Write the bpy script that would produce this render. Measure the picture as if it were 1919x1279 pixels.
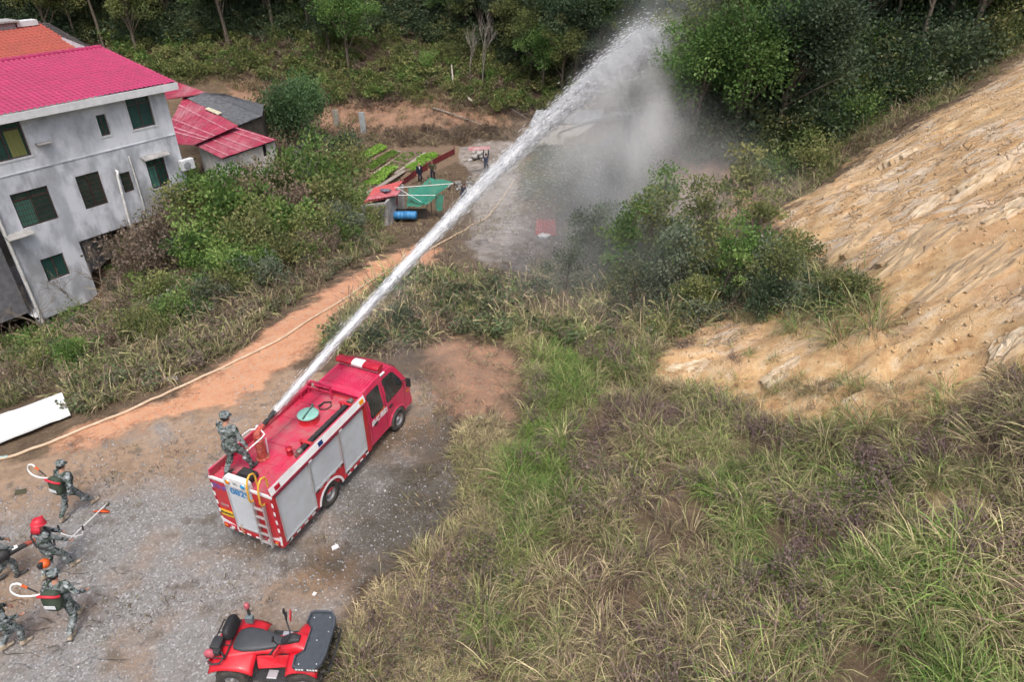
# Fire-service drill in a rural yard, seen from the air.
import bpy, bmesh, math, random
import numpy as np
from mathutils import Vector, Matrix, Euler

for o in list(bpy.data.objects):
    bpy.data.objects.remove(o)
random.seed(7)
RNG = np.random.default_rng(7)
SC = bpy.context.scene
COL = SC.collection

# ------------------------------------------------------------------ camera
IMG_W, FOC, PITCH, CAM_H = 1919.0, 1270.4, math.radians(32.26), 13.2
cam_d = bpy.data.cameras.new('camera')
cam_d.sensor_width = 36.0
cam_d.lens = 36.0 * FOC / IMG_W
cam_d.clip_start, cam_d.clip_end = 0.1, 1500.0
cam = bpy.data.objects.new('camera', cam_d)
cam.location = (0, 0, CAM_H)
cam.rotation_euler = (math.pi / 2 - PITCH, 0, 0)
COL.objects.link(cam)
SC.camera = cam

# ------------------------------------------------------------------ sky, sun, exposure (bright overcast)
SUN_EL, SUN_AZ = math.radians(64), math.radians(172)     # azimuth clockwise from +Y
world = bpy.data.worlds.new('World')
SC.world = world
world.use_nodes = True
wn = world.node_tree.nodes
wl = world.node_tree.links
wn.clear()
w_out = wn.new('ShaderNodeOutputWorld')
w_bg = wn.new('ShaderNodeBackground')
w_sky = wn.new('ShaderNodeTexSky')
w_sky.sky_type = 'NISHITA'
w_sky.sun_disc = False
w_sky.sun_elevation = SUN_EL
w_sky.sun_rotation = SUN_AZ
w_sky.altitude = 0
w_sky.air_density = 1.0
w_sky.dust_density = 6.0
w_sky.ozone_density = 1.0
w_bg.inputs['Strength'].default_value = 0.15
w_hsv = wn.new('ShaderNodeHueSaturation')            # cloud cover greys the blue of the sky
w_hsv.inputs['Saturation'].default_value = 0.8
wl.new(w_sky.outputs[0], w_hsv.inputs['Color'])
wl.new(w_hsv.outputs[0], w_bg.inputs['Color'])
wl.new(w_bg.outputs[0], w_out.inputs['Surface'])
sun_d = bpy.data.lights.new('sun', 'SUN')
sun_d.energy = 1.5
sun_d.angle = math.radians(16)
sun_d.color = (1.0, 0.98, 0.95)
sun = bpy.data.objects.new('sun', sun_d)
COL.objects.link(sun)
sdir = Vector((math.sin(SUN_AZ) * math.cos(SUN_EL), math.cos(SUN_AZ) * math.cos(SUN_EL), math.sin(SUN_EL)))
sun.rotation_euler = sdir.to_track_quat('Z', 'Y').to_euler()
sun.location = sdir * 60
SC.view_settings.view_transform = 'Standard'
SC.view_settings.look = 'None'
SC.view_settings.gamma = 1.0
SC.view_settings.use_curve_mapping = False
SC.view_settings.exposure = 0.38
SC.render.engine = 'CYCLES'
cy = SC.cycles
cy.use_denoising = True
cy.denoising_prefilter = 'FAST'
cy.use_adaptive_sampling = True
cy.adaptive_threshold = 0.04
cy.max_bounces = 8
cy.diffuse_bounces = 2
cy.glossy_bounces = 2
cy.transmission_bounces = 2
cy.transparent_max_bounces = 8
cy.volume_bounces = 4
cy.volume_step_rate = 1.6
cy.volume_max_steps = 48
cy.caustics_reflective = False
cy.caustics_refractive = False

# ------------------------------------------------------------------ pixel <-> place helpers (for measuring the photograph)
_c, _s = math.cos(PITCH), math.sin(PITCH)
def ray(u, v):
    x = (u - 959.5) / FOC; y = (639.5 - v) / FOC
    return np.array([x, _c + y * _s, -_s + y * _c])
def at(u, v, z):
    r = ray(u, v); t = (z - CAM_H) / r[2]
    return Vector((r[0] * t, r[1] * t, z))
def atY(u, v, Y):
    r = ray(u, v); t = Y / r[1]
    return Vector((r[0] * t, Y, CAM_H + r[2] * t))
def project(P):
    P = np.asarray(P, float)
    X, Y, Z = P[..., 0], P[..., 1], P[..., 2] - CAM_H
    d = Y * _c - Z * _s; w = Y * _s + Z * _c
    d = np.where(d < .2, .2, d)
    return 959.5 + FOC * X / d, 639.5 - FOC * w / d
def inpoly(u, v, poly):
    u = np.asarray(u, float); v = np.asarray(v, float)
    res = np.zeros(u.shape, bool)
    n = len(poly)
    for i in range(n):
        x1, y1 = poly[i]; x2, y2 = poly[(i + 1) % n]
        if y1 == y2: continue
        cnd = ((y1 > v) != (y2 > v)) & (u < (x2 - x1) * (v - y1) / (y2 - y1) + x1)
        res ^= cnd
    return res

# ------------------------------------------------------------------ noise in numpy
def _hash(ix, iy, seed):
    h = (ix.astype(np.int64) * 374761393 + iy.astype(np.int64) * 668265263 + seed * 1442695041) & 0xFFFFFFFF
    h = ((h ^ (h >> 13)) * 1274126177) & 0xFFFFFFFF
    h = h ^ (h >> 16)
    return (h & 0xFFFFFF) / float(0xFFFFFF)
def vnoise(x, y, seed=0):
    x = np.asarray(x, float); y = np.asarray(y, float)
    ix, iy = np.floor(x), np.floor(y)
    fx, fy = x - ix, y - iy
    fx = fx * fx * (3 - 2 * fx); fy = fy * fy * (3 - 2 * fy)
    a = _hash(ix, iy, seed); b = _hash(ix + 1, iy, seed); c = _hash(ix, iy + 1, seed); d = _hash(ix + 1, iy + 1, seed)
    return (a * (1 - fx) + b * fx) * (1 - fy) + (c * (1 - fx) + d * fx) * fy
def fbm(x, y, seed=0, oct=4):
    t = 0; a = .5; s = 0
    for k in range(oct):
        t = t + a * vnoise(x * 2 ** k + 13.7 * k, y * 2 ** k - 7.1 * k, seed + k); s += a; a *= .5
    return t / s          # 0..1

# ------------------------------------------------------------------ materials
MATS = {}
def nodes(name):
    m = bpy.data.materials.new(name); m.use_nodes = True
    nt = m.node_tree
    b = nt.nodes['Principled BSDF']
    return m, nt, b
def rgba(c): return (c[0], c[1], c[2], 1.0)
def mat(name, col, col2=None, scale=6.0, rough=.6, metal=0.0, bump=0.0, bscale=40.0, spec=.4, coat=0.0, detail=4, lo=.35, hi=.65, dirt=None, dscale=1.3, damt=.5, dlo=.45, dhi=.75, emit=None, estr=0.0, alpha=None, stretch=None):
    if name in MATS: return MATS[name]
    m, nt, b = nodes(name); N = nt.nodes; L = nt.links
    b.inputs['Base Color'].default_value = rgba(col)
    b.inputs['Roughness'].default_value = rough
    b.inputs['Metallic'].default_value = metal
    b.inputs['Specular IOR Level'].default_value = spec
    b.inputs['Coat Weight'].default_value = coat
    tc = N.new('ShaderNodeTexCoord')
    src = tc.outputs['Object']
    if stretch:
        mp = N.new('ShaderNodeMapping'); mp.inputs['Scale'].default_value = stretch
        L.new(src, mp.inputs[0]); src = mp.outputs[0]
    cur = None
    if col2 is not None:
        n = N.new('ShaderNodeTexNoise'); n.inputs['Scale'].default_value = scale; n.inputs['Detail'].default_value = detail
        L.new(src, n.inputs['Vector'])
        r = N.new('ShaderNodeMapRange'); r.inputs['From Min'].default_value = lo; r.inputs['From Max'].default_value = hi
        L.new(n.outputs['Fac'], r.inputs['Value'])
        mx = N.new('ShaderNodeMix'); mx.data_type = 'RGBA'
        mx.inputs['A'].default_value = rgba(col); mx.inputs['B'].default_value = rgba(col2)
        L.new(r.outputs[0], mx.inputs['Factor']); cur = mx.outputs['Result']
    if dirt is not None:
        n = N.new('ShaderNodeTexNoise'); n.inputs['Scale'].default_value = dscale; n.inputs['Detail'].default_value = 8; n.inputs['Roughness'].default_value = .7
        L.new(src, n.inputs['Vector'])
        r = N.new('ShaderNodeMapRange'); r.inputs['From Min'].default_value = dlo; r.inputs['From Max'].default_value = dhi; r.inputs['To Max'].default_value = damt
        L.new(n.outputs['Fac'], r.inputs['Value'])
        mx = N.new('ShaderNodeMix'); mx.data_type = 'RGBA'
        if cur is None: mx.inputs['A'].default_value = rgba(col)
        else: L.new(cur, mx.inputs['A'])
        mx.inputs['B'].default_value = rgba(dirt)
        L.new(r.outputs[0], mx.inputs['Factor']); cur = mx.outputs['Result']
        ra = N.new('ShaderNodeMapRange'); ra.inputs['To Min'].default_value = rough; ra.inputs['To Max'].default_value = min(1, rough + .35)
        L.new(n.outputs['Fac'], ra.inputs['Value']); L.new(ra.outputs[0], b.inputs['Roughness'])
    if cur is not None: L.new(cur, b.inputs['Base Color'])
    if bump:
        n = N.new('ShaderNodeTexNoise'); n.inputs['Scale'].default_value = bscale; n.inputs['Detail'].default_value = 5
        L.new(src, n.inputs['Vector'])
        bp = N.new('ShaderNodeBump'); bp.inputs['Strength'].default_value = bump; bp.inputs['Distance'].default_value = .02
        L.new(n.outputs['Fac'], bp.inputs['Height']); L.new(bp.outputs[0], b.inputs['Normal'])
    if emit is not None:
        b.inputs['Emission Color'].default_value = rgba(emit); b.inputs['Emission Strength'].default_value = estr
    if alpha is not None: b.inputs['Alpha'].default_value = alpha
    MATS[name] = m
    return m

# ------------------------------------------------------------------ mesh builder
class MB:
    def __init__(s):
        s.v = []; s.f = []; s.m = []; s.sm = []
        s.M = None
    def add(s, vs, fs, mi=0, smooth=False):
        k = len(s.v)
        if s.M is not None: vs = [s.M @ Vector(p) for p in vs]
        s.v += [tuple(p) for p in vs]
        s.f += [tuple(i + k for i in f) for f in fs]
        s.m += [mi] * len(fs); s.sm += [smooth] * len(fs)
    def box(s, a, b, mi=0):
        x0, y0, z0 = a; x1, y1, z1 = b
        x0, x1 = min(x0, x1), max(x0, x1); y0, y1 = min(y0, y1), max(y0, y1); z0, z1 = min(z0, z1), max(z0, z1)
        s.add([(x0, y0, z0), (x1, y0, z0), (x1, y1, z0), (x0, y1, z0), (x0, y0, z1), (x1, y0, z1), (x1, y1, z1), (x0, y1, z1)],
              [(0, 3, 2, 1), (4, 5, 6, 7), (0, 1, 5, 4), (1, 2, 6, 5), (2, 3, 7, 6), (3, 0, 4, 7)], mi)
    def cbox(s, c, size, mi=0):
        s.box([c[i] - size[i] / 2 for i in range(3)], [c[i] + size[i] / 2 for i in range(3)], mi)
    def bar(s, p, q, w, h=None, mi=0, up=(0, 0, 1)):
        h = h or w
        p = Vector(p); q = Vector(q); d = (q - p).normalized(); u = Vector(up)
        if abs(d.dot(u)) > .98: u = Vector((1, 0, 0))
        r = d.cross(u).normalized(); u = r.cross(d)
        vs = []
        for e in (p, q):
            for a, b in ((-1, -1), (1, -1), (1, 1), (-1, 1)): vs.append(e + r * (a * w / 2) + u * (b * h / 2))
        s.add(vs, [(0, 1, 2, 3), (7, 6, 5, 4), (0, 4, 5, 1), (1, 5, 6, 2), (2, 6, 7, 3), (3, 7, 4, 0)], mi)
    def tube(s, pts, r, n=8, mi=0, cap=True, smooth=True):
        pts = [Vector(p) for p in pts]
        rs = r if isinstance(r, (list, tuple)) else [r] * len(pts)
        t0 = (pts[1] - pts[0]).normalized()
        up = Vector((0, 0, 1)) if abs(t0.z) < .9 else Vector((1, 0, 0))
        vs = []; side = t0.cross(up).normalized()
        for i, p in enumerate(pts):
            t = (pts[min(i + 1, len(pts) - 1)] - pts[max(i - 1, 0)]).normalized()
            side = side - t * side.dot(t)
            if side.length < 1e-6: side = t.orthogonal()
            side.normalize()
            o = t.cross(side)
            for k in range(n):
                a = 2 * math.pi * k / n
                vs.append(p + (side * math.cos(a) + o * math.sin(a)) * rs[i])
        fs = []
        for i in range(len(pts) - 1):
            for k in range(n):
                k2 = (k + 1) % n
                fs.append((i * n + k, i * n + k2, (i + 1) * n + k2, (i + 1) * n + k))
        s.add(vs, fs, mi, smooth)
        if cap:
            m = len(pts) - 1
            s.add(vs[:n], [tuple(range(n - 1, -1, -1))], mi); s.add(vs[m * n:], [tuple(range(n))], mi)
    def cyl(s, p, q, r, n=16, mi=0, r2=None, smooth=True):
        s.tube([p, q], [r, r if r2 is None else r2], n, mi, True, smooth)
    def lathe(s, prof, c, axis, n=24, mi=0, smooth=True):
        # prof: (radius, offset along axis)
        ax = Vector(axis).normalized(); a = ax.orthogonal().normalized(); b = ax.cross(a); c = Vector(c)
        vs = []; fs = []
        for r, h in prof:
            for k in range(n):
                t = 2 * math.pi * k / n
                vs.append(c + ax * h + (a * math.cos(t) + b * math.sin(t)) * r)
        for i in range(len(prof) - 1):
            for k in range(n):
                k2 = (k + 1) % n
                fs.append((i * n + k, i * n + k2, (i + 1) * n + k2, (i + 1) * n + k))
        s.add(vs, fs, mi, smooth)
    def ball(s, c, r, nu=14, nv=9, mi=0, fn=None):
        rx, ry, rz = (r, r, r) if not isinstance(r, (list, tuple)) else r
        vs = []; fs = []
        for j in range(nv + 1):
            ph = math.pi * j / nv
            for i in range(nu):
                t = 2 * math.pi * i / nu
                d = Vector((math.sin(ph) * math.cos(t), math.sin(ph) * math.sin(t), math.cos(ph)))
                k = fn(d) if fn else 1
                vs.append((c[0] + d.x * rx * k, c[1] + d.y * ry * k, c[2] + d.z * rz * k))
        for j in range(nv):
            for i in range(nu):
                i2 = (i + 1) % nu
                fs.append((j * nu + i, (j + 1) * nu + i, (j + 1) * nu + i2, j * nu + i2))
        s.add(vs, fs, mi, True)
    def prism(s, poly, d, mi=0, smooth=False):
        # poly: list of 3d points (planar), d: extrusion vector
        n = len(poly); d = Vector(d)
        vs = [Vector(p) for p in poly] + [Vector(p) + d for p in poly]
        fs = [tuple(range(n - 1, -1, -1)), tuple(range(n, 2 * n))]
        s.add(vs, fs, mi)
        s.add(vs, [(i, (i + 1) % n, n + (i + 1) % n, n + i) for i in range(n)], mi, smooth)
    def quad(s, a, b, c, d, mi=0):
        s.add([a, b, c, d], [(0, 1, 2, 3)], mi)
    def mesh(s, name, mats):
        me = bpy.data.meshes.new(name)
        me.from_pydata(s.v, [], s.f)
        for m in (mats if isinstance(mats, (list, tuple)) else [mats]): me.materials.append(m)
        me.polygons.foreach_set('material_index', s.m)
        me.polygons.foreach_set('use_smooth', s.sm)
        me.update()
        return me
    def build(s, name, mats, parent=None, bevel=0, seg=2, label=None):
        me = s.mesh(name, mats)
        o = bpy.data.objects.new(name, me); COL.objects.link(o)
        if parent is not None: o.parent = parent
        if bevel:
            bm = bmesh.new(); bm.from_mesh(me); bmesh.ops.remove_doubles(bm, verts=bm.verts, dist=1e-5); bmesh.ops.recalc_face_normals(bm, faces=bm.faces); bm.to_mesh(me); bm.free()
            md = o.modifiers.new('bevel', 'BEVEL'); md.width = bevel; md.segments = seg; md.limit_method = 'ANGLE'; md.angle_limit = math.radians(40)
        if label: o['label'] = label
        return o
def obj_from(name, me, parent=None):
    o = bpy.data.objects.new(name, me); COL.objects.link(o)
    if parent is not None: o.parent = parent
    return o
def empty(name, loc=(0, 0, 0), rz=0.0):
    o = bpy.data.objects.new(name, None); COL.objects.link(o)
    o.location = loc; o.rotation_euler = (0, 0, rz); o.empty_display_size = .2
    return o
def tag(o, label=None, cat=None, group=None, kind=None):
    if label: o['label'] = label
    if cat: o['category'] = cat
    if group: o['group'] = group
    if kind: o['kind'] = kind
    return o
def copy_tree(o, parent=None):
    c = o.copy(); COL.objects.link(c); c.parent = parent
    for ch in o.children: copy_tree(ch, c)
    return c
def text_mesh(body, size, name='lettering', bold=0.0):
    cu = bpy.data.curves.new(name, 'FONT'); cu.body = body; cu.size = size; cu.extrude = .002; cu.align_x = 'CENTER'; cu.align_y = 'CENTER'; cu.offset = bold
    cu.resolution_u = 3
    ob = bpy.data.objects.new(name, cu); COL.objects.link(ob)
    dg = bpy.context.evaluated_depsgraph_get()
    me = bpy.data.meshes.new_from_object(ob.evaluated_get(dg))
    bpy.data.objects.remove(ob); bpy.data.curves.remove(cu)
    return me
# ================================================================== TERRAIN
_cp = []
def cp(u, v, z): p = at(u, v, z); _cp.append((p.x, p.y, z))
def cw(x, y, z): _cp.append((x, y, z))
for u, v in ((0, 1279), (0, 1000), (0, 880), (250, 1279), (250, 1000), (250, 820), (500, 1279), (650, 1279), (650, 1100), (500, 1020), (750, 950), (800, 800), (700, 700), (500, 740), (380, 790), (900, 900), (600, 880), (860, 1150)): cp(u, v, 0)
for x, y in ((-20, 0), (-10, 0), (0, 0), (-18, 8), (-3, 3)): cw(x, y, 0)
for a in ((560, 640, -.1), (620, 580, -.4), (680, 530, -.9), (740, 490, -1.5), (900, 640, -.2), (1000, 720, -.1), (1000, 850, .05), (1100, 700, -.2), (1100, 600, -.9),
          (900, 470, -2.5), (1000, 480, -2.3), (1000, 560, -1.3), (850, 420, -3.8), (785, 345, -6.0), (700, 330, -6.2), (680, 290, -6.3), (850, 285, -6.2), (940, 330, -5.0), (1000, 400, -3.6), (1100, 420, -3.0), (1150, 500, -1.8),
          (1230, 400, -3.4), (1100, 300, -4.6), (1050, 250, -5.2), (1000, 1000, .1), (1000, 1279, .25), (1300, 1279, .9), (1600, 1279, 1.5), (1919, 1279, 2.3), (1300, 1000, .7), (1600, 1000, 1.7), (1919, 1000, 3.1),
          (1300, 850, .5), (1480, 800, 1.3), (1700, 800, 2.7), (1919, 800, 4.0), (1250, 690, .1), (1380, 640, .7), (1640, 560, 2.9), (1900, 650, 4.6), (1900, 500, 5.2), (1900, 400, 5.5), (1919, 250, 5.9), (1919, 140, 6.1), (1750, 225, 4.0), (1750, 400, 3.7), (1600, 318, 2.3), (1600, 450, 2.3), (1450, 410, .7), (1450, 520, .9), (1300, 520, -1.0), (1250, 600, -.4)): cp(*a)
for a in ((16, 40, -.8), (23, 43, 2.0), (31, 46, 5.5), (44, 44, 9), (40, 25, 9), (36, 8, 7.5), (20, 0, 3.5), (60, 20, 12), (60, 60, 16), (11.5, 45, .4), (14, 50, 1.5), (22, 56, 5.5), (34, 64, 11), (14, 64, 2.5), (9, 52, -3.6), (8, 60, -4.6), (7, 70, -4.8), (13, 74, -1),
          (-17, 72, -6.4), (-5, 72, -6.2), (2, 73, -5.8), (-30, 76, -4.6), (-17, 77, -3.9), (-5, 77, -3.7), (4, 78, -3), (-30, 88, 1.8), (-10, 88, 1.8), (8, 86, 2), (22, 84, 7), (-30, 110, 13), (0, 110, 13), (40, 100, 18), (-60, 110, 13), (-30, 150, 30), (20, 150, 32), (80, 120, 32), (-90, 150, 28), (-55, 80, -2), (-90, 100, 6), (-80, 60, -4), (-60, 40, -5), (-45, 60, -5), (-60, 10, -5), (-30, 60, -5.4), (-22, 50, -5.2), (-14, 46, -4.0), (-12, 52, -5.2)): cw(*a)
# house side embankment: falls from the road edge to the foot of the house
for a in ((450, 640, -.25), (300, 735, -.1), (150, 790, -.1), (0, 800, -.2), (420, 570, -1.2), (250, 660, -1.6), (60, 740, -1.4), (560, 520, -1.6), (640, 470, -2.1), (400, 500, -1.7), (470, 450, -2.0), (560, 420, -2.8), (620, 400, -3.6), (100, 660, -3.9), (0, 680, -4.0), (180, 600, -4.0)): cp(*a)
for a in ((-18.6, 32.8, -1.3), (-17.2, 34.6, -1.0), (-16.2, 36.6, -1.2), (-19.4, 31.4, -1.9), (-14.6, 38.5, -2.0), (-13, 41.5, -3.0), (-21.9, 27.6, -4.3), (-20.6, 29.2, -3.4)): cw(*a)
for a in ((-30, 20, -4.4), (-28, 30, -4.6), (-24, 40, -4.6), (-40, 25, -4.8)): cw(*a)
for a in ((-120, -20, -4), (0, -20, 0), (60, -20, 9), (140, 20, 25), (140, 140, 50), (-140, 60, 0), (-140, 170, 34), (0, 190, 45), (140, 190, 60)): cw(*a)
_cp = np.array(_cp)

def _tps(P, lam=.02):
    n = len(P); d = np.hypot(P[:, None, 0] - P[None, :, 0], P[:, None, 1] - P[None, :, 1])
    K = np.where(d > 0, d * d * np.log(d + 1e-12), 0) + lam * n * np.eye(n)
    A = np.zeros((n + 3, n + 3)); A[:n, :n] = K; A[:n, n] = 1; A[:n, n + 1:] = P[:, :2]; A[n, :n] = 1; A[n + 1:, :n] = P[:, :2].T
    b = np.zeros(n + 3); b[:n] = P[:, 2]
    return np.linalg.solve(A, b)
_w = _tps(_cp)
def base_h(x, y):
    x = np.asarray(x, float); y = np.asarray(y, float)
    sh = x.shape; x = x.ravel(); y = y.ravel(); out = np.empty(x.size)
    n = len(_cp)
    for i in range(0, x.size, 20000):
        xx, yy = x[i:i + 20000], y[i:i + 20000]
        d2 = (xx[:, None] - _cp[None, :, 0]) ** 2 + (yy[:, None] - _cp[None, :, 1]) ** 2
        out[i:i + 20000] = (.5 * d2 * np.log(d2 + 1e-12)) @ _w[:n] + _w[n] + _w[n + 1] * xx + _w[n + 2] * yy
    return out.reshape(sh)

# zones of the ground, measured on the photograph
Z_YARD = [(-500, 1700), (-500, 905), (0, 872), (200, 815), (420, 735), (560, 690), (640, 740), (790, 700), (830, 790), (870, 880), (800, 1010), (715, 1075), (650, 1140), (640, 1230), (640, 1700)]
Z_ROAD = [(60, 838), (200, 790), (320, 742), (430, 676), (505, 620), (590, 562), (690, 497), (765, 462), (835, 470), (785, 518), (700, 570), (632, 618), (580, 655), (560, 690), (470, 735), (330, 785), (200, 822), (100, 850)]
Z_RED = [(790, 650), (850, 622), (950, 640), (975, 720), (955, 790), (860, 800), (800, 760), (775, 700)]
Z_ROCK = [(1440, 420), (1520, 368), (1600, 308), (1700, 245), (1800, 190), (1919, 120), (2500, -200), (2500, 700), (1960, 705), (1900, 690), (1780, 765), (1640, 790), (1480, 815), (1420, 770), (1330, 740), (1225, 705), (1240, 655), (1330, 610), (1470, 575), (1600, 590), (1660, 560), (1590, 500), (1500, 470)]
Z_SOIL2 = [(1725, 880), (1800, 860), (1850, 930), (1845, 1000), (1770, 1010), (1740, 960)]
Z_PALE = [(850, 275), (900, 262), (960, 268), (985, 300), (960, 360), (990, 420), (1030, 450), (1010, 500), (960, 520), (900, 500), (880, 450), (895, 350)]
Z_BANK = [(1200, 460), (1240, 400), (1275, 270), (1420, 290), (1460, 330), (1420, 400), (1330, 440)]
Z_CUT = [(600, 205), (640, 190), (720, 195), (800, 195), (900, 205), (950, 215), (960, 240), (880, 235), (800, 245), (690, 245), (600, 250)]
Z_CUT2 = [(420, 150), (500, 150), (540, 170), (560, 215), (500, 215), (440, 185)]
Z_GARDEN = [(640, 275), (860, 262), (860, 300), (770, 345), (700, 380), (640, 350)]
Z_MUD = [(690, 1090), (630, 1010), (700, 900), (770, 830), (800, 720), (850, 790), (960, 860), (890, 980), (800, 1040)]
Z_HILLSOIL = [(720, 110), (800, 130), (850, 190), (820, 205), (740, 180)]

_ax = np.concatenate([np.arange(-160, -34, 4.0), np.arange(-34, -14, .5), np.arange(-14, 24, .22), np.arange(24, 40, .5), np.arange(40, 164, 4.0)])
_ay = np.concatenate([np.arange(-30, 1, 2.0), np.arange(1, 46, .24), np.arange(46, 95, .6), np.arange(95, 200, 4.0)])
GX, GY = np.meshgrid(_ax, _ay)
GZ = base_h(GX, GY)
def soft(poly, x, y, z, warp=14, seed=0):
    u, v = project(np.stack([x, y, z], -1))
    k = np.clip(22.0 / np.hypot(x, y), .4, 1.6)
    u = u + (fbm(x * .8, y * .8, seed + 50, 3) - .5) * warp * 4 * k
    v = v + (fbm(x * .8, y * .8, seed + 90, 3) - .5) * warp * 3 * k
    front = y > 2
    acc = 0
    for du, dv in ((0, 0), (1, 0), (-1, 0), (0, 1), (0, -1), (.6, .6), (-.6, .6), (.6, -.6), (-.6, -.6)):
        acc = acc + (inpoly(u + du * k * warp * 1.6, v + dv * k * warp * 1.3, poly) & front)
    return acc / 9.0
ZONES = {}
for nm, pl, wp in (('yard', Z_YARD, 14), ('road', Z_ROAD, 14), ('red', Z_RED, 18), ('rock', Z_ROCK, 20), ('pale', Z_PALE, 14), ('bank', Z_BANK, 10), ('cut', Z_CUT, 5), ('cut2', Z_CUT2, 6), ('soil2', Z_SOIL2, 10), ('hillsoil', Z_HILLSOIL, 10), ('garden', Z_GARDEN, 2), ('mud', Z_MUD, 24)):
    ZONES[nm] = soft(pl, GX, GY, GZ, wp, hash(nm) % 7 if False else len(nm))
# relief: rough ground off the yard, bedding ledges and gullies on the cut rock slope
flat = np.clip(ZONES['yard'] + ZONES['road'] + ZONES['garden'], 0, 1)
near = (np.hypot(GX, GY - 25) < 70)
rough = (fbm(GX * .35, GY * .35, 3, 4) - .5) * .5 + (fbm(GX * 1.4, GY * 1.4, 5, 3) - .5) * .16
GZ = GZ + rough * (1 - flat) * np.where(near, 1, .6) + flat * (fbm(GX * .9, GY * .9, 8, 4) - .5) * .07
bed = GY * .62 - GX * .20                                    # bedding ribs run down the slope
w1 = bed * 1.1 + (fbm(GX * .30, GY * .30, 21, 5) - .5) * 2.6
saw = w1 - np.floor(w1)
ledge = np.where(saw < .85, saw / .85, (1 - saw) / .15)
w2 = bed * 3.3 + (fbm(GX * .6, GY * .6, 23, 4) - .5) * 3.6
saw2 = w2 - np.floor(w2); ledge2 = np.where(saw2 < .8, saw2 / .8, (1 - saw2) / .2)
patch = np.clip((fbm(GX * .22 + 4, GY * .22, 27, 3) - .40 + np.clip((GY - 18) * .02 + (GX - 13) * .014, -.2, .12)) * 5, 0, 1)
gul = np.abs(fbm(GX * .5 - GY * .35, GX * .12 + GY * .18, 31, 4) - .5)
GZ = GZ + ZONES['rock'] * (patch * (ledge * .20 * fbm(GX * .5, GY * .5, 29, 2) * 1.6 + ledge2 * .12 * fbm(GX * .9, GY * .9, 30, 2)) + ledge * .05 - np.clip(.05 - gul, 0, .05) * 1.2 + (fbm(GX * .9, GY * .9, 33, 4) - .5) * .14)
GZ = GZ + ZONES['rock'] * ((fbm(GX * 2.0, GY * 2.0, 43, 3) - .5) * .05 - np.clip(.05 - np.abs(fbm(GX * .22 + 9, GY * .6, 45, 4) - .5), 0, .05) * 7)
GZ = GZ + (ZONES['bank'] + ZONES['cut']) * (fbm(GX * 1.2, GY * 1.2, 37, 3) - .5) * .5

def hz(x, y):
    x = np.asarray(x, float); y = np.asarray(y, float)
    i = np.clip(np.searchsorted(_ax, x) - 1, 0, len(_ax) - 2); j = np.clip(np.searchsorted(_ay, y) - 1, 0, len(_ay) - 2)
    fx = np.clip((x - _ax[i]) / (_ax[i + 1] - _ax[i]), 0, 1); fy = np.clip((y - _ay[j]) / (_ay[j + 1] - _ay[j]), 0, 1)
    return (GZ[j, i] * (1 - fx) + GZ[j, i + 1] * fx) * (1 - fy) + (GZ[j + 1, i] * (1 - fx) + GZ[j + 1, i + 1] * fx) * fy
def zone(nm, x, y):
    Zm = ZONES[nm]
    i = np.clip(np.searchsorted(_ax, x), 0, len(_ax) - 1); j = np.clip(np.searchsorted(_ay, y), 0, len(_ay) - 1)
    return Zm[j, i]
_tt = np.concatenate([np.arange(3, 60, .06), np.arange(60, 220, .25)])
def ground(u, v):
    r = ray(u, v)
    P = r[None, :] * _tt[:, None]; P[:, 2] += CAM_H
    below = P[:, 2] < hz(P[:, 0], P[:, 1])
    k = int(np.argmax(below)) if below.any() else len(_tt) - 1
    return Vector((P[k, 0], P[k, 1], float(hz(P[k, 0], P[k, 1]))))

# wet ground round the truck, where the spray comes down
WET = np.zeros_like(GX)
for (u, v, ru, rv, a) in ((760, 960, 140, 120, 1.2), (830, 850, 100, 90, 1.0), (470, 1010, 110, 50, .9), (640, 1060, 140, 70, .8), (720, 830, 70, 50, .9), (640, 740, 60, 40, .5), (800, 700, 60, 50, .6), (960, 500, 90, 60, .6)):
    uu, vv = project(np.stack([GX, GY, GZ], -1))
    WET = np.maximum(WET, a * np.exp(-(((uu - u) / ru) ** 2 + ((vv - v) / rv) ** 2)) * (GY > 3))
WET *= np.clip(.35 + 1.3 * fbm(GX * 1.1, GY * 1.1, 61, 4), 0, 1.2)

ny, nx = GX.shape
me = bpy.data.meshes.new('ground')
verts = np.stack([GX, GY, GZ], -1).reshape(-1, 3)
idx = np.arange(ny * nx).reshape(ny, nx)
quads = np.stack([idx[:-1, :-1], idx[:-1, 1:], idx[1:, 1:], idx[1:, :-1]], -1).reshape(-1, 4)
me.from_pydata(verts.tolist(), [], quads.tolist())
me.polygons.foreach_set('use_smooth', [True] * len(me.polygons))
def fattr(me, nm, arr):
    a = me.attributes.new(nm, 'FLOAT', 'POINT'); a.data.foreach_set('value', np.asarray(arr, np.float32).ravel())
fattr(me, 'yard', ZONES['yard']); fattr(me, 'road', ZONES['road']); fattr(me, 'rock', ZONES['rock'])
fattr(me, 'red', np.maximum.reduce([ZONES['red'], ZONES['bank'] * .8, ZONES['cut'], ZONES['cut2'], ZONES['hillsoil'] * .6]))
_uu, _vv = project(np.stack([GX, GY, GZ], -1))
fattr(me, 'earthy', np.clip(1.15 - (_vv - (860 - .22 * np.clip(_uu, 0, 600))) / 130.0, 0, 1) * (GY > 3))
fattr(me, 'tan', np.clip(ZONES['soil2'], 0, 1)); fattr(me, 'pale', ZONES['pale']); fattr(me, 'wet', WET); fattr(me, 'garden', ZONES['garden'])
fattr(me, 'patch', patch); fattr(me, 'mud', ZONES['mud'])
fattr(me, 'ledge', np.clip(patch * (ledge * .7 + ledge2 * .3), 0, 1))

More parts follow.
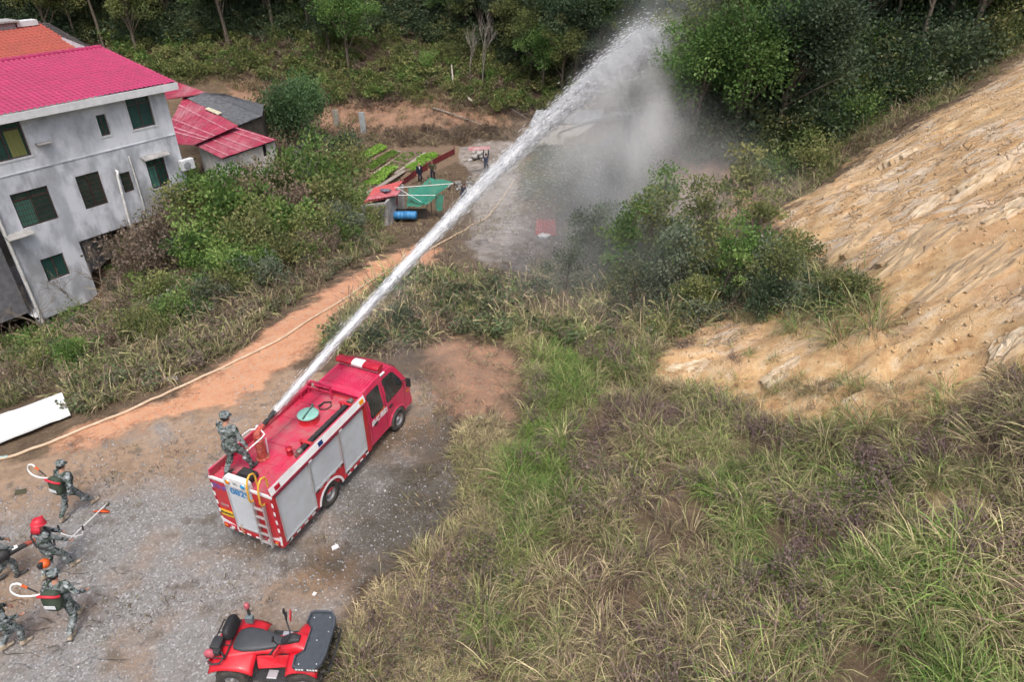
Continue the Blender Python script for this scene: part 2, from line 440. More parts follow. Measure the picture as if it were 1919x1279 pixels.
def ground_material():
    m, nt, b = nodes('ground_mix'); N = nt.nodes; L = nt.links
    geo = N.new('ShaderNodeNewGeometry'); pos = geo.outputs['Position']
    def noise(scale, detail=5, rough=.6, vec=None, out='Fac'):
        n = N.new('ShaderNodeTexNoise'); n.inputs['Scale'].default_value = scale; n.inputs['Detail'].default_value = detail; n.inputs['Roughness'].default_value = rough
        L.new(vec or pos, n.inputs['Vector']); return n.outputs[out]
    def rng(val, a, b_, c=0, d=1):
        r = N.new('ShaderNodeMapRange'); r.inputs['From Min'].default_value = a; r.inputs['From Max'].default_value = b_; r.inputs['To Min'].default_value = c; r.inputs['To Max'].default_value = d
        L.new(val, r.inputs['Value']); return r.outputs[0]
    def mix(f, A, B):
        x = N.new('ShaderNodeMix'); x.data_type = 'RGBA'
        if isinstance(f, float): x.inputs['Factor'].default_value = f
        else: L.new(f, x.inputs['Factor'])
        for s, c in (('A', A), ('B', B)):
            if isinstance(c, tuple): x.inputs[s].default_value = rgba(c)
            else: L.new(c, x.inputs[s])
        return x.outputs['Result']
    def mth(op, a, b_=None):
        x = N.new('ShaderNodeMath'); x.operation = op
        for i, c in enumerate((a, b_)):
            if c is None: continue
            if isinstance(c, (int, float)): x.inputs[i].default_value = c
            else: L.new(c, x.inputs[i])
        return x.outputs[0]
    def attr(nm):
        a = N.new('ShaderNodeAttribute'); a.attribute_name = nm; return a.outputs['Fac']
    def ramp(val, stops):
        r = N.new('ShaderNodeValToRGB'); e = r.color_ramp.elements
        while len(e) < len(stops): e.new(.5)
        for k, (p, c) in enumerate(stops): e[k].position = p; e[k].color = rgba(c)
        L.new(val, r.inputs[0]); return r.outputs[0]
    nb, nm_, nf, ng = noise(.35, 3), noise(1.6, 4), noise(8, 4, .75), noise(40, 2, .7)
    # litter soil
    soil = mix(rng(nm_, .35, .65), (.085, .058, .038), (.15, .105, .068))
    soil = mix(rng(nf, .5, .75), soil, (.20, .15, .095))
    # yard gravel: grey chips with earth showing through
    vor = N.new('ShaderNodeTexVoronoi'); vor.inputs['Scale'].default_value = 26; L.new(pos, vor.inputs['Vector'])
    chip = ramp(vor.outputs['Color'], [(0, (.12, .115, .112)), (.35, (.21, .205, .20)), (.7, (.29, .285, .28)), (.92, (.50, .495, .49))])
    grav = mix(rng(nf, .42, .62), chip, (.225, .208, .195))
    earth = mix(rng(nf, .4, .6), (.30, .21, .145), (.24, .165, .11))
    yard = mix(rng(mth('ADD', nb, mth('MULTIPLY', attr('earthy'), .17)), .46, .64), grav, earth)
    yard = mix(mth('MULTIPLY', attr('earthy'), rng(nm_, .40, .62)), yard, (.42, .29, .20))
    yard = mix(mth('MULTIPLY', rng(nm_, .54, .66), .7), yard, (.12, .10, .08))       # trampled dead grass patches
    road = mix(rng(nm_, .35, .65), (.50, .215, .11), (.58, .30, .17))
    road = mix(rng(nf, .45, .7), road, (.52, .35, .25))
    road = mix(mth('MULTIPLY', rng(ng, .62, .7), .5), road, (.50, .42, .36))
    red = mix(rng(nm_, .35, .65), (.22, .125, .085), (.36, .20, .125))
    red = mix(rng(nf, .46, .62), red, (.24, .17, .12))
    # cut slope: ochre weathered rock, pale ledges, brown stains
    mp = N.new('ShaderNodeMapping'); mp.inputs['Rotation'].default_value = (0, 0, math.radians(18)); mp.inputs['Scale'].default_value = (.45, 1.5, .8)
    L.new(pos, mp.inputs[0])
    st = noise(1.3, 5, .68, mp.outputs[0]); st2 = noise(4.5, 4, .75, mp.outputs[0])
    pt0 = rng(attr('patch'), .1, .8)
    sn = noise(2.2, 5, .6)
    stx = mix(pt0, sn, st)
    rock = ramp(stx, [(.30, (.33, .175, .08)), (.42, (.48, .295, .14)), (.52, (.56, .37, .185)), (.60, (.60, .43, .245)), (.72, (.66, .55, .39))])
    rock = mix(mth('MULTIPLY', rng(nb, .52, .66), .55), rock, (.50, .29, .155))
    pt = attr('patch')
    rock = mix(mth('MULTIPLY', mth('MULTIPLY', pt, rng(st, .46, .60)), .55), rock, (.60, .52, .43))
    rock = mix(mth('MULTIPLY', pt, mth('MULTIPLY', rng(st2, .46, .36), .8)), rock, (.30, .25, .21))
    rock = mix(mth('MULTIPLY', mth('MULTIPLY', rng(st2, .55, .72), .6), pt0), rock, (.62, .53, .42))
    rock = mix(mth('MULTIPLY', mth('MULTIPLY', rng(st2, .44, .34), .7), pt0), rock, (.27, .18, .11))
    rock = mix(mth('MULTIPLY', rng(nf, .52, .66), .4), rock, (.42, .26, .14))
    wp = N.new('ShaderNodeVectorMath'); wp.operation = 'MULTIPLY_ADD'; wn3 = N.new('ShaderNodeTexNoise'); wn3.inputs['Scale'].default_value = 1.1; wn3.inputs['Detail'].default_value = 3; L.new(pos, wn3.inputs['Vector'])
    L.new(wn3.outputs['Color'], wp.inputs[0]); wp.inputs[1].default_value = (1.6, 1.6, 1.6); L.new(mp.outputs[0], wp.inputs[2])
    vc = N.new('ShaderNodeTexVoronoi'); vc.feature = 'DISTANCE_TO_EDGE'; vc.inputs['Scale'].default_value = 1.15; L.new(wp.outputs[0], vc.inputs['Vector'])
    crack = mth('MULTIPLY', rng(vc.outputs['Distance'], .0, .055, 1, 0), mth('MULTIPLY', pt0, rng(nm_, .42, .58)))
    rock = mix(mth('MULTIPLY', crack, .8), rock, (.17, .115, .075))
    lg = attr('ledge')
    rock = mix(mth('MULTIPLY', mth('MULTIPLY', lg, rng(st, .47, .62)), .5), rock, (.60, .54, .46))
    rock = mix(mth('MULTIPLY', rng(ng, .56, .68), .6), rock, (.72, .55, .36))
    rock = mix(mth('MULTIPLY', rng(ng, .44, .34), .5), rock, (.36, .22, .12))
    pale = mix(rng(nm_, .40, .60), (.31, .275, .25), (.20, .165, .135))
    pale = mix(rng(nf, .5, .7), pale, (.45, .41, .38))
    gard = mix(rng(nf, .4, .6), (.16, .11, .075), (.24, .17, .115))
    def edge(nm, w=.55):
        a = attr(nm)
        return rng(mth('ADD', a, mth('ADD', mth('MULTIPLY', mth('SUBTRACT', nf, .5), w), mth('MULTIPLY', mth('SUBTRACT', nm_, .5), w * 1.5))), .3, .7)
    c = mix(edge('pale'), soil, pale)
    c = mix(edge('garden'), c, gard)
    c = mix(edge('red'), c, red)
    c = mix(edge('tan'), c, (.46, .33, .19))
    c = mix(edge('rock'), c, rock)
    c = mix(edge('road'), c, road)
    yd = edge('yard'); mixyr = mth('MULTIPLY', yd, rng(mth('ADD', attr('road'), mth('MULTIPLY', mth('SUBTRACT', nm_, .5), 1.6)), .75, .25))
    c = mix(mixyr, c, yard)
    c = mix(mth('MULTIPLY', edge('mud', .9), .75), c, mix(rng(nf, .42, .6), (.13, .115, .085), (.20, .185, .17)))
    wet = rng(mth('ADD', attr('wet'), mth('MULTIPLY', mth('SUBTRACT', nf, .5), .5)), .25, .75)
    c2 = N.new('ShaderNodeMix'); c2.data_type = 'RGBA'; c2.blend_type = 'MULTIPLY'
    L.new(mth('MULTIPLY', wet, .85), c2.inputs['Factor']); L.new(c, c2.inputs['A']); c2.inputs['B'].default_value = (.42, .40, .36, 1)
    L.new(c2.outputs['Result'], b.inputs['Base Color'])
    L.new(rng(wet, 0, 1, .95, .62), b.inputs['Roughness'])
    b.inputs['Specular IOR Level'].default_value = .25
    hgt = mth('ADD', mth('ADD', mth('MULTIPLY', nf, .5), mth('MULTIPLY', ng, .4)), mth('MULTIPLY', mth('MULTIPLY', st2, mth('MULTIPLY', attr('rock'), pt0)), 2.2))
    hgt = mth('SUBTRACT', hgt, mth('MULTIPLY', crack, 1.2))
    bp = N.new('ShaderNodeBump'); bp.inputs['Strength'].default_value = .8; bp.inputs['Distance'].default_value = .08
    L.new(hgt, bp.inputs['Height']); L.new(bp.outputs[0], b.inputs['Normal'])
    return m
me.materials.append(ground_material())
me.update()
gobj = obj_from('ground', me); gobj['kind'] = 'structure'
# ================================================================== VEGETATION LIBRARY
def leaf_material(name, ramp_stops, trans=.25, rough=.55, spec=.25, tint=True):
    """colour runs along a ramp: per-leaf value 'lv' + per-plant shift 'dry'; 'val' lightens or darkens the plant"""
    m, nt, b = nodes(name); N = nt.nodes; L = nt.links
    a = N.new('ShaderNodeAttribute'); a.attribute_name = 'lv'
    fac = a.outputs['Fac']
    if tint == 'inst':
        d = N.new('ShaderNodeAttribute'); d.attribute_type = 'INSTANCER'; d.attribute_name = 'idry'
        ad = N.new('ShaderNodeMath'); ad.operation = 'ADD'; L.new(fac, ad.inputs[0]); L.new(d.outputs['Fac'], ad.inputs[1]); fac = ad.outputs[0]
    r = N.new('ShaderNodeValToRGB'); e = r.color_ramp.elements
    while len(e) < len(ramp_stops): e.new(.5)
    for k, (p, c) in enumerate(ramp_stops): e[k].position = p; e[k].color = rgba(c)
    L.new(fac, r.inputs[0]); col = r.outputs[0]
    if tint:
        v = N.new('ShaderNodeAttribute'); v.attribute_name = 'val' if tint is True else 'ival'
        if tint == 'inst': v.attribute_type = 'INSTANCER'
        sc_out = v.outputs['Fac']
    else:
        oi = N.new('ShaderNodeObjectInfo'); mr = N.new('ShaderNodeMapRange'); mr.inputs['To Min'].default_value = .7; mr.inputs['To Max'].default_value = 1.3
        L.new(oi.outputs['Random'], mr.inputs['Value']); sc_out = mr.outputs[0]
    mu = N.new('ShaderNodeVectorMath'); mu.operation = 'SCALE'; L.new(col, mu.inputs[0]); L.new(sc_out, mu.inputs['Scale']); col = mu.outputs[0]
    L.new(col, b.inputs['Base Color'])
    b.inputs['Roughness'].default_value = rough; b.inputs['Specular IOR Level'].default_value = spec
    if trans:
        t = N.new('ShaderNodeBsdfTranslucent'); L.new(col, t.inputs['Color'])
        mx = N.new('ShaderNodeMixShader'); mx.inputs[0].default_value = trans
        L.new(b.outputs[0], mx.inputs[1]); L.new(t.outputs[0], mx.inputs[2])
        L.new(mx.outputs[0], N['Material Output'].inputs['Surface'])
    return m

def np_mesh(name, V, F, lv=None, mats=(), mi=None):
    me = bpy.data.meshes.new(name)
    V = np.asarray(V, np.float32); F = np.asarray(F, np.int32)
    me.vertices.add(len(V)); me.vertices.foreach_set('co', V.ravel())
    k = F.shape[1]
    me.loops.add(F.size); me.loops.foreach_set('vertex_index', F.ravel())
    me.polygons.add(len(F)); me.polygons.foreach_set('loop_start', np.arange(0, F.size, k, dtype=np.int32))
    me.update(calc_edges=True)
    if lv is not None:
        a = me.attributes.new('lv', 'FLOAT', 'POINT'); a.data.foreach_set('value', np.asarray(lv, np.float32))
    for m in mats: me.materials.append(m)
    if mi is not None: me.polygons.foreach_set('material_index', np.asarray(mi, np.int32))
    me.polygons.foreach_set('use_smooth', np.ones(len(F), bool))
    me.validate()
    return me

def grass_clump(name, rng, n=60, L=(.7, 1.3), w=.011, spread=.14, lean=(.15, 1.1), curl=1.1, seg=5, wind=(0, 0), plume=0, mats=(), lvr=(0, .5), dead=.2):
    V = []; F = []; LV = []; BV = []
    for i in range(n):
        bv = rng.uniform(.4, 1.0) if rng.uniform() < .6 else rng.uniform(1.0, 1.75)
        az = rng.uniform(0, 2 * math.pi); r0 = spread * math.sqrt(rng.uniform())
        base = np.array([math.cos(az) * r0 + rng.normal(0, .02), math.sin(az) * r0 + rng.normal(0, .02), -.04])
        az += rng.normal(0, .5)
        ln = rng.uniform(*L); th = rng.uniform(*lean) * .6; cu = curl * rng.uniform(.5, 1.5)
        pl = plume and rng.uniform() < plume
        if pl: th *= .3; cu *= .55; ln *= 1.25
        lv = rng.uniform(*lvr)
        if rng.uniform() < dead: lv += rng.uniform(.25, .5)
        p = base.copy(); ww = w * rng.uniform(.7, 1.4)
        side = np.array([-math.sin(az), math.cos(az), 0.0])
        tw = rng.normal(0, .25)
        k0 = len(V)
        for s in range(seg + 1):
            t = s / seg
            a = th + cu * t * t
            d = np.array([math.cos(az) * math.sin(a) + wind[0] * t * .5, math.sin(az) * math.sin(a) + wind[1] * t * .5, math.cos(a)])
            if s: p = p + d * ln / seg
            ws = ww * (1.0 if t < .5 else max(.12, 1.9 * (1 - t)))
            if pl: ws = ww * .5 if t < .7 else ww * 1.9 * (1.15 - abs(t - .85) * 4)
            sd = side + np.array([0, 0, tw])
            V.append(p - sd * ws * .5); V.append(p + sd * ws * .5)
            l = lv + (.16 * t if not pl else (.05 if t < .7 else .4)) - .02
            if s == 0: l += .15
            LV += [l, l]; BV += [bv, bv]
        for s in range(seg):
            F.append((k0 + 2 * s, k0 + 2 * s + 1, k0 + 2 * s + 3, k0 + 2 * s + 2))
    return np.array(V), np.array(F), np.array(LV), np.array(BV)

def scatter(name, lib, P, rot, scl, idx, dry, val, mat_):
    """ground cover nobody could count: every plant placed and turned singly, joined into one mesh"""
    P = np.asarray(P, float); rot = np.asarray(rot, float); scl = np.asarray(scl, float); idx = np.asarray(idx); dry = np.asarray(dry, float); val = np.asarray(val, float)
    Vs, Fs, Ls, As = [], [], [], []; base = 0
    for k, ent in enumerate(lib):
        V, F, LV = ent[:3]; BV = ent[3] if len(ent) > 3 else np.ones(len(V))
        sel = np.where(idx == k)[0]
        if not len(sel): continue
        ca, sa = np.cos(rot[sel, 2]), np.sin(rot[sel, 2]); cx, sx = np.cos(rot[sel, 0]), np.sin(rot[sel, 0]); cyy, sy = np.cos(rot[sel, 1]), np.sin(rot[sel, 1])
        W = V[None, :, :] * scl[sel][:, None, None] if scl.ndim == 1 else V[None] * scl[sel][:, None, :]
        x = W[..., 0] * ca[:, None] - W[..., 1] * sa[:, None]; y = W[..., 0] * sa[:, None] + W[..., 1] * ca[:, None]; z = W[..., 2]
        y, z = y * cx[:, None] - z * sx[:, None], y * sx[:, None] + z * cx[:, None]
        x, z = x * cyy[:, None] + z * sy[:, None], -x * sy[:, None] + z * cyy[:, None]
        Q = np.stack([x, y, z], -1) + P[sel][:, None, :]
        m, nv = len(sel), len(V)
        Vs.append(Q.reshape(-1, 3)); Fs.append((F[None] + (np.arange(m) * nv)[:, None, None] + base).reshape(-1, F.shape[1]))
        Ls.append((LV[None, :] + dry[sel][:, None]).ravel()); As.append((val[sel][:, None] * BV[None, :]).ravel()); base += m * nv
    me = np_mesh(name, np.concatenate(Vs), np.concatenate(Fs), np.concatenate(Ls), [mat_])
    a = me.attributes.new('val', 'FLOAT', 'POINT'); a.data.foreach_set('value', np.concatenate(As).astype(np.float32))
    o = obj_from(name, me); o['kind'] = 'stuff'
    return o

def scatter_inst(name, lib, P, rot, scl, idx, dry, val, mat_):
    """the same, as geometry-node instances of a few plant meshes"""
    key = id(lib)
    if (key, mat_.name) not in _LIBC:
        cl = bpy.data.collections.new(name + '_sources')
        for k, (V, F, LV) in enumerate([e_[:3] for e_ in lib]):
            cl.objects.link(bpy.data.objects.new('%s_source_%02d' % (name, k), np_mesh(name, V, F, LV, [mat_])))
        _LIBC[(key, mat_.name)] = cl
    coll = _LIBC[(key, mat_.name)]
    P = np.asarray(P, np.float32); n = len(P); scl = np.asarray(scl, np.float32); scl = np.repeat(scl[:, None], 3, 1) if scl.ndim == 1 else scl
    me = bpy.data.meshes.new(name); me.vertices.add(n); me.vertices.foreach_set('co', P.ravel())
    def put(nm, typ, kk, arr):
        a = me.attributes.new(nm, typ, 'POINT'); a.data.foreach_set(kk, np.asarray(arr).ravel())
    put('rot', 'FLOAT_VECTOR', 'vector', np.asarray(rot, np.float32)); put('scl', 'FLOAT_VECTOR', 'vector', scl)
    put('idx', 'INT', 'value', np.asarray(idx, np.int32)); put('idry', 'FLOAT', 'value', np.asarray(dry, np.float32)); put('ival', 'FLOAT', 'value', np.asarray(val, np.float32))
    o = obj_from(name, me); o['kind'] = 'stuff'
    ng = bpy.data.node_groups.new(name, 'GeometryNodeTree')
    ng.interface.new_socket('Geometry', in_out='INPUT', socket_type='NodeSocketGeometry'); ng.interface.new_socket('Geometry', in_out='OUTPUT', socket_type='NodeSocketGeometry')
    N = ng.nodes; L = ng.links
    gi = N.new('NodeGroupInput'); go = N.new('NodeGroupOutput'); ip = N.new('GeometryNodeInstanceOnPoints'); ci = N.new('GeometryNodeCollectionInfo')
    ci.inputs['Collection'].default_value = coll; ci.inputs['Separate Children'].default_value = True; ci.inputs['Reset Children'].default_value = True
    ip.inputs['Pick Instance'].default_value = True
    def na(nm, dt):
        x = N.new('GeometryNodeInputNamedAttribute'); x.data_type = dt; x.inputs['Name'].default_value = nm; return x.outputs['Attribute']
    L.new(gi.outputs[0], ip.inputs['Points']); L.new(ci.outputs[0], ip.inputs['Instance'])
    L.new(na('idx', 'INT'), ip.inputs['Instance Index']); L.new(na('rot', 'FLOAT_VECTOR'), ip.inputs['Rotation']); L.new(na('scl', 'FLOAT_VECTOR'), ip.inputs['Scale'])
    L.new(ip.outputs[0], go.inputs[0])
    md = o.modifiers.new('scatter', 'NODES'); md.node_group = ng
    return o
_LIBC = {}
def slope_rot(x, y, amt=.6, rz=None):
    e = .5
    gx = (hz(x + e, y) - hz(x - e, y)) / (2 * e); gy = (hz(x, y + e) - hz(x, y - e)) / (2 * e)
    n = len(x)
    R = np.zeros((n, 3))
    rz = RNG.uniform(0, 2 * math.pi, n) if rz is None else rz
    R[:, 0] = np.clip(gy, -1, 1) * amt; R[:, 1] = -np.clip(gx, -1, 1) * amt; R[:, 2] = rz
    return R
def pts_in(poly, n, seed, box, warp=10):
    """random ground points whose place in the photograph falls inside poly"""
    r = np.random.default_rng(seed)
    x = r.uniform(box[0], box[1], n); y = r.uniform(box[2], box[3], n)
    z = hz(x, y)
    u, v = project(np.stack([x, y, z], -1))
    k = np.clip(22.0 / np.hypot(x, y), .4, 1.6)
    u = u + (fbm(x * .9, y * .9, seed + 5, 3) - .5) * warp * 4 * k; v = v + (fbm(x * .9, y * .9, seed + 9, 3) - .5) * warp * 3 * k
    ok = inpoly(u, v, poly) & (y > 2)
    return x[ok], y[ok], z[ok]

# grass tones: green, yellow green, straw, tan, brown
G_RAMP = [(0, (.105, .205, .04)), (.2, (.185, .265, .07)), (.42, (.32, .325, .135)), (.62, (.52, .44, .26)), (.82, (.38, .28, .195)), (1.0, (.20, .14, .12))]
M_GRASS = leaf_material('grass_blade', G_RAMP, .3)
H_RAMP = [(0, (.085, .15, .062)), (.4, (.17, .205, .10)), (.7, (.28, .205, .165)), (1.0, (.25, .175, .175))]
M_HERB = leaf_material('dry_herb', H_RAMP, .2)
M_GRASSI = leaf_material('grass_blade_far', G_RAMP, .3, tint='inst')
M_HERBI = leaf_material('herb_far', H_RAMP, .2, tint='inst')
rg = np.random.default_rng(11)
C_TALL = [grass_clump('', rg, 46, (.6, 1.3), .0125, .22, (.15, 1.6), 2.0, 4, (.14, .02), .012, (), (0, .6), .25) for k in range(9)]
C_LUSH = [grass_clump('', rg, 58, (.55, 1.0), .013, .22, (.1, 1.2), 1.6, 4, (.35, -.05), 0, (), (-.1, .12), .03) for k in range(4)]
C_STRAW = [grass_clump('', rg, 38, (.25, .6), .011, .2, (.2, 1.5), 1.7, 3, (.05, 0), .05, (), (.35, .65), .15) for k in range(5)]
C_FAR = [grass_clump('', rg, 24, (.5, 1.1), .03, .24, (.2, 1.6), 1.7, 3, (.1, 0), .08, (), (.05, .6), .3) for k in range(6)]
C_SHORT = [grass_clump('', rg, 16, (.06, .2), .012, .14, (.2, 1.4), .8, 2, (0, 0), 0, (), (.1, .8), .3) for k in range(4)]
def herb(name, rng, n=26, h=(.4, .8), leaf=.05, mats=(), lvr=(.2, 1.0), per=9):
    V = []; F = []; LV = []
    def strip(p, q, w, l):
        d = q - p; s = np.cross(d, [0, 0, 1.0]); nn = np.linalg.norm(s); s = s / nn if nn > 1e-6 else np.array([1., 0, 0])
        k = len(V); V.extend([p - s * w, p + s * w, q + s * w * .5, q - s * w * .5]); F.append((k, k + 1, k + 2, k + 3)); LV.extend([l] * 4)
    for i in range(n):
        az = rng.uniform(0, 6.283); ln = rng.uniform(*h); a = rng.uniform(.05, .8)
        p0 = np.array([rng.normal(0, .12), rng.normal(0, .12), -.03]); d = np.array([math.cos(az) * math.sin(a), math.sin(az) * math.sin(a), math.cos(a)])
        l = rng.uniform(*lvr)
        p1 = p0 + d * ln
        strip(p0, p1, .006, .75 + .2 * rng.uniform())
        for j in range(per):
            t = rng.uniform(.35, 1.05); q = p0 + d * ln * t
            e = rng.normal(0, 1, 3); e /= np.linalg.norm(e); e[2] = abs(e[2]) * .5
            sz = leaf * rng.uniform(.6, 1.5)
            f = np.cross(e, rng.normal(0, 1, 3)); f /= np.linalg.norm(f) + 1e-9
            k = len(V); V.extend([q, q + e * sz * .5 + f * sz * .28, q + e * sz, q + e * sz * .5 - f * sz * .28]); F.append((k, k + 1, k + 2, k + 3)); LV.extend([l + rng.uniform(-.15, .15)] * 4)
    return np.array(V), np.array(F), np.array(LV)
C_HERB = [herb('', rg, 22, (.3, .75), .06, (), (.3, 1.0), 7) for k in range(5)]
C_WEED = [herb('', rg, 18, (.25, .6), .1, (), (0, .45), 8) for k in range(4)]

# bushes and trees ------------------------------------------------------------
def bush_arrays(rng, rad=(1, 1, 1), n=1500, leaf=.12, clumps=26, lvr=(0, .6), squash=.75, shape=None, droop=.2):
    """leaves gathered in clumps over the outer part of an uneven crown"""
    V = np.zeros((n * 4, 3)); LV = np.zeros(n * 4)
    cd = rng.normal(0, 1, (clumps, 3)); cd /= np.linalg.norm(cd, axis=1)[:, None]; cd[:, 2] = np.where(cd[:, 2] < -.35, -cd[:, 2], cd[:, 2])
    cr = rng.uniform(.45, 1.0, clumps) * (1 + .22 * rng.normal(0, 1, clumps))
    cc = cd * cr[:, None] * np.array(rad)[None, :]
    cl = rng.uniform(*lvr, clumps)
    cs = rng.uniform(.22, .46, clumps) * min(rad)
    k = rng.integers(0, clumps, n)
    off = rng.normal(0, 1, (n, 3)); off /= np.linalg.norm(off, axis=1)[:, None]; off *= (rng.uniform(0, 1, n) ** .45)[:, None]; off[:, 2] *= squash
    c = cc[k] + off * cs[k][:, None] * 1.25
    ax = off + cd[k] * .8 + rng.normal(0, .7, (n, 3)); ax[:, 2] -= droop; ax /= np.linalg.norm(ax, axis=1)[:, None]
    sd = np.cross(ax, rng.normal(0, 1, (n, 3)) + np.array([0, 0, .8])); sd /= np.linalg.norm(sd, axis=1)[:, None] + 1e-9
    sz = leaf * rng.uniform(.6, 1.5, n)[:, None]
    V[0::4] = c; V[1::4] = c + ax * sz * .5 + sd * sz * .3; V[2::4] = c + ax * sz; V[3::4] = c + ax * sz * .5 - sd * sz * .3
    lv = cl[k] + rng.uniform(-.13, .13, n)
    for q in range(4): LV[q::4] = lv
    F = np.arange(n * 4).reshape(-1, 4)
    return V, F, LV, cc
def branch_mesh(name, segs, mat_, n=6):
    mb = MB()
    for pts, rs in segs: mb.tube(pts, rs, n, 0, False)
    return mb.mesh(name, mat_)
B_RAMPS = {
 'olive': [(0, (.08, .11, .038)), (.35, (.145, .18, .06)), (.65, (.235, .25, .09)), (1, (.33, .30, .14))],
 'green': [(0, (.06, .125, .032)), (.35, (.115, .205, .05)), (.65, (.195, .29, .08)), (1, (.30, .37, .12))],
 'dark': [(0, (.038, .064, .036)), (.4, (.062, .098, .052)), (.7, (.10, .14, .072)), (1, (.16, .19, .10))],
 'grey': [(0, (.085, .11, .072)), (.4, (.13, .16, .105)), (.7, (.19, .215, .145)), (1, (.27, .28, .20))],
 'bamboo': [(0, (.09, .18, .045)), (.4, (.14, .25, .065)), (.7, (.20, .31, .09)), (1, (.28, .36, .13))],
 'brown': [(0, (.17, .13, .098)), (.4, (.24, .18, .135)), (.7, (.31, .235, .175)), (1, (.37, .30, .215))],
 'yellow': [(0, (.11, .135, .045)), (.4, (.19, .21, .075)), (.7, (.28, .28, .11)), (1, (.38, .34, .17))],
}
M_LEAF = {k: leaf_material('leaf_' + k, v, .35, .55, .3, tint=False) for k, v in B_RAMPS.items()}
M_LEAFI = {k: leaf_material('leafi_' + k, v, .35, .55, .3, tint='inst') for k, v in B_RAMPS.items()}
M_BARK = mat('bark', (.10, .078, .058), (.17, .14, .11), 9, .85, bump=.5, bscale=30)
M_BARKP = mat('bark_pale', (.30, .27, .23), (.20, .175, .145), 7, .85, bump=.4, bscale=30)

def make_tree_meshes(rng, kind, height, rad, n, leaf, tone, trunk_r=.14, lean=(0, 0), clumps=40, base=.2, squash=.75, droop=.2, lvr=(.05, .7)):
    cz = height * (base + (1 - base) * .5)
    V, F, LV, cc = bush_arrays(rng, (rad, rad * rng.uniform(.85, 1.1), height * (1 - base) * .5), n, leaf, clumps, lvr, squash, None, droop)
    off = np.array([lean[0], lean[1], cz])
    crown = np_mesh('crown', V + off, F, LV, [M_LEAF[tone]])
    segs = []
    top = Vector((lean[0], lean[1], height * .86))
    tp = [Vector((0, 0, -.5)), Vector((lean[0] * .15, lean[1] * .15, height * .22)), Vector((lean[0] * .5, lean[1] * .5, height * .5)), top]
    segs.append((tp, [trunk_r * 1.25, trunk_r, trunk_r * .65, trunk_r * .2]))
    for c in cc[:: max(1, len(cc) // 12)]:
        e = Vector(c) + Vector(off); t = min(.8, max(.25, (e.z - .18 * height) / height))
        s = Vector((lean[0] * t, lean[1] * t, height * t * .8))
        mid = s.lerp(e, .5) + Vector((0, 0, .08 * height * rng.uniform(-.3, 1)))
        segs.append(([s, mid, e], [trunk_r * .45, trunk_r * .28, trunk_r * .08]))
    trunk = branch_mesh('trunk', segs, M_BARK)
    return trunk, crown
def place_plant(name, meshes, names, loc, rz, s, label, cat, group=None):
    root = empty(name, loc, rz); root.scale = (s, s, s) if not isinstance(s, (tuple, list)) else s
    for me, nm in zip(meshes, names): obj_from(nm, me, root)
    tag(root, label, cat, group)
    return root
# ================================================================== HOUSES
M_PLASTER = mat('plaster', (.68, .70, .74), (.54, .565, .605), .6, .9, bump=.25, bscale=14, dirt=(.30, .31, .33), dscale=.55, damt=.75, dlo=.46, dhi=.66, lo=.42, hi=.58, stretch=(1.3, 1.3, .7))
M_PLASTER2 = mat('plaster_lower', (.58, .60, .64), (.42, .44, .475), 1.0, .9, bump=.25, bscale=14, dirt=(.24, .245, .255), dscale=.5, damt=.75, dlo=.46, dhi=.66, lo=.42, hi=.58, stretch=(1.3, 1.3, .6))
M_TRIM = mat('white_trim', (.66, .67, .68), (.55, .56, .57), 3, .6)
M_PINKROOF = mat('pink_roof', (.40, .028, .115), (.34, .03, .10), 2.2, .5, dirt=(.26, .04, .085), dscale=.8, damt=.6)
M_ORANGEROOF = mat('orange_roof', (.36, .075, .055), (.31, .07, .05), 2, .6, dirt=(.28, .085, .065), dscale=.7, damt=.5)
M_REDROOF = mat('red_roof', (.36, .035, .075), (.29, .04, .07), 2.0, .5, dirt=(.50, .36, .37), dscale=.8, damt=.5, stretch=(1.2, .25, 1))
M_GREYROOF = mat('grey_roof', (.085, .09, .10), (.14, .145, .155), 3.0, .75, bump=.3, bscale=20)
M_FRAME = mat('window_frame_brown', (.07, .045, .04), None, rough=.5)
M_GLASS = mat('green_glass', (.02, .055, .048), (.03, .085, .07), 1.5, .08, spec=.6)
M_CURT_G = mat('green_curtain', (.05, .17, .13), (.08, .23, .18), 3, .7, stretch=(8, 8, .4))
M_CURT_Y = mat('olive_curtain', (.17, .18, .05), (.24, .25, .09), 3, .7, stretch=(8, 8, .4))
M_DARK = mat('painted_room_shade', (.012, .014, .014), None, rough=.9)  # shade of an unlit interior, given as a flat near-black colour
M_STEEL = mat('dark_steel', (.05, .045, .045), (.12, .06, .04), 14, .6, metal=.4)
M_PVC = mat('pvc_pipe', (.66, .66, .65), (.5, .47, .43), 4, .5)
M_CONC = mat('concrete', (.36, .35, .34), (.24, .235, .225), 2.5, .92, bump=.3, bscale=18)
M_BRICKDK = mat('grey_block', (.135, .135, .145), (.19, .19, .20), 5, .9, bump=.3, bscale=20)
M_OLDWALL = mat('whitewash', (.68, .67, .64), (.50, .48, .45), 1.5, .92, bump=.3, bscale=10, dirt=(.33, .20, .15), dscale=.9, damt=.6)
M_BLACKTILE = mat('black_tile', (.05, .045, .045), (.10, .085, .08), 6, .85)

HYAW = .97
H_C, H_S = math.cos(HYAW), math.sin(HYAW)
HCORNER = Vector((-17.65, 35.85, 0))
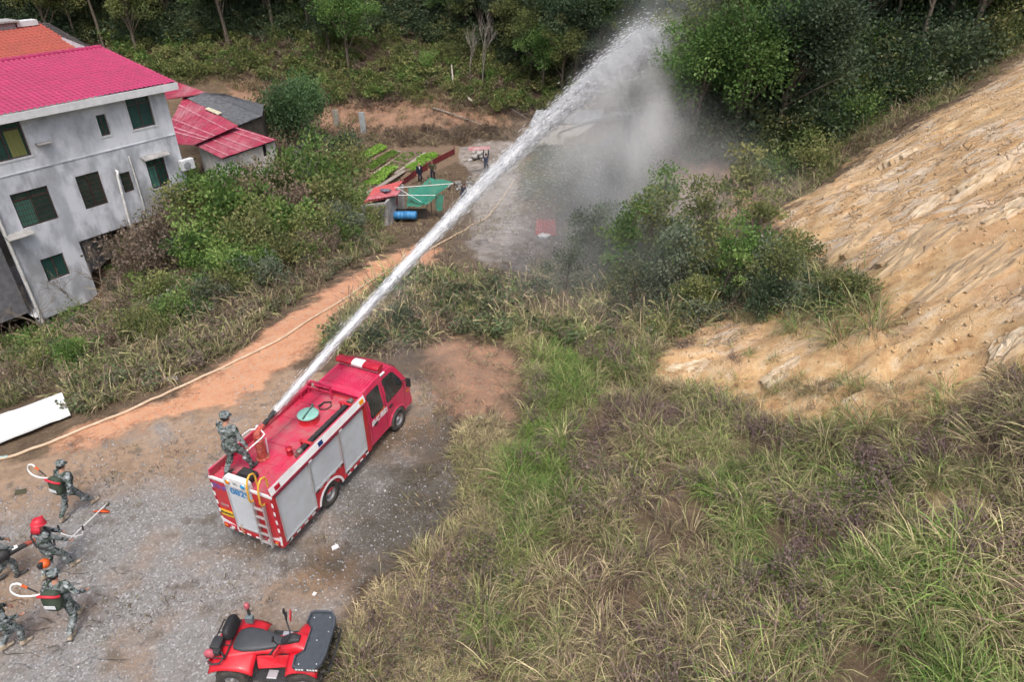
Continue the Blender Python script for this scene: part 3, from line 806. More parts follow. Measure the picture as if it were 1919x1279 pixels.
# house local frame: x runs along the facade towards the left (s), y points out of the facade (n), z up
def hp(s, n, z): return Vector((HCORNER.x - s * H_C + n * H_S, HCORNER.y - s * H_S - n * H_C, z))
house = empty('plastered_house', hp(0, 0, 0))
house.matrix_world = Matrix(((-H_C, H_S, 0, HCORNER.x), (-H_S, -H_C, 0, HCORNER.y), (0, 0, 1, 0), (0, 0, 0, 1)))
tag(house, 'grey rendered three storey house with crimson pantile roof and barred windows', 'house')

def wall_holes(mb, s0, s1, z0, z1, holes, thick=.24, depth=.16, mi=0):
    """front of a wall at y=0 with openings cut through it, reveals and all"""
    xs = sorted({s0, s1} | {h[0] for h in holes} | {h[1] for h in holes}); zs = sorted({z0, z1} | {h[2] for h in holes} | {h[3] for h in holes})
    for i in range(len(xs) - 1):
        for j in range(len(zs) - 1):
            cx, cz = (xs[i] + xs[i + 1]) / 2, (zs[j] + zs[j + 1]) / 2
            if any(h[0] < cx < h[1] and h[2] < cz < h[3] for h in holes): continue
            mb.quad((xs[i], 0, zs[j]), (xs[i], 0, zs[j + 1]), (xs[i + 1], 0, zs[j + 1]), (xs[i + 1], 0, zs[j]), mi)
    for (a, b, c, d) in holes:
        for p, q in (((a, c), (b, c)), ((b, c), (b, d)), ((b, d), (a, d)), ((a, d), (a, c))):
            mb.quad((p[0], 0, p[1]), (q[0], 0, q[1]), (q[0], -depth - .06, q[1]), (p[0], -depth - .06, p[1]), mi)

WIN = {  # s0, s1, z0, z1
 'up_right': (.88, 2.10, 4.08, 5.69 - .12), 'up_small': (3.2, 3.67, 4.11, 5.10), 'up_left': (6.86, 8.6, 4.02, 5.62),
 'mid_left': (6.75, 8.34, .98, 2.59), 'mid_bars': (4.35, 5.46, .98, 2.62), 'mid_small': (2.9, 3.42, 1.22, 2.22), 'mid_right': (.96, 1.97, .98, 2.53), 'low': (7.15, 8.19, -1.81, -.65)}
mb = MB()
wall_holes(mb, 0, 9.2, 3.42, 5.72, [h for h in WIN.values() if h[2] > 3])
mb.add([(0, 0, -3.49), (0, -9, -3.49), (0, -9, 7.4), (0, -5.8, 7.0), (0, 0, 5.9)], [(0, 1, 2, 3, 4)])       # right gable wall
mb.quad((6.3, 0, -3.49), (9.2, 0, -3.49), (9.2, -9, -3.49), (6.3, -9, -3.49))
mb.quad((0, -9, -3.49), (9.2, -9, -3.49), (9.2, -9, 6.5), (0, -9, 6.5))
mb.build('wall', M_PLASTER, house)
mb = MB(); wall_holes(mb, 0, 9.2, -.4, 3.42, [h for h in WIN.values() if 0 < h[2] < 3]); wall_holes(mb, 6.3, 9.2, -3.49, -.4, [WIN['low']]); mb.quad((6.3, 0, -3.49), (6.3, 0, -.4), (6.3, -2.2, -.4), (6.3, -2.2, -3.49)); mb.quad((0, 0, -.4), (6.3, 0, -.4), (6.3, -2.2, -.4), (0, -2.2, -.4)); mb.quad((0, -2.2, -3.6), (0, -2.2, -.4), (6.3, -2.2, -.4), (6.3, -2.2, -3.6)); mb.build('wall', M_PLASTER2, house)
# bay to the left of the corner, in grey block
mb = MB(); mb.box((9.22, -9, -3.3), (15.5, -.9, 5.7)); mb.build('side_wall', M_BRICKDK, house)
mb = MB()
for s in (9.0, 6.66): mb.box((s - .22, -.5, -6.2), (s + .22, -.06, -3.49))
for s in (9.0, 6.0, 3.0, .4): mb.box((s - .22, -8.6, -6.2), (s + .22, -8.2, -3.49))
for s in (9.0, 6.66):
    pm = MB(); pm.box((s - .22, -.5, -6.2), (s + .22, -.06, -3.49)); pm.build('pillar', M_CONC, house, .02)
pm = MB(); pm.box((.2, -8.6, -6.2), (9.0, -8.2, -3.49)); pm.build('rear_foundation_wall', M_CONC, house)
pm = MB(); pm.box((0, -8.1, -6.2), (6.28, -2.3, -3.2)); pm.build('foundation_block', M_CONC, house)
pm = MB(); pm.box((.0, .002, 3.40), (9.2, .03, 3.45)); pm.build('render_edge_strip', M_PLASTER, house)

def window(nm, rect, bars=None, curtain=None, sash=2, transom=None, white_trim=False, broken=False):
    a, b, c, d = rect
    w = MB(); t = .055
    for bx in ((a, c, b, c + t), (a, d - t, b, d), (a, c, a + t, d), (b - t, c, b, d)): w.box((bx[0], -.15, bx[1]), (bx[2], -.09, bx[3]))
    for k in range(1, sash):
        x = a + (b - a) * k / sash; w.box((x - t / 2, -.148, c + t), (x + t / 2, -.092, d - t))
    if transom: w.box((a + t, -.146, transom - t / 2), (b - t, -.094, transom + t / 2))
    root = w.build('window', M_FRAME, house)
    zsplit = transom or d
    for k in range(sash):
        x0 = a + (b - a) * k / sash + t * .6; x1 = a + (b - a) * (k + 1) / sash - t * .6
        p = MB(); p.box((x0, -.128, c + t * .8), (x1, -.118, zsplit - t * .3)); p.build('pane', M_GLASS, root)
        if transom:
            p = MB(); p.box((x0, -.128, zsplit + t * .3), (x1, -.118, d - t * .8)); p.build('pane', M_GLASS, root)
    if curtain:
        x0, x1, z1, m = curtain
        p = MB(); n = 26; vs = []; fs = []
        for i in range(n + 1):
            x = x0 + (x1 - x0) * i / n; y = -.112 + .006 * math.sin(i * 1.9)
            vs += [(x, y, c + t), (x, y, z1)]
        for i in range(n): fs.append((2 * i, 2 * i + 1, 2 * i + 3, 2 * i + 2))
        p.add(vs, fs, 0, True); p.build('curtain', m, root)
    if bars:
        nb, nh, inset = bars
        g = MB()
        for i in range(nb + 1):
            x = a + .03 + (b - a - .06) * i / nb; g.cyl((x, -.03, c + .02), (x, -.03, d - .02), .011, 6)
        for j in range(nh + 1):
            z = c + .03 + (d - c - .06) * j / nh; g.bar((a + .01, -.03, z), (b - .01, -.03, z), .02, .02)
        g.build('grille', M_STEEL, root)
    if white_trim:
        g = MB(); q = .07
        for bx in ((a - q, c - q, b + q, c), (a - q, c, a, d + q), (b, c, b + q, d + q)): g.box((bx[0], .003, bx[1]), (bx[2], .03, bx[3]))
        g.build('surround', M_TRIM, root)
    return root
mb = MB()
for (a, b, c, d) in WIN.values(): mb.box((a - .2, -.9, c - .2), (b + .2, -.24, d + .2))
window('w', WIN['up_right'], None, None, 2, 5.22, True)
window('w', WIN['up_small'], None, None, 2, None, True)
window('w', WIN['up_left'], None, (7.0, 7.6, 5.2, M_CURT_Y), 2, 5.25, True)
window('w', WIN['mid_left'], (14, 6, 0), (7.5, 8.28, 2.2, M_CURT_G), 2, 2.22)
window('w', WIN['mid_bars'], (12, 7, 0), None, 2, None)
window('w', WIN['mid_small'], (6, 3, 0), None, 1, None)
window('w', WIN['mid_right'], (4, 3, 0), (1.45, 1.93, 2.1, M_CURT_G), 2, 2.15)
window('w', WIN['low'], None, None, 2, None)
for (s0, s1, z) in ((7.0, 7.0, 0), ): pass
mb = MB(); mb.box((5.95, .003, 4.42), (6.6, .34, 4.48)); mb.build('ledge', M_CONC, house, .01)
mb = MB(); mb.prism([(.75, .003, 2.75), (.75, .40, 2.62), (.75, .40, 2.58), (.75, .003, 2.68)], (1.4, 0, 0)); mb.build('window_hood', M_CONC, house)
mb = MB(); mb.prism([(8.1, .003, .95), (8.1, .5, .82), (8.1, .5, .78), (8.1, .003, .87)], (1.1, 0, 0)); mb.build('window_hood', M_CONC, house)
# gutter pipes
mb = MB(); mb.tube([(3.55, .05, 2.42), (3.55, .18, 2.40), (3.62, .2, 2.2), (3.75, .2, -.1), (3.78, .22, -.5), (3.6, .25, -.62), (2.6, .3, -.55)], .065, 8); mb.build('drain_pipe', M_PVC, house)
mb = MB(); mb.tube([(2.72, .05, 2.95), (2.72, .06, 1.0), (2.75, .08, -.6)], .035, 6); mb.build('downpipe', M_PVC, house)
mb = MB(); mb.tube([(9.12, .07, 5.4), (9.12, .07, -3.6)], .07, 8); mb.build('corner_pipe', M_PVC, house)
# air conditioner outdoor unit on the end of the facade
ac = empty('air_conditioner'); ac.parent = house
mb = MB(); mb.box((-.45, .06, 1.55), (.30, .36, 2.1)); mb.build('casing', M_TRIM, ac, .02)
mb = MB(); mb.lathe([(.2, .0), (.2, .012), (.16, .016), (.05, .016), (.0, .02)], (.0, .362, 1.82), (0, 1, 0), 20); mb.build('fan_grille', mat('grille_grey', (.28, .29, .30), rough=.5), ac)
for x in (-.35, .2):
    mb = MB(); mb.bar((x, .003, 1.52), (x, .4, 1.52), .04); mb.build('bracket', M_STEEL, ac)

def tile_roof(mb, s0, s1, n0, z0, n1, z1, pitch=.21, rows=14, amp=.055, step=.055, mi=0, thick=.02, per=6):
    """wavy pantile sheet: s along the eave, from eave (n0,z0) up to ridge (n1,z1)"""
    ns = int((s1 - s0) / pitch * per); vs = []; fs = []
    nr = rows * 2
    for r in range(rows):
        for e in (0, 1):
            t = (r + e) / rows
            for i in range(ns + 1):
                s = s0 + (s1 - s0) * i / ns
                h = amp * (.5 + .5 * math.cos(2 * math.pi * (s - s0) / pitch)) + (step if e == 0 else 0)
                vs.append((s, n0 + (n1 - n0) * t, z0 + (z1 - z0) * t + h))
    w = ns + 1
    for r in range(nr - 1):
        for i in range(ns): fs.append((r * w + i, r * w + i + 1, (r + 1) * w + i + 1, (r + 1) * w + i))
    mb.add(vs, fs, mi, True)
mb = MB(); tile_roof(mb, -.42, 15.5, .55, 5.97, -5.8, 7.06, .24, 20)
roof = mb.build('roof', M_PINKROOF, house)
mb = MB()
mb.prism([(-.45, .50, 5.66), (-.45, .60, 5.66), (-.45, .60, 5.99), (-.45, .50, 5.99)], (16.1, 0, 0))
mb.quad((-.45, .50, 5.68), (15.5, .50, 5.68), (15.5, 0, 5.68), (-.45, 0, 5.68))
mb.prism([(-.47, .6, 5.72), (-.47, .6, 5.96), (-.47, -5.8, 7.02), (-.47, -5.8, 6.8)], (.05, 0, 0)); mb.build('fascia', M_TRIM, house)
mb = MB()
for k in range(40):
    s = -.4 + k * .4; mb.tube([(s, -5.8, 7.10), (s + .42, -5.8, 7.115)], [.10, .12], 8)
mb.build('ridge_cap', M_PINKROOF, roof)

# taller house behind with the faded orange roof
rear = empty('orange_roofed_house', house.location.copy()); rear.matrix_world = house.matrix_world.copy()
tag(rear, 'house with faded orange roof and black tiled verge, behind crimson roof', 'house')
mb = MB(); mb.box((-.5, -15.5, -6), (16, -7.6, 6.6)); mb.add([(-.5, -7.6, 6.6), (-.5, -15.5, 6.6), (-.5, -11.6, 7.75)], [(0, 1, 2)]); mb.build('wall', M_OLDWALL, rear)
mb = MB(); tile_roof(mb, -.2, 16, -7.2, 6.75, -11.6, 7.85, .25, 12); r1 = mb.build('roof', M_ORANGEROOF, rear)
mb = MB(); tile_roof(mb, -.2, 16, -16.0, 6.75, -11.6, 7.85, .25, 8); mb.build('roof', M_ORANGEROOF, rear)
mb = MB()
for k in range(22):
    t = k / 22; mb.cbox((-.42, -7.0 - 4.6 * t, 6.78 + 1.08 * t), (.5, .26, .07))
for k in range(22):
    t = k / 22; mb.cbox((-.42, -16.2 + 4.6 * t, 6.78 + 1.08 * t), (.5, .26, .07))
mb.build('verge_tile', M_BLACKTILE, r1)
mb = MB()
for k in range(34): mb.tube([(-.3 + k * .48, -11.6, 7.9), (.2 + k * .48, -11.6, 7.91)], [.09, .11], 7)
mb.build('ridge_tile', M_BLACKTILE, r1)
mb = MB(); mb.box((1.2, -12.3, 7.6), (4.6, -11.2, 8.12)); mb.box((1.0, -12.5, 8.12), (4.8, -11.0, 8.2)); mb.build('roof_tank_slab', M_CONC, rear)
mb = MB(); mb.box((.0, -11.9, 7.85), (1.1, -11.2, 8.12)); mb.build('parapet_cap', M_TRIM, rear)

# ------------------------------------------------------------------ low sheds to the right of the house
def sheet_roof(name, corners, mat_, parent, pitch=.16, amp=.02, thick=.03, sub=1):
    """corrugated sheet stretched over four corner points a(eave left) b(eave right) c(ridge right) d(ridge left); ribs run eave to ridge"""
    a, b, c, d = [Vector(p) for p in corners]
    ln = (b - a).length; n = max(8, int(ln / pitch * 4)); vs = []; fs = []
    nor = (b - a).cross(d - a).normalized()
    if nor.z < 0: nor = -nor
    for j in range(2):
        for i in range(n + 1):
            t = i / n; p = (a.lerp(b, t) if j == 0 else d.lerp(c, t))
            h = amp * (1 if (i % 4) in (1, 2) else -1)
            vs.append(p + nor * h)
    m = n + 1
    for i in range(n): fs.append((i, i + 1, m + i + 1, m + i))
    mb = MB(); mb.add(vs, fs, 0)
    k = len(vs); vs2 = [v - nor * thick for v in vs]
    mb.add(vs2, [f[::-1] for f in fs], 0)
    return mb.build(name, mat_, parent)
shed = empty('long_shed', at(420, 285, -4.6)); tag(shed, 'low whitewashed shed with streaked red metal roofs beside the grey house', 'shed')
def sh(u, v, z): return at(u, v, z) - shed.location
A, B, Cc, D = sh(362, 270, -1.75), sh(416, 297, -2.0), sh(519, 262, -2.0), sh(437, 236, -1.45)
sheet_roof('roof', (A, B, Cc, D), M_REDROOF, shed)          # front part
A2, B2, C2, D2 = sh(322, 272, -1.35), sh(362, 270, -1.45), sh(440, 235, -1.2), sh(330, 182, -.3)
sheet_roof('roof', (sh(300, 268, -1.0), sh(364, 272, -1.55), sh(446, 236, -1.2), sh(345, 178, -.2)), M_REDROOF, shed)
sheet_roof('roof', (sh(290, 190, .1), sh(345, 181, -.05), sh(388, 174, .05), sh(310, 146, .7)), M_REDROOF, shed)
M_STRIPE = mat('faded_strip', (.50, .24, .28), (.40, .10, .14), 3, .6)
def strip(a, b, c, d, t0, t1, up=.035):
    f = lambda p, q, t: p.lerp(q, t)
    P = [f(a, b, t0), f(a, b, t1), f(d, c, t1), f(d, c, t0)]
    mbs = MB(); mbs.prism([p + Vector((0, 0, up)) for p in P], (0, 0, .012)); mbs.build('faded_sheet_strip', M_STRIPE, shed)
Q2 = (sh(300, 268, -1.0), sh(364, 272, -1.55), sh(446, 236, -1.2), sh(345, 178, -.2))
for t0 in (.22, .30, .44, .74): strip(Q2[0], Q2[3], Q2[2], Q2[1], t0, t0 + .03)
for t0 in (.1, .32, .5, .78, .93): strip(A, D, Cc, B, t0, t0 + .03)
# whitewashed walls under the front roof
p1, p2, p3 = sh(372, 274, -2.05), sh(417, 299, -2.2), sh(515, 265, -2.15)
mb = MB()
def wallseg(mb, p, q, zb, t=.2):
    d = (q - p); d.z = 0; nrm = Vector((-d.y, d.x, 0)).normalized() * t
    mb.add([(p.x, p.y, zb), (q.x, q.y, zb), tuple(q), tuple(p), (p.x + nrm.x, p.y + nrm.y, zb), (q.x + nrm.x, q.y + nrm.y, zb), tuple(q + nrm), tuple(p + nrm)], [(0, 1, 2, 3), (7, 6, 5, 4), (0, 4, 5, 1), (1, 5, 6, 2), (2, 6, 7, 3), (3, 7, 4, 0)])
zb = -2.6
wallseg(mb, p1, p2, zb)
da = (p3 - p2)
wallseg(mb, p2, p2 + da * .74, zb); wallseg(mb, p2 + da * .82, p3, zb)
lo = p2 + da * .74; hi = p2 + da * .82
l2 = lo.copy(); h2 = hi.copy(); l2.z -= .9; h2.z -= .9; wallseg(mb, l2, h2, zb)
p4 = sh(440, 240, -1.7); wallseg(mb, p3, p4, zb)
mb.build('wall', M_OLDWALL, shed)
mb = MB(); q0 = lo.lerp(hi, .5); mb.bar(lo + Vector((.0, .25, -.45)), hi + Vector((0, .25, -.45)), .02, .85); mb.build('opening_shade_panel', M_DARK, shed)  # near-black panel behind the wall gap, painted as the unlit room's shade
grey = empty('grey_roofed_shed', at(430, 220, -4.8)); tag(grey, 'shed with weathered dark grey corrugated roof behind the red roofs', 'shed')
gl = lambda u, v, z: at(u, v, z) - grey.location
sheet_roof('roof', (gl(345, 181, -.15), gl(447, 234, -1.35), gl(492, 216, -1.3), gl(383, 173, .1)), M_GREYROOF, grey, .22, .025)
sheet_roof('roof', (gl(383, 173, .12), gl(491, 216, -1.28), gl(494, 196, -1.2), gl(420, 176, .0)), M_GREYROOF, grey, .22, .025)
a_, b_, c_, d_ = gl(384, 205, -.58), gl(408, 216, -.85), gl(416, 212, -.8), gl(391, 202, -.52)
sheet_roof('skylight_sheet', (a_ + Vector((0, 0, .06)), b_ + Vector((0, 0, .06)), c_ + Vector((0, 0, .06)), d_ + Vector((0, 0, .06))), mat('cream_sheet', (.52, .48, .36), rough=.6), grey)
mb = MB(); wallseg(mb, gl(447, 236, -1.5), gl(490, 219, -1.45), zb); wallseg(mb, gl(490, 219, -1.45), gl(493, 200, -1.4), zb); mb.build('wall', mat('old_timber', (.055, .045, .038), (.10, .08, .065), 4, .9), grey)
# ================================================================== FIRE TRUCK
M_RED = mat('truck_red', (.54, .012, .022), (.47, .012, .028), 1.2, .30, coat=.3, spec=.5, dirt=(.36, .10, .085), dscale=2.2, damt=.6)
M_REDDECK = mat('deck_red', (.56, .035, .085), (.47, .03, .075), 1.6, .30, spec=.6, dirt=(.40, .20, .18), dscale=1.7, damt=.9)
M_CABRED = mat('cab_red', (.58, .014, .075), (.52, .02, .08), 1.0, .28, coat=.4, spec=.5, dirt=(.55, .15, .20), dscale=1.8, damt=.55)
M_WHITE = mat('paint_white', (.78, .78, .78), (.70, .70, .70), 3, .4, dirt=(.55, .50, .47), dscale=2, damt=.35)
M_ALU = mat('shutter_alu', (.60, .63, .66), (.52, .55, .58), .8, .42, metal=.3, dirt=(.45, .43, .41), dscale=1.6, damt=.5)
M_ALUTRIM = mat('alu_trim', (.62, .63, .64), None, rough=.35, metal=.6)
M_BLACK = mat('rubber_black', (.022, .022, .024), (.035, .034, .033), 8, .65)
M_TYRE = mat('tyre', (.035, .034, .033), (.075, .065, .055), 7, .85, bump=.3, bscale=60)
M_RIM = mat('rim_grey', (.42, .42, .43), (.28, .27, .27), 6, .45, metal=.5)
M_TGLASS = mat('cab_glass', (.02, .022, .024), (.055, .06, .06), 2.0, .06, spec=.7)
M_CHASSIS = mat('chassis', (.03, .028, .027), (.06, .05, .045), 5, .8)
M_YEL = mat('yellow_rail', (.72, .42, .05), (.62, .36, .05), 6, .45)
M_LADDER = mat('ladder_alu', (.55, .54, .54), (.42, .41, .41), 8, .4, metal=.5)
M_REDLENS = mat('red_lens', (.40, .012, .03), None, rough=.15, spec=.6)
M_AMBER = mat('amber_lens', (.75, .25, .01), None, rough=.2, spec=.6)
M_BLUELENS = mat('blue_lens', (.02, .30, .62), None, rough=.15, spec=.6)
M_NAVY = mat('navy_lens', (.01, .03, .13), None, rough=.2)
M_HATCH = mat('hatch_green', (.20, .42, .36), (.26, .48, .42), 5, .5, dirt=(.2, .3, .27), dscale=3, damt=.5)
M_BURG = mat('burgundy_strip', (.16, .012, .03), None, rough=.4)
M_COUPL = mat('coupling', (.30, .27, .23), (.20, .17, .14), 12, .5, metal=.6)
M_PLATE = mat('plate_yellow', (.75, .48, .03), None, rough=.45)
M_BLUEPAINT = mat('blue_lettering', (.03, .22, .50), None, rough=.5)
M_PURPLE = mat('blue_lettering_worn', (.16, .10, .33), None, rough=.5)
M_ORANGEPAINT = mat('orange_lettering', (.80, .16, .02), None, rough=.5)

TYAW = 1.176
truck = empty('fire_truck', (-6.26, 11.37, 0), TYAW)
tag(truck, 'red double cab forest fire truck with grey roller shutters, water cannon spraying', 'fire truck')
HW, L0, ZT, ZB, ZD = .91, 3.84, 2.29, .40, 2.03
T = truck
# body core: box with recesses behind the shutters
SHUT = [(.14, 1.30, .52, 1.98), (1.37, 2.52, 1.00, 1.98), (2.60, 3.60, .58, 1.98)]
mb = MB()
mb.box((.05, -HW + .06, ZB + .06), (L0, HW - .06, ZD - .03))          # inner core
for sgn in (-1, 1):
    y0 = sgn * HW
    xs = sorted({0.0, L0} | {s[0] for s in SHUT} | {s[1] for s in SHUT}); zs = sorted({ZB, 2.06, 1.98, .52, .58, 1.0})
    arch_c, arch_r = 1.934, .47
    for i in range(len(xs) - 1):
        for j in range(len(zs) - 1):
            cx, cz = (xs[i] + xs[i + 1]) / 2, (zs[j] + zs[j + 1]) / 2
            if any(s[0] < cx < s[1] and s[2] < cz < s[3] for s in SHUT): continue
            if xs[i] >= 1.30 and xs[i + 1] <= 2.6 and zs[j + 1] <= 1.001: continue
            mb.box((xs[i], y0, zs[j]), (xs[i + 1], y0 - sgn * .055, zs[j + 1]))
    # panel round the wheel arch
    n = 14; arc = [(arch_c + arch_r * math.cos(math.pi * k / n), .346 + arch_r * math.sin(math.pi * k / n)) for k in range(n + 1)]
    arc = [(x, max(z, ZB)) for x, z in arc]
    top = 1.0
    for k in range(n):
        (xa, za), (xb, zb_) = arc[k], arc[k + 1]
        mb.prism([(xa, y0, za), (xa, y0, top), (xb, y0, top), (xb, y0, zb_)], (0, -sgn * .055, 0))
    for xa, xb in ((1.30, arc[-1][0]), (arc[0][0], 2.6)): mb.box((xa, y0, ZB), (xb, y0 - sgn * .055, 1.0))
# rear face with the shutter opening
RS = (-.30, .42, .62, 1.96)
for (ya, yb, za, zb_) in ((-HW + .055, RS[0], ZB, 2.06), (RS[1], HW - .055, ZB, 2.06), (RS[0], RS[1], ZB, RS[2]), (RS[0], RS[1], RS[3], 2.06)):
    mb.box((0, ya, za), (.055, yb, zb_))
mb.box((L0 - .05, -HW + .055, ZB), (L0, HW - .055, 2.06))
mb.build('body', M_RED, T, .012)
# deck and side boards
mb = MB(); mb.box((.03, -HW + .05, ZD - .028), (L0 - .02, HW - .05, ZD)); mb.build('roof_deck', M_REDDECK, T)
mb = MB(); mb.box((.9, -.42, ZD + .002), (3.7, .84, ZD + .012)); mb.box((.32, .1, ZD + .002), (.36, .84, ZD + .05)); mb.box((.88, .84 - .02, ZD + .002), (3.7, .84, ZD + .02))
mb.build('deck_plate', M_REDDECK, T, .006)
mb = MB()
for x in (1.55, 2.5, 3.2): mb.box((x, -.42, ZD + .0125), (x + .012, .84, ZD + .0145))
mb.box((.9, .42, ZD + .0125), (3.7, .43, ZD + .0145)); mb.build('deck_seam', mat('seam_dark', (.16, .02, .035), rough=.7), T)
for sgn, nm in ((1, 'side_board'), (-1, 'side_board')):
    mb = MB()
    mb.prism([(0, sgn * HW, 2.062), (0, sgn * (HW - .05), ZT), (0, sgn * (HW - .10), ZT), (0, sgn * (HW - .055), ZD + .002)], (L0, 0, 0))
    mb.build(nm, M_REDDECK, T, .006)
    mb = MB()
    mb.prism([(.004, sgn * (HW + .004), 2.085), (.004, sgn * (HW - .043), ZT - .004), (.004, sgn * (HW - .047), ZT - .004), (.004, sgn * HW, 2.085)], (L0 - .01, 0, 0))
    band = mb.build('white_band', M_WHITE, T)
    mb = MB(); mb.box((.06, sgn * HW, 2.0), (L0 - .12, sgn * (HW + .035), 2.06)); mb.build('shutter_hood', M_BURG, T, .008)
    for k, (x, m) in enumerate(((.16, M_REDLENS), (1.78, M_NAVY), (3.58, M_AMBER))):
        mb = MB(); mb.prism([(x, sgn * (HW + .003), 2.13), (x, sgn * (HW - .026), 2.235), (x, sgn * (HW - .016), 2.237), (x, sgn * (HW + .013), 2.132)], (.17, 0, 0)); mb.build('marker_light', m, T)
    for x in (1.30, 2.55):
        mb = MB(); mb.box((x, sgn * (HW + .036), 2.0), (x + .12, sgn * (HW + .042), 2.055)); mb.build('reflector_chip', M_WHITE, T)
# shutters
def shutter(x0, x1, z0, z1, sgn):
    mb = MB(); y = sgn * (HW - .022); n = int((z1 - z0) / .06); vs = []; fs = []
    for k in range(n):
        za = z0 + (z1 - z0) * k / n; zb_ = z0 + (z1 - z0) * (k + 1) / n
        for z, o in ((za, -sgn * .006), (za + .010, sgn * .005), (zb_ - .006, sgn * .007), (zb_, -sgn * .006)):
            vs += [(x0, y + o, z), (x1, y + o, z)]
    for k in range(len(vs) // 2 - 1): fs.append((2 * k, 2 * k + 1, 2 * k + 3, 2 * k + 2) if sgn < 0 else (2 * k, 2 * k + 2, 2 * k + 3, 2 * k + 1))
    mb.add(vs, fs)
    r = mb.build('roller_shutter', M_ALU, T)
    t = MB(); w = .032
    for bx in ((x0 - w, z0 - w, x0, z1 + .01), (x1, z0 - w, x1 + w, z1 + .01), (x0, z1 - .002, x1, z1 + .012)): t.box((bx[0], sgn * (HW - .02), bx[1]), (bx[2], sgn * (HW + .012), bx[3]))
    t.build('shutter_rail', M_ALUTRIM, r, .004)
    t = MB(); t.box((x0, sgn * (HW - .016), z0 - .02), (x1, sgn * (HW + .022), z0 + .035)); t.build('lift_bar', M_ALUTRIM, r, .008)
    for x in (x0 + .02, x1 - .10):
        t = MB(); t.box((x, sgn * (HW + .0), z0 - .05), (x + .08, sgn * (HW + .034), z0 + .0)); t.build('lock', M_BLACK, r, .006)
for s in SHUT:
    for sgn in (-1, 1): shutter(*s, sgn)
# rear shutter
mb = MB(); n = 32; vs = []; fs = []
for k in range(n):
    za = RS[2] + (RS[3] - RS[2]) * k / n; zb_ = RS[2] + (RS[3] - RS[2]) * (k + 1) / n
    for z, o in ((za, .022), (za + .006, .017), (zb_ - .004, .016), (zb_, .022)): vs += [(o, RS[0], z), (o, RS[1], z)]
for k in range(len(vs) // 2 - 1): fs.append((2 * k, 2 * k + 2, 2 * k + 3, 2 * k + 1))
mb.add(vs, fs); rsh = mb.build('rear_shutter', M_ALU, T)
for ya, yb in ((RS[0] - .03, RS[0]), (RS[1], RS[1] + .03)):
    mb = MB(); mb.box((-.012, ya, RS[2]), (.02, yb, RS[3])); mb.build('shutter_rail', M_ALUTRIM, rsh, .004)
mb = MB(); mb.box((-.022, RS[0], RS[2] - .02), (.016, RS[1], RS[2] + .035)); mb.build('lift_bar', M_ALUTRIM, rsh, .008)
# white arch trims
for sgn in (-1, 1):
    mb = MB(); n = 16; vs = []; fs = []
    for k in range(n + 1):
        a = math.radians(8) + math.radians(164) * k / n
        for r in (.47, .535):
            for o in (.0, .022): vs.append((1.934 + r * math.cos(a), sgn * (HW - .01 + o), .346 + r * math.sin(a)))
    for k in range(n):
        a, b = 4 * k, 4 * k + 4
        fs += [(a + 1, a + 3, b + 3, b + 1), (a, b, b + 2, a + 2), (a, a + 1, b + 1, b), (a + 2, b + 2, b + 3, a + 3)]
    mb.add(vs, fs); mb.build('arch_trim', M_WHITE, T)
# reflective tape: red and white blocks
def tape(p, q, w, nrm, n, mats=(M_REDLENS, M_WHITE)):
    p = Vector(p); q = Vector(q); nrm = Vector(nrm)
    for k in range(n):
        a = p.lerp(q, (k + .04) / n); b = p.lerp(q, (k + .96) / n)
        mb = MB(); mb.bar(a + nrm * .003, b + nrm * .003, w, .006, 0, nrm); mb.build('reflective_tape', mats[k % 2], T)
tape((.03, -HW, .44), (1.38, -HW, .44), .055, (0, -1, 0), 9); tape((2.5, -HW, .44), (3.8, -HW, .44), .055, (0, -1, 0), 9)
tape((1.39, -HW - .002, .965), (2.5, -HW - .002, .965), .05, (0, -1, 0), 8)
tape((0, HW - .03, .5), (0, HW - .03, 2.0), .05, (-1, 0, 0), 11); tape((0, -HW + .03, .5), (0, -HW + .03, 2.0), .05, (-1, 0, 0), 11)
tape((0, -HW + .05, .42), (0, HW - .05, .42), .05, (-1, 0, 0), 13)
# rear: white top beam and lower corners, lamps, plate, ladder
mb = MB(); mb.box((-.012, -HW, 2.0), (.03, HW, 2.085)); mb.build('rear_top_beam', M_WHITE, T, .01)
for sgn in (-1, 1):
    mb = MB(); mb.prism([(-.008, sgn * (HW - .01), .47), (-.008, sgn * .42, .47), (-.008, sgn * .42, .56), (-.008, sgn * (HW - .01), .74)], (.006, 0, 0)); mb.build('white_corner', M_WHITE, T)
    tl = MB(); tl.box((-.045, sgn * .84, .50), (-.009, sgn * .46, .60)); tlo = tl.build('tail_light', M_REDLENS, T, .012)
    for ya, yb, m in ((.80, .72, M_AMBER), (.60, .50, M_WHITE)):
        q = MB(); q.box((-.05, sgn * ya, .515), (-.044, sgn * yb, .585)); q.build('lens', m, tlo)
# light box with two round lamps and dark horn behind
mb = MB(); mb.prism([(-.03, -.30, 1.99), (-.03, .44, 1.99), (-.03, .44, 2.20), (-.03, .36, 2.28), (-.03, -.22, 2.28), (-.03, -.30, 2.20)], (.14, 0, 0))
lb = mb.build('rear_light_box', M_WHITE, T, .012)
for y, m in ((.30, M_AMBER), (-.14, M_BLUELENS)):
    q = MB(); q.lathe([(.0, .035), (.04, .03), (.062, .012), (.066, 0)], (-.03, y, 2.13), (-1, 0, 0), 20); q.build('round_lamp', m, lb)
    q = MB(); q.lathe([(.066, .014), (.078, .012), (.080, 0)], (-.03, y, 2.13), (-1, 0, 0), 20); q.build('lamp_ring', M_ALUTRIM, lb)
mb = MB(); mb.box((.14, -.18, ZD + .003), (.46, .24, ZD + .17)); mb.box((.20, -.12, ZD + .17), (.42, .18, ZD + .24)); mb.build('siren_box', M_BLACK, T, .02)
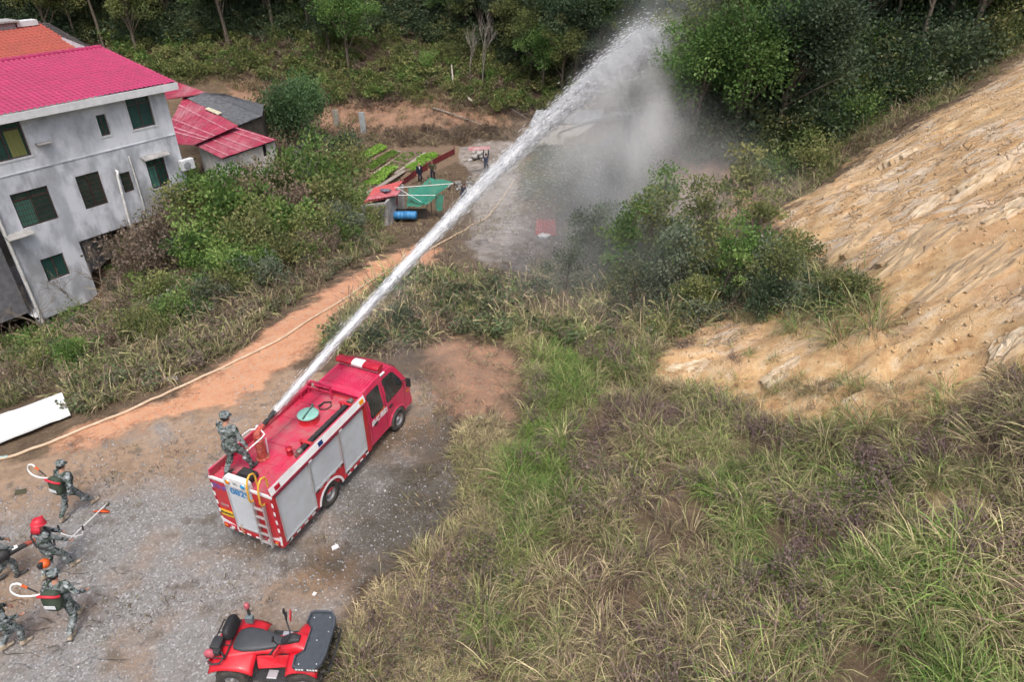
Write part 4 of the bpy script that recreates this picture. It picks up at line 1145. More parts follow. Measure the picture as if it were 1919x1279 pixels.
def letters(body, size, m, loc, normal, up, bold=.0, nm='lettering', parent=T, sx=1.0):
    me = text_mesh(body, size, nm, bold); me.materials.clear(); me.materials.append(m)
    o = obj_from(nm, me, parent)
    z = Vector(normal).normalized(); yv = Vector(up).normalized(); xv = yv.cross(z)
    M = Matrix((xv * sx, yv, z)).transposed().to_4x4(); M.translation = Vector(loc)
    o.matrix_local = M
    return o
letters('SFL', .10, mat('grey_lettering', (.30, .31, .32), rough=.6), (-.034, .08, 2.13), (-1, 0, 0), (0, 0, 1), .004)
letters('0829', .25, M_BLUEPAINT, (.010, .06, 1.80), (-1, 0, 0), (0, 0, 1), .006, sx=1.15)
letters('湘NP', .20, M_PURPLE, (-.004, .655, 1.80), (-1, 0, 0), (0, 0, 1), .006)
letters('消防泵', .085, mat('silver_lettering', (.45, .38, .40), rough=.5), (-.004, .655, 1.22), (-1, 0, 0), (0, 0, 1))
mb = MB(); mb.box((-.02, .46, .86), (-.006, .84, 1.06)); pl = mb.build('number_plate', M_PLATE, T, .006)
letters('湘NP0829', .088, M_BLACK, (-.022, .65, .955), (-1, 0, 0), (0, 0, 1), .003, parent=pl)
mb = MB()
ladder = empty('ladder'); ladder.parent = T
for y in (-.36, -.66):
    q = MB(); q.bar((-.10, y, .42), (-.06, y, 1.78), .045, .07, 0, (1, 0, 0)); q.build('stile', M_LADDER, ladder, .006)
for k in range(5):
    z = .52 + k * .27; q = MB(); q.bar((-.10 + .04 * (z - .42) / 1.36, -.36, z), (-.10 + .04 * (z - .42) / 1.36, -.66, z), .06, .035); q.build('rung', M_LADDER, ladder, .006)
for z in (.5, 1.7):
    for y in (-.36, -.66):
        q = MB(); q.bar((-.06, y, z), (0, y, z), .03); q.build('bracket', M_LADDER, ladder)
for y in (-.35, -.67):
    q = MB(); q.tube([(-.02, y, 1.78), (-.10, y, 1.80), (-.13, y, 1.90), (-.10, y, 2.25), (-.04, y, 2.42), (.06, y, 2.50), (.16, y, 2.46), (.20, y, 2.34), (.20, y, 2.04)], .024, 10); q.build('grab_rail', M_YEL, T)
mb = MB(); mb.tube([(-.03, .28, .74), (-.06, .26, .62), (-.05, .2, .56), (-.06, .26, .50), (-.05, .22, .45)], .012, 6); mb.build('tow_cord', mat('cord_tan', (.5, .38, .22)), T)
# wheels
def wheel(x, y, sgn, dual=False):
    R = .375
    root = empty('wheel', (x, y, R)); root.parent = T
    def one(yo, nm):
        q = MB(); q.lathe([(.20, -.085), (R * .93, -.095), (R, -.06), (R, -.02), (R - .014, -.018), (R - .014, -.010), (R, -.008), (R, .06), (R * .93, .095), (.20, .085), (.2, -.085)], (0, yo, 0), (0, sgn, 0), 36); q.build('tyre', M_TYRE, root)
    one(0, 't')
    if dual: one(-sgn * .21, 't')
    q = MB(); q.lathe([(.205, .075), (.19, .085), (.175, .05), (.15, .02 if not dual else -.01), (.11, .0), (.085, .04), (.075, .075), (.0, .08)], (0, 0, 0), (0, sgn, 0), 30); rim = q.build('rim', M_RIM, root)
    for k in range(6):
        a = k * math.pi / 3; q = MB(); q.cyl((.12 * math.cos(a), sgn * .01, .12 * math.sin(a)), (.12 * math.cos(a), sgn * .03, .12 * math.sin(a)), .014, 6); q.build('wheel_nut', M_COUPL, root)
for sgn in (-1, 1):
    wheel(1.934, sgn * (HW - .14), sgn, True); wheel(5.315, sgn * (HW - .085), sgn)
mb = MB(); mb.box((.1, -.45, .38), (5.9, -.32, .52)); mb.box((.1, .32, .38), (5.9, .45, .52)); mb.cyl((1.934, -.7, .346), (1.934, .7, .346), .07, 10); mb.cyl((5.315, -.7, .346), (5.315, .7, .346), .06, 10); mb.box((2.6, -.75, .36), (3.5, -.46, .6)); mb.build('chassis', M_CHASSIS, T)

# ------------------------------------------------------------------ cab
def cab_y(z):                                     # half width: tumblehome above the belt line
    if z <= 1.30: return .865
    t = (z - 1.30) / (2.2 - 1.30); return .865 - .10 * t - .05 * t * t * t
CX0, CX1 = 3.90, 6.12
prof = [(CX0, .42), (CX0, 2.02), (3.925, 2.12), (4.0, 2.185), (4.6, 2.215), (5.15, 2.205), (5.42, 2.16), (5.58, 2.07), (5.80, 1.72), (6.0, 1.36), (6.08, 1.18), (6.12, .95), (6.12, .42)]
arch = [(5.315 + .43 * math.cos(a), .35 + .43 * math.sin(a)) for a in [math.radians(k) for k in range(10, 171, 16)]]
arch = [(5.315 + .43, .42)] + arch[0:] + [(5.315 - .43, .42)]
mb = MB()
def ring_of(sgn, ins=0): return [(x, sgn * (cab_y(z) - ins), z) for x, z in prof]
# outer skin: strips across the roof/front/back, with rounded shoulders
NS = 9
rows = []
for (x, z) in prof:
    hw = cab_y(z); row = []
    for k in range(NS):
        t = -1 + 2 * k / (NS - 1); y = hw * t
        crown = (1 - t * t) * (.035 if z > 2.0 else 0)
        bow = (1 - t * t) * (.05 if x > 5.5 else 0)
        row.append((x + bow, y, z + crown))
    rows.append(row)
vs = [p for r in rows for p in r]; fs = []
for i in range(len(rows) - 1):
    for k in range(NS - 1): fs.append((i * NS + k, i * NS + k + 1, (i + 1) * NS + k + 1, (i + 1) * NS + k))
mb.add(vs, fs, 0, True)
# sides: vertical slices so that the wheel arch and tumblehome are real
for sgn in (-1, 1):
    xs_ = sorted({p[0] for p in prof} | {p[0] for p in arch} | {4.2, 4.4, 4.8})
    def top_at(x):
        up = [p for p in prof[1:]]
        for (xa, za), (xb, zb_) in zip(up[:-1], up[1:]):
            if xa <= x <= xb and xb > xa: return za + (zb_ - za) * (x - xa) / (xb - xa)
        return up[-1][1] if x >= up[-1][0] else up[0][1]
    def bot_at(x):
        if abs(x - 5.315) < .43: return max(.42, .35 + math.sqrt(max(0, .43 ** 2 - (x - 5.315) ** 2)))
        return .42
    nz = 9; g = []
    for x in xs_:
        zt, zb_ = top_at(x), bot_at(x)
        g.append([(x, sgn * cab_y(zb_ + (zt - zb_) * k / nz), zb_ + (zt - zb_) * k / nz) for k in range(nz + 1)])
    vs = [p for r in g for p in r]; fs = []
    for i in range(len(g) - 1):
        for k in range(nz):
            f = (i * (nz + 1) + k, (i + 1) * (nz + 1) + k, (i + 1) * (nz + 1) + k + 1, i * (nz + 1) + k + 1)
            fs.append(f if sgn < 0 else f[::-1])
    mb.add(vs, fs, 0, True)
mb.quad((CX0, -.865, .42), (CX0, .865, .42), (CX1, .865, .42), (CX1, -.865, .42))
cab = mb.build('cab', M_CABRED, T)
# rounded roof edge roll at the back and ribs pressed into the roof
mb = MB()
for k in range(15):
    y = -.62 + 1.24 * k / 14; mb.tube([(4.06, y, 2.196 + .03 * (1 - (y / .8) ** 2)), (4.6, y, 2.222 + .033 * (1 - (y / .8) ** 2)), (5.15, y, 2.212 + .033 * (1 - (y / .8) ** 2)), (5.40, y, 2.170 + .03 * (1 - (y / .8) ** 2))], [.018, .024, .024, .012], 6)
mb.build('roof_rib', M_CABRED, cab)
mb = MB(); mb.tube([(3.93, -.80, 2.10), (3.91, 0, 2.145), (3.93, .80, 2.10)], .055, 10); mb.build('rear_roof_roll', M_CABRED, cab)
def side_patch(poly, sgn, off, name, m, parent, thick=.006):
    pts = [(x, sgn * (cab_y(z) + off), z) for x, z in poly]
    mb = MB(); mb.prism(pts if sgn < 0 else pts[::-1], (0, sgn * thick, 0)); return mb.build(name, m, parent, .002)
def grow(poly, d):
    cx = sum(p[0] for p in poly) / len(poly); cz = sum(p[1] for p in poly) / len(poly)
    return [(cx + (x - cx) * (1 + d), cz + (z - cz) * (1 + d)) for x, z in poly]
W_REAR = [(4.08, 1.34), (4.08, 1.98), (4.12, 2.02), (4.62, 2.03), (4.66, 2.0), (4.66, 1.34), (4.62, 1.30), (4.12, 1.30)]
W_FRONT = [(4.88, 1.34), (4.88, 1.99), (4.93, 2.03), (5.30, 2.02), (5.42, 1.97), (5.66, 1.60), (5.72, 1.40), (5.62, 1.32), (4.93, 1.30)]
for sgn in (-1, 1):
    for wn_, W_ in (('rear', W_REAR), ('front', W_FRONT)):
        fr = side_patch(grow(W_, .07), sgn, .001, 'side_window', M_BLACK, cab, .006)
        side_patch(W_, sgn, .0085, 'pane', M_TGLASS, cab, .004)
    for (x, z) in ((4.22, 1.02), (5.02, 1.08)):
        side_patch([(x - .08, z - .035), (x + .08, z - .035), (x + .08, z + .035), (x - .08, z + .035)], sgn, .002, 'door_handle', M_BLACK, cab, .02)
    # shut lines
    for x in (4.0, 4.77, 5.78):
        mb = MB(); zt = 2.06 if x < 5.7 else 1.42
        for k in range(8):
            za = .55 + (zt - .55) * k / 8; zb_ = .55 + (zt - .55) * (k + 1) / 8
            if abs(x - 5.315) < .44 and za < .8: continue
            mb.bar((x, sgn * (cab_y(za) + .0015), za), (x, sgn * (cab_y(zb_) + .0015), zb_), .012, .004, 0, (0, sgn, 0))
        mb.build('door_gap', mat('gap_dark', (.10, .006, .015), rough=.7), cab)
    mb = MB(); mb.tube([(5.315 + .44 * math.cos(math.radians(a)), sgn * (cab_y(.6) + .005), .35 + .44 * math.sin(math.radians(a))) for a in range(10, 171, 10)], .022, 6); mb.build('wheel_lip', M_CABRED, cab)
    mb = MB(); mb.tube([(5.66, sgn * .84, 1.5), (5.78, sgn * 1.0, 1.56)], .014, 6); mb.box((5.74, sgn * .98, 1.32), (5.80, sgn * 1.12, 1.62)); mb.build('wing_mirror', M_BLACK, cab, .01)
    mb = MB(); mb.box((6.13, sgn * .78, .84), (6.17, sgn * .5, 1.0)); mb.build('headlight', M_WHITE, cab, .02)
    side_patch([(5.90, .96), (6.02, .96), (6.02, 1.02), (5.90, 1.02)], sgn, .002, 'indicator', M_AMBER, cab, .012)
# windscreen and bumper
mb = MB(); ws = [(5.63, -.66, 2.02), (5.63, .66, 2.02), (6.03, .74, 1.36), (6.03, -.74, 1.36)]
mb.add([(p[0] + .05, p[1], p[2] + .01) for p in ws] , [(0, 1, 2, 3)]); mb.build('windscreen', M_TGLASS, cab)
mb = MB(); mb.box((6.08, -.86, .38), (6.2, .86, .66)); mb.build('bumper', M_CABRED, cab, .03)
mb = MB(); mb.box((6.205, -.25, .44), (6.215, .25, .6)); mb.build('front_plate', M_PLATE, cab)
mb = MB(); mb.box((6.165, -.42, .8), (6.18, .42, .98)); mb.build('grille', M_BLACK, cab, .01)
# lettering on the rear door
letters('森林消防', .205, M_WHITE, (4.44, -(cab_y(1.05) + .004), 1.10), (0, -1, 0), (0, 0, 1), .005, parent=cab)
letters('湘江新区林业', .075, M_ORANGEPAINT, (4.50, -(cab_y(1.2) + .004), 1.25), (0, -1, 0), (0, 0, 1), .003, parent=cab)
# light bar
barl = empty('light_bar'); barl.parent = T
def lozenge(y0, y1, m, nm, r=.085):
    q = MB(); n = 16; pr = [(4.98 + .15 * math.cos(2 * math.pi * k / n) * (1 if True else 1), 2.385 + r * math.copysign(abs(math.sin(2 * math.pi * k / n)) ** .7, math.sin(2 * math.pi * k / n))) for k in range(n)]
    q.prism([(x, y0, z) for x, z in pr], (0, y1 - y0, 0), 0, True); return q.build(nm, m, barl, .012)
lozenge(-.70, -.185, M_REDLENS, 'red_lens'); lozenge(-.18, .18, M_WHITE, 'white_centre'); lozenge(.185, .70, M_REDLENS, 'red_lens')
for y in (-.62, .62):
    q = MB(); q.box((4.92, y - .04, 2.215), (5.04, y + .04, 2.31)); q.build('bracket', M_RED, barl, .008)
q = MB(); q.box((4.86, -.66, 2.295), (5.10, .66, 2.315)); q.build('base_rail', M_ALUTRIM, barl)
mb = MB(); mb.box((4.88, -.76, 2.175), (5.08, -.70, 2.225)); mb.build('roof_bracket', M_WHITE, T, .008)

# ------------------------------------------------------------------ fittings on the deck
hat = empty('tank_hatch', (2.62, .02, ZD)); hat.parent = T
q = MB(); q.lathe([(.27, .012), (.255, .03), (.25, .19), (.262, .2), (.262, .215), (.0, .215)], (0, 0, 0), (0, 0, 1), 32); q.build('neck', M_RED, hat)
q = MB(); q.lathe([(.275, .216), (.28, .235), (.26, .25), (.12, .268), (.0, .272)], (0, 0, 0), (0, 0, 1), 32); lid = q.build('lid', M_HATCH, hat)
q = MB(); q.bar((-.27, -.05, .285), (.30, .06, .285), .035, .03); q.cyl((.28, .055, .18), (.28, .055, .33), .03, 8); q.build('clamp_bar', mat('clamp_green', (.07, .14, .12), rough=.5), hat)
# suction hoses in their brackets
hos = empty('suction_hose_rack'); hos.parent = T
for y, z in ((-.60, .095), (-.73, .095), (-.665, .205)):
    q = MB(); pts = [(1.42 + 2.05 * k / 60, y + .004 * math.sin(k), ZD + z) for k in range(61)]; q.tube(pts, [.062 + .005 * (k % 2) for k in range(61)], 10); h = q.build('suction_hose', M_BLACK, hos)
    for x0, x1 in ((1.30, 1.44), (3.46, 3.60)):
        q = MB(); q.lathe([(.0, 0), (.06, 0), (.078, .02), (.078, .05), (.066, .06), (.078, .075), (.078, .11), (.06, .14)], (x0, y, ZD + z), (1, 0, 0), 14); q.build('coupling', M_COUPL, hos)
for x in (1.62, 3.28):
    q = MB(); q.box((x, -.83, ZD + .003), (x + .05, -.50, ZD + .03)); q.box((x, -.53, ZD), (x + .05, -.50, ZD + .30)); q.box((x, -.83, ZD), (x + .05, -.80, ZD + .30)); q.box((x - .02, -.86, ZD + .28), (x + .07, -.47, ZD + .30)); q.build('bracket', M_RED, hos, .006)
q = MB(); q.lathe([(.075, 0), (.075, .17), (.085, .175), (.085, .195), (.0, .2)], (1.36, -.36, ZD + .012), (0, 0, 1), 18); q.build('vent_cap', M_RED, T)
# water cannon
can = empty('water_cannon', (1.02, .18, ZD + .012)); can.parent = T
M_CANRED = mat('cannon_red', (.36, .03, .025), (.50, .10, .07), 14, .45, dirt=(.45, .25, .2), dscale=6, damt=.6)
q = MB(); prof_c = [(.17, 0), (.17, .03), (.10, .04)]
for k in range(7): prof_c += [(.085, .06 + .075 * k), (.115, .075 + .075 * k), (.115, .10 + .075 * k), (.085, .115 + .075 * k)]
prof_c += [(.08, .62), (.10, .64), (.10, .70), (.0, .71)]
q.lathe(prof_c, (0, 0, 0), (0, 0, 1), 20); q.build('pedestal', M_CANRED, can)
JET_DIR = Vector((14.1, 35.3, 6.1)).normalized()          # world direction of the jet at the nozzle
jl = Matrix.Rotation(-TYAW, 3, 'Z') @ JET_DIR
p0 = Vector((0, 0, .74))
q = MB(); q.tube([p0 - Vector((0, 0, .08)), p0, p0 + jl * .10 + Vector((0, 0, .04)), p0 + jl * .25 + Vector((0, 0, .04))], [.085, .085, .075, .06], 14); q.build('elbow', M_CANRED, can)
nz0 = p0 + Vector((0, 0, .04))
q = MB(); q.lathe([(.055, .22), (.058, .40), (.04, .48), (.05, .50), (.058, .51), (.058, .58), (.066, .59), (.07, .70), (.062, .71), (.045, .71)], nz0, jl, 18); q.build('barrel', M_BLACK, can)
NOZZLE = truck.matrix_basis.copy()
sd_ = jl.cross(Vector((0, 0, 1))).normalized()
q = MB()
back = -Vector((jl.x, jl.y, 0)).normalized()
q.tube([nz0 + sd_ * .06 + jl * .1, nz0 + sd_ * .22 + jl * .02, nz0 + sd_ * .24 + back * .12, nz0 + sd_ * .22 + back * .60], .018, 8)
q.tube([nz0 - sd_ * .06 + jl * .1, nz0 - sd_ * .22 + jl * .02, nz0 - sd_ * .24 + back * .12, nz0 - sd_ * .22 + back * .60], .018, 8); q.build('handle_bar', M_WHITE, can)
q = MB(); q.lathe([(.0, -.02), (.05, -.02), (.05, .02), (0, .02)], nz0 + sd_ * -.10 + jl * .16, sd_, 14); q.build('pressure_gauge', M_WHITE, can)
q = MB(); q.bar((.14, -.05, .05), (.16, -.07, .50), .025); q.build('lock_lever', M_WHITE, can)
CAN_LOCAL, NZ_TIP = can.location.copy(), nz0 + jl * .71
HANDLES = [nz0 + sd_ * .22 + back * .55, nz0 - sd_ * .22 + back * .55]
Mt = Matrix.Rotation(TYAW, 4, 'Z'); Mt.translation = truck.location
NOZ = Mt @ (CAN_LOCAL + NZ_TIP)
HANDW = [Mt @ (CAN_LOCAL + h) for h in HANDLES]
# frame in front of the deck
q = MB()
for y in (.78, .02):
    q.bar((3.62, y, ZD), (3.62, y, ZD + .46), .05)
q.bar((3.62, .78, ZD + .44), (3.62, .02, ZD + .44), .05); q.bar((3.62, .78, ZD + .22), (3.62, .02, ZD + .22), .04); q.bar((3.30, .78, ZD + .22), (3.62, .78, ZD + .22), .04); q.bar((3.3, .78, ZD), (3.3, .78, ZD + .24), .04)
q.build('deck_frame', M_CABRED, T, .006)

# loose cable, lifting rings and a coiled line on the deck
q = MB(); q.tube([(3.50, -.05, ZD + .03), (3.40, .12, ZD + .03), (3.22, .16, ZD + .03), (3.10, .04, ZD + .035), (3.16, -.12, ZD + .03), (3.34, -.16, ZD + .03), (3.46, -.04, ZD + .05), (3.38, .10, ZD + .05), (3.2, .1, ZD + .05)], .018, 6); q.build('coiled_cable', M_BLACK, T)
for x, y in ((.62, -.30), (.62, .74), (3.05, .72), (2.0, .72)):
    q = MB(); q.lathe([(.028, -.006), (.036, 0), (.028, .006), (.02, 0), (.028, -.006)], (x, y, ZD + .045), (0, 1, 0), 12); q.build('lifting_ring', M_RED, T)
for x in (.5, 1.4, 2.3, 3.2):
    q = MB(); q.box((x, HW - .085, ZD + .012), (x + .03, HW - .055, ZT - .03)); q.build('board_stay', M_REDDECK, T)
# ================================================================== PEOPLE
def camo_material():
    m, nt, b = nodes('camouflage'); N = nt.nodes; L = nt.links
    tc = N.new('ShaderNodeTexCoord'); mp = N.new('ShaderNodeMapping'); mp.inputs['Scale'].default_value = (1, 1, 1.5); L.new(tc.outputs['Object'], mp.inputs[0])
    cur = None
    for k, (sc, th, c) in enumerate(((7, .50, (.23, .255, .255)), (9, .55, (.07, .095, .08)), (11, .59, (.018, .022, .022)), (8.5, .60, (.36, .385, .39)))):
        n = N.new('ShaderNodeTexNoise'); n.inputs['Scale'].default_value = sc; n.inputs['Detail'].default_value = 3; n.inputs['Roughness'].default_value = .55
        ad = N.new('ShaderNodeVectorMath'); ad.inputs[1].default_value = (k * 7.3, k * 3.1, k * 5.7); L.new(mp.outputs[0], ad.inputs[0]); L.new(ad.outputs[0], n.inputs['Vector'])
        r = N.new('ShaderNodeMapRange'); r.inputs['From Min'].default_value = th - .012; r.inputs['From Max'].default_value = th + .012; L.new(n.outputs['Fac'], r.inputs['Value'])
        mx = N.new('ShaderNodeMix'); mx.data_type = 'RGBA'
        if cur is None: mx.inputs['A'].default_value = (.15, .172, .17, 1)
        else: L.new(cur, mx.inputs['A'])
        mx.inputs['B'].default_value = rgba(c); L.new(r.outputs[0], mx.inputs['Factor']); cur = mx.outputs['Result']
    L.new(cur, b.inputs['Base Color']); b.inputs['Roughness'].default_value = .9; b.inputs['Specular IOR Level'].default_value = .15
    n = N.new('ShaderNodeTexNoise'); n.inputs['Scale'].default_value = 14; L.new(tc.outputs['Object'], n.inputs['Vector'])
    bp = N.new('ShaderNodeBump'); bp.inputs['Strength'].default_value = .6; bp.inputs['Distance'].default_value = .03; L.new(n.outputs['Fac'], bp.inputs['Height']); L.new(bp.outputs[0], b.inputs['Normal'])
    return m
M_CAMO = camo_material()
M_SKIN = mat('skin', (.50, .27, .185), (.44, .23, .155), 12, .55)
M_HAIR = mat('hair', (.012, .011, .011), None, rough=.6)
M_BOOTTAN = mat('boot_tan', (.42, .34, .25), (.30, .25, .19), 12, .8)
M_BOOTDK = mat('boot_dark', (.05, .052, .05), (.09, .09, .085), 12, .75)
M_SUIT = mat('navy_suit', (.010, .014, .030), None, rough=.8)
M_OLIVE = mat('olive_cloth', (.062, .068, .032), (.05, .05, .03), 6, .85)
M_NAVYCL = mat('navy_cloth', (.02, .028, .06), None, rough=.85)
M_JEAN = mat('jeans', (.09, .11, .14), None, rough=.85)
M_SHIRT = mat('white_shirt', (.72, .72, .74), None, rough=.8)
M_FACE = mat('face_dark', (.10, .05, .04), None, rough=.6)

def ik(a, b, l1, l2, pole):
    a = Vector(a); b = Vector(b); d = b - a; D = min(d.length, (l1 + l2) * .999)
    if D < 1e-4: D = 1e-4
    dn = d.normalized(); b2 = a + dn * D
    x = (l1 * l1 - l2 * l2 + D * D) / (2 * D); h = math.sqrt(max(0, l1 * l1 - x * x))
    p = Vector(pole); p = p - dn * p.dot(dn); p.normalize()
    return a + dn * x + p * h, b2

def person(name, label, loc, heading, hip_z=.90, lean=(0, .05), feet=((-.1, 0, 0), (.1, 0, 0)), hands=((-.25, .1, .8), (.25, .1, .8)), look=(0, 1, -.12), twist=0.0, cloth=None, trousers=None, boots=None, scale=1.0, hair=True, foot_yaw=(0, 0), curl=.75, elbow=((-.8, -.6, -.3), (.8, -.6, -.3)), crouch=False, group=None):
    """local frame: x right, y forward, z up.  One continuous surface, fused from tapered limbs."""
    cloth = cloth or M_CAMO; trousers = trousers or cloth; boots = boots or M_BOOTTAN
    mats = [cloth, trousers, boots, M_SKIN, M_HAIR, M_FACE]
    CL, TR, BO, SK, HA, FA = range(6)
    caps = []                                     # p, q, r1, r2, tag
    def cap(p, q, r1, r2, tg): caps.append((Vector(p), Vector(q), r1, r2, tg))
    pel = Vector((0, 0, hip_z)); ch = Vector((lean[0], lean[1], 0)) 
    up = Vector((lean[0], lean[1], 1)).normalized()
    chest = pel + up * .36; neck = pel + up * .53
    rt = Vector((math.cos(twist), math.sin(twist), 0))
    sh = [neck - rt * .185 - up * .035, neck + rt * .185 - up * .035]
    hp_ = [pel + Vector((-.095, 0, -.02)), pel + Vector((.095, 0, -.02))]
    # torso
    cap(pel - Vector((.07, 0, 0)), pel + Vector((.07, 0, 0)), .125, .125, TR)
    cap(pel + up * .04, pel + up * .20, .135, .135, CL)
    cap(pel + up * .16 - rt * .06, pel + up * .16 + rt * .06, .125, .125, CL)
    cap(chest - rt * .09, chest + rt * .09, .132, .132, CL)
    cap(neck - up * .08 - rt * .13, neck - up * .08 + rt * .13, .082, .082, CL)
    lk = Vector(look).normalized()
    cap(neck - up * .04, neck + up * .06 + lk * .012, .062, .058, SK)
    hc = neck + up * .155 + lk * .025
    side = lk.cross(Vector((0, 0, 1))).normalized(); hu = side.cross(lk).normalized()
    cap(hc - lk * .028 + hu * .03, hc + lk * .012 + hu * .035, .092, .086, SK)          # skull
    cap(hc + lk * .03 - hu * .045, hc + lk * .042 - hu * .06, .062, .05, SK)             # jaw
    cap(hc + lk * .095 + hu * .012, hc + lk * .112 - hu * .018, .010, .016, SK)          # nose
    for s in (-1, 1):
        cap(hc + side * s * .088 - lk * .01 + hu * .012, hc + side * s * .094 - lk * .014 - hu * .02, .014, .011, SK)   # ears
    # legs
    for k, s in enumerate((-1, 1)):
        fx, fy, fz = feet[k]
        ank = Vector((fx, fy, fz + .085)); kn, ank = ik(hp_[k], ank, .425, .415, Vector((s * .12, 1, 0)))
        cap(hp_[k], kn, .098, .072, TR); cap(hp_[k] + Vector((0, -.035, -.04)), hp_[k].lerp(kn, .4), .10, .085, TR)
        cap(kn, ank + Vector((0, 0, .06)), .070, .052, TR); cap(kn + Vector((0, -.02, -.10)), kn.lerp(ank, .6) + Vector((0, -.015, 0)), .066, .055, TR)
        fd = Vector((math.sin(-foot_yaw[k]), math.cos(foot_yaw[k]), 0))
        pit = Vector((0, 0, 0)) 
        cap(ank + Vector((0, 0, .05)), ank - Vector((0, 0, .03)), .056, .052, BO)
        toe = Vector((ank.x, ank.y, max(fz + .045, ank.z - .045))) + fd * .165
        cap(Vector((ank.x, ank.y, ank.z - .035)) - fd * .04, toe, .046, .036, BO)
    # arms and hands
    for k, s in enumerate((-1, 1)):
        el, wr = ik(sh[k], Vector(hands[k]), .30, .265, Vector(elbow[k]))
        cap(sh[k], el, .068, .052, CL); cap(el, wr - (wr - el).normalized() * .02, .052, .040, CL)
        f = (wr - el).normalized(); pn = f.cross(Vector((s, 0, .25))).normalized(); pl_ = pn.cross(f).normalized() * s
        palm = wr + f * .05
        cap(wr - f * .03, wr + f * .02, .029, .030, SK)
        for t in (-.022, .0, .022): cap(wr + f * .02 + pl_ * t * .6, palm + f * .028 + pl_ * t, .016, .014, SK)
        bend = pn * -1
        for t, ln in ((-.033, .066), (-.011, .078), (.011, .072), (.032, .056)):
            b0 = palm + f * .035 + pl_ * t; d1 = (f + bend * curl * .6).normalized(); d2 = (f * (1 - curl * .6) + bend * curl).normalized()
            cap(b0, b0 + d1 * ln * .5, .0105, .0098, SK); cap(b0 + d1 * ln * .5, b0 + d1 * ln * .5 + d2 * ln * .5, .0096, .0085, SK)
        th = palm - pl_ * .03; d1 = (f * .6 - pl_ * .75 + bend * .35).normalized()
        cap(wr + f * .02 - pl_ * .02, th + d1 * .02, .013, .012, SK); cap(th + d1 * .02, th + d1 * .055 + f * .012, .0115, .010, SK)
    mb = MB()
    for p, q, r1, r2, tg in caps:
        n = 12; d = (q - p); 
        if d.length < 1e-5: d = Vector((0, 0, 1e-3)); q = p + d
        dn = d.normalized(); pts = []; rs = []
        for j in range(0, 4): a = math.pi / 2 * j / 3; pts.append(p - dn * r1 * math.cos(a)); rs.append(max(.0008, r1 * math.sin(a)))
        for j in range(0, 4): a = math.pi / 2 * j / 3; pts.append(q + dn * r2 * math.sin(a)); rs.append(max(.0008, r2 * math.cos(a)))
        mb.tube(pts, rs, n, 0, True)
    me0 = mb.mesh('tmp', [M_CAMO]); tmp = obj_from('tmp', me0)
    rm = tmp.modifiers.new('r', 'REMESH'); rm.mode = 'VOXEL'; rm.voxel_size = .0155; rm.use_smooth_shade = True
    sm = tmp.modifiers.new('s', 'SMOOTH'); sm.iterations = 2; sm.factor = .4
    dg = bpy.context.evaluated_depsgraph_get(); ev = tmp.evaluated_get(dg)
    me = bpy.data.meshes.new_from_object(ev)
    bpy.data.objects.remove(tmp); bpy.data.meshes.remove(me0)
    me.name = 'body'
    # cloth or skin by nearest limb
    nv = len(me.vertices); co = np.empty(nv * 3, np.float32); me.vertices.foreach_get('co', co); co = co.reshape(-1, 3)
    best = np.full(nv, 1e9); tagv = np.zeros(nv, int)
    for p, q, r1, r2, tg in caps:
        P = np.array(p); D = np.array(q) - P; L2 = max(D @ D, 1e-9)
        t = np.clip((co - P) @ D / L2, 0, 1); ds = np.linalg.norm(co - P - t[:, None] * D, axis=1) - (r1 + (r2 - r1) * t)
        upd = ds < best; best[upd] = ds[upd]; tagv[upd] = tg
    # folds in the cloth
    nrm = np.empty(nv * 3, np.float32); me.vertices.foreach_get('normal', nrm); nrm = nrm.reshape(-1, 3)
    fold = (fbm(co[:, 0] * 16 + co[:, 2] * 9, co[:, 1] * 16 + co[:, 2] * 13, 3, 3) - .5) * .040
    fold[(tagv == SK)] = 0
    co = co + nrm * fold[:, None].astype(np.float32)
    me.vertices.foreach_set('co', co.ravel())
    # hair and eyes / brows / mouth as small painted regions of the head
    H0 = np.array(hc); LK = np.array(lk); HU = np.array(hu); SD = np.array(side)
    rel = co - H0; f_ = rel @ LK; u_ = rel @ HU; s_ = rel @ SD
    head = (tagv == SK) & (np.linalg.norm(rel, axis=1) < .16)
    if hair: tagv[head & ((f_ < .045) & (u_ > -.005 + f_ * .6) & (f_ < .06) | (f_ < -.035) & (u_ > -.06))] = HA
    eye = head & (f_ > .05) & (np.abs(u_ - .018) < .009) & (np.abs(np.abs(s_) - .034) < .014); tagv[eye] = FA
    mouth = head & (f_ > .05) & (np.abs(u_ + .062) < .006) & (np.abs(s_) < .022); tagv[mouth] = FA
    me.materials.clear()
    for m_ in mats: me.materials.append(m_)
    pv = np.empty(len(me.loops), np.int32); me.loops.foreach_get('vertex_index', pv)
    ls = np.empty(len(me.polygons), np.int32); me.polygons.foreach_get('loop_start', ls)
    me.polygons.foreach_set('material_index', tagv[pv[ls]].astype(np.int32)); me.polygons.foreach_set('use_smooth', np.ones(len(me.polygons), bool)); me.update()
    root = empty('person', loc, heading - math.pi / 2); root.scale = (scale,) * 3
    obj_from('body', me, root); tag(root, label, 'person', group)
    J = dict(hc=hc, lk=lk, hu=hu, side=side, up=up, neck=neck, chest=chest, pel=pel, rt=rt, sh=sh)
    return root, J
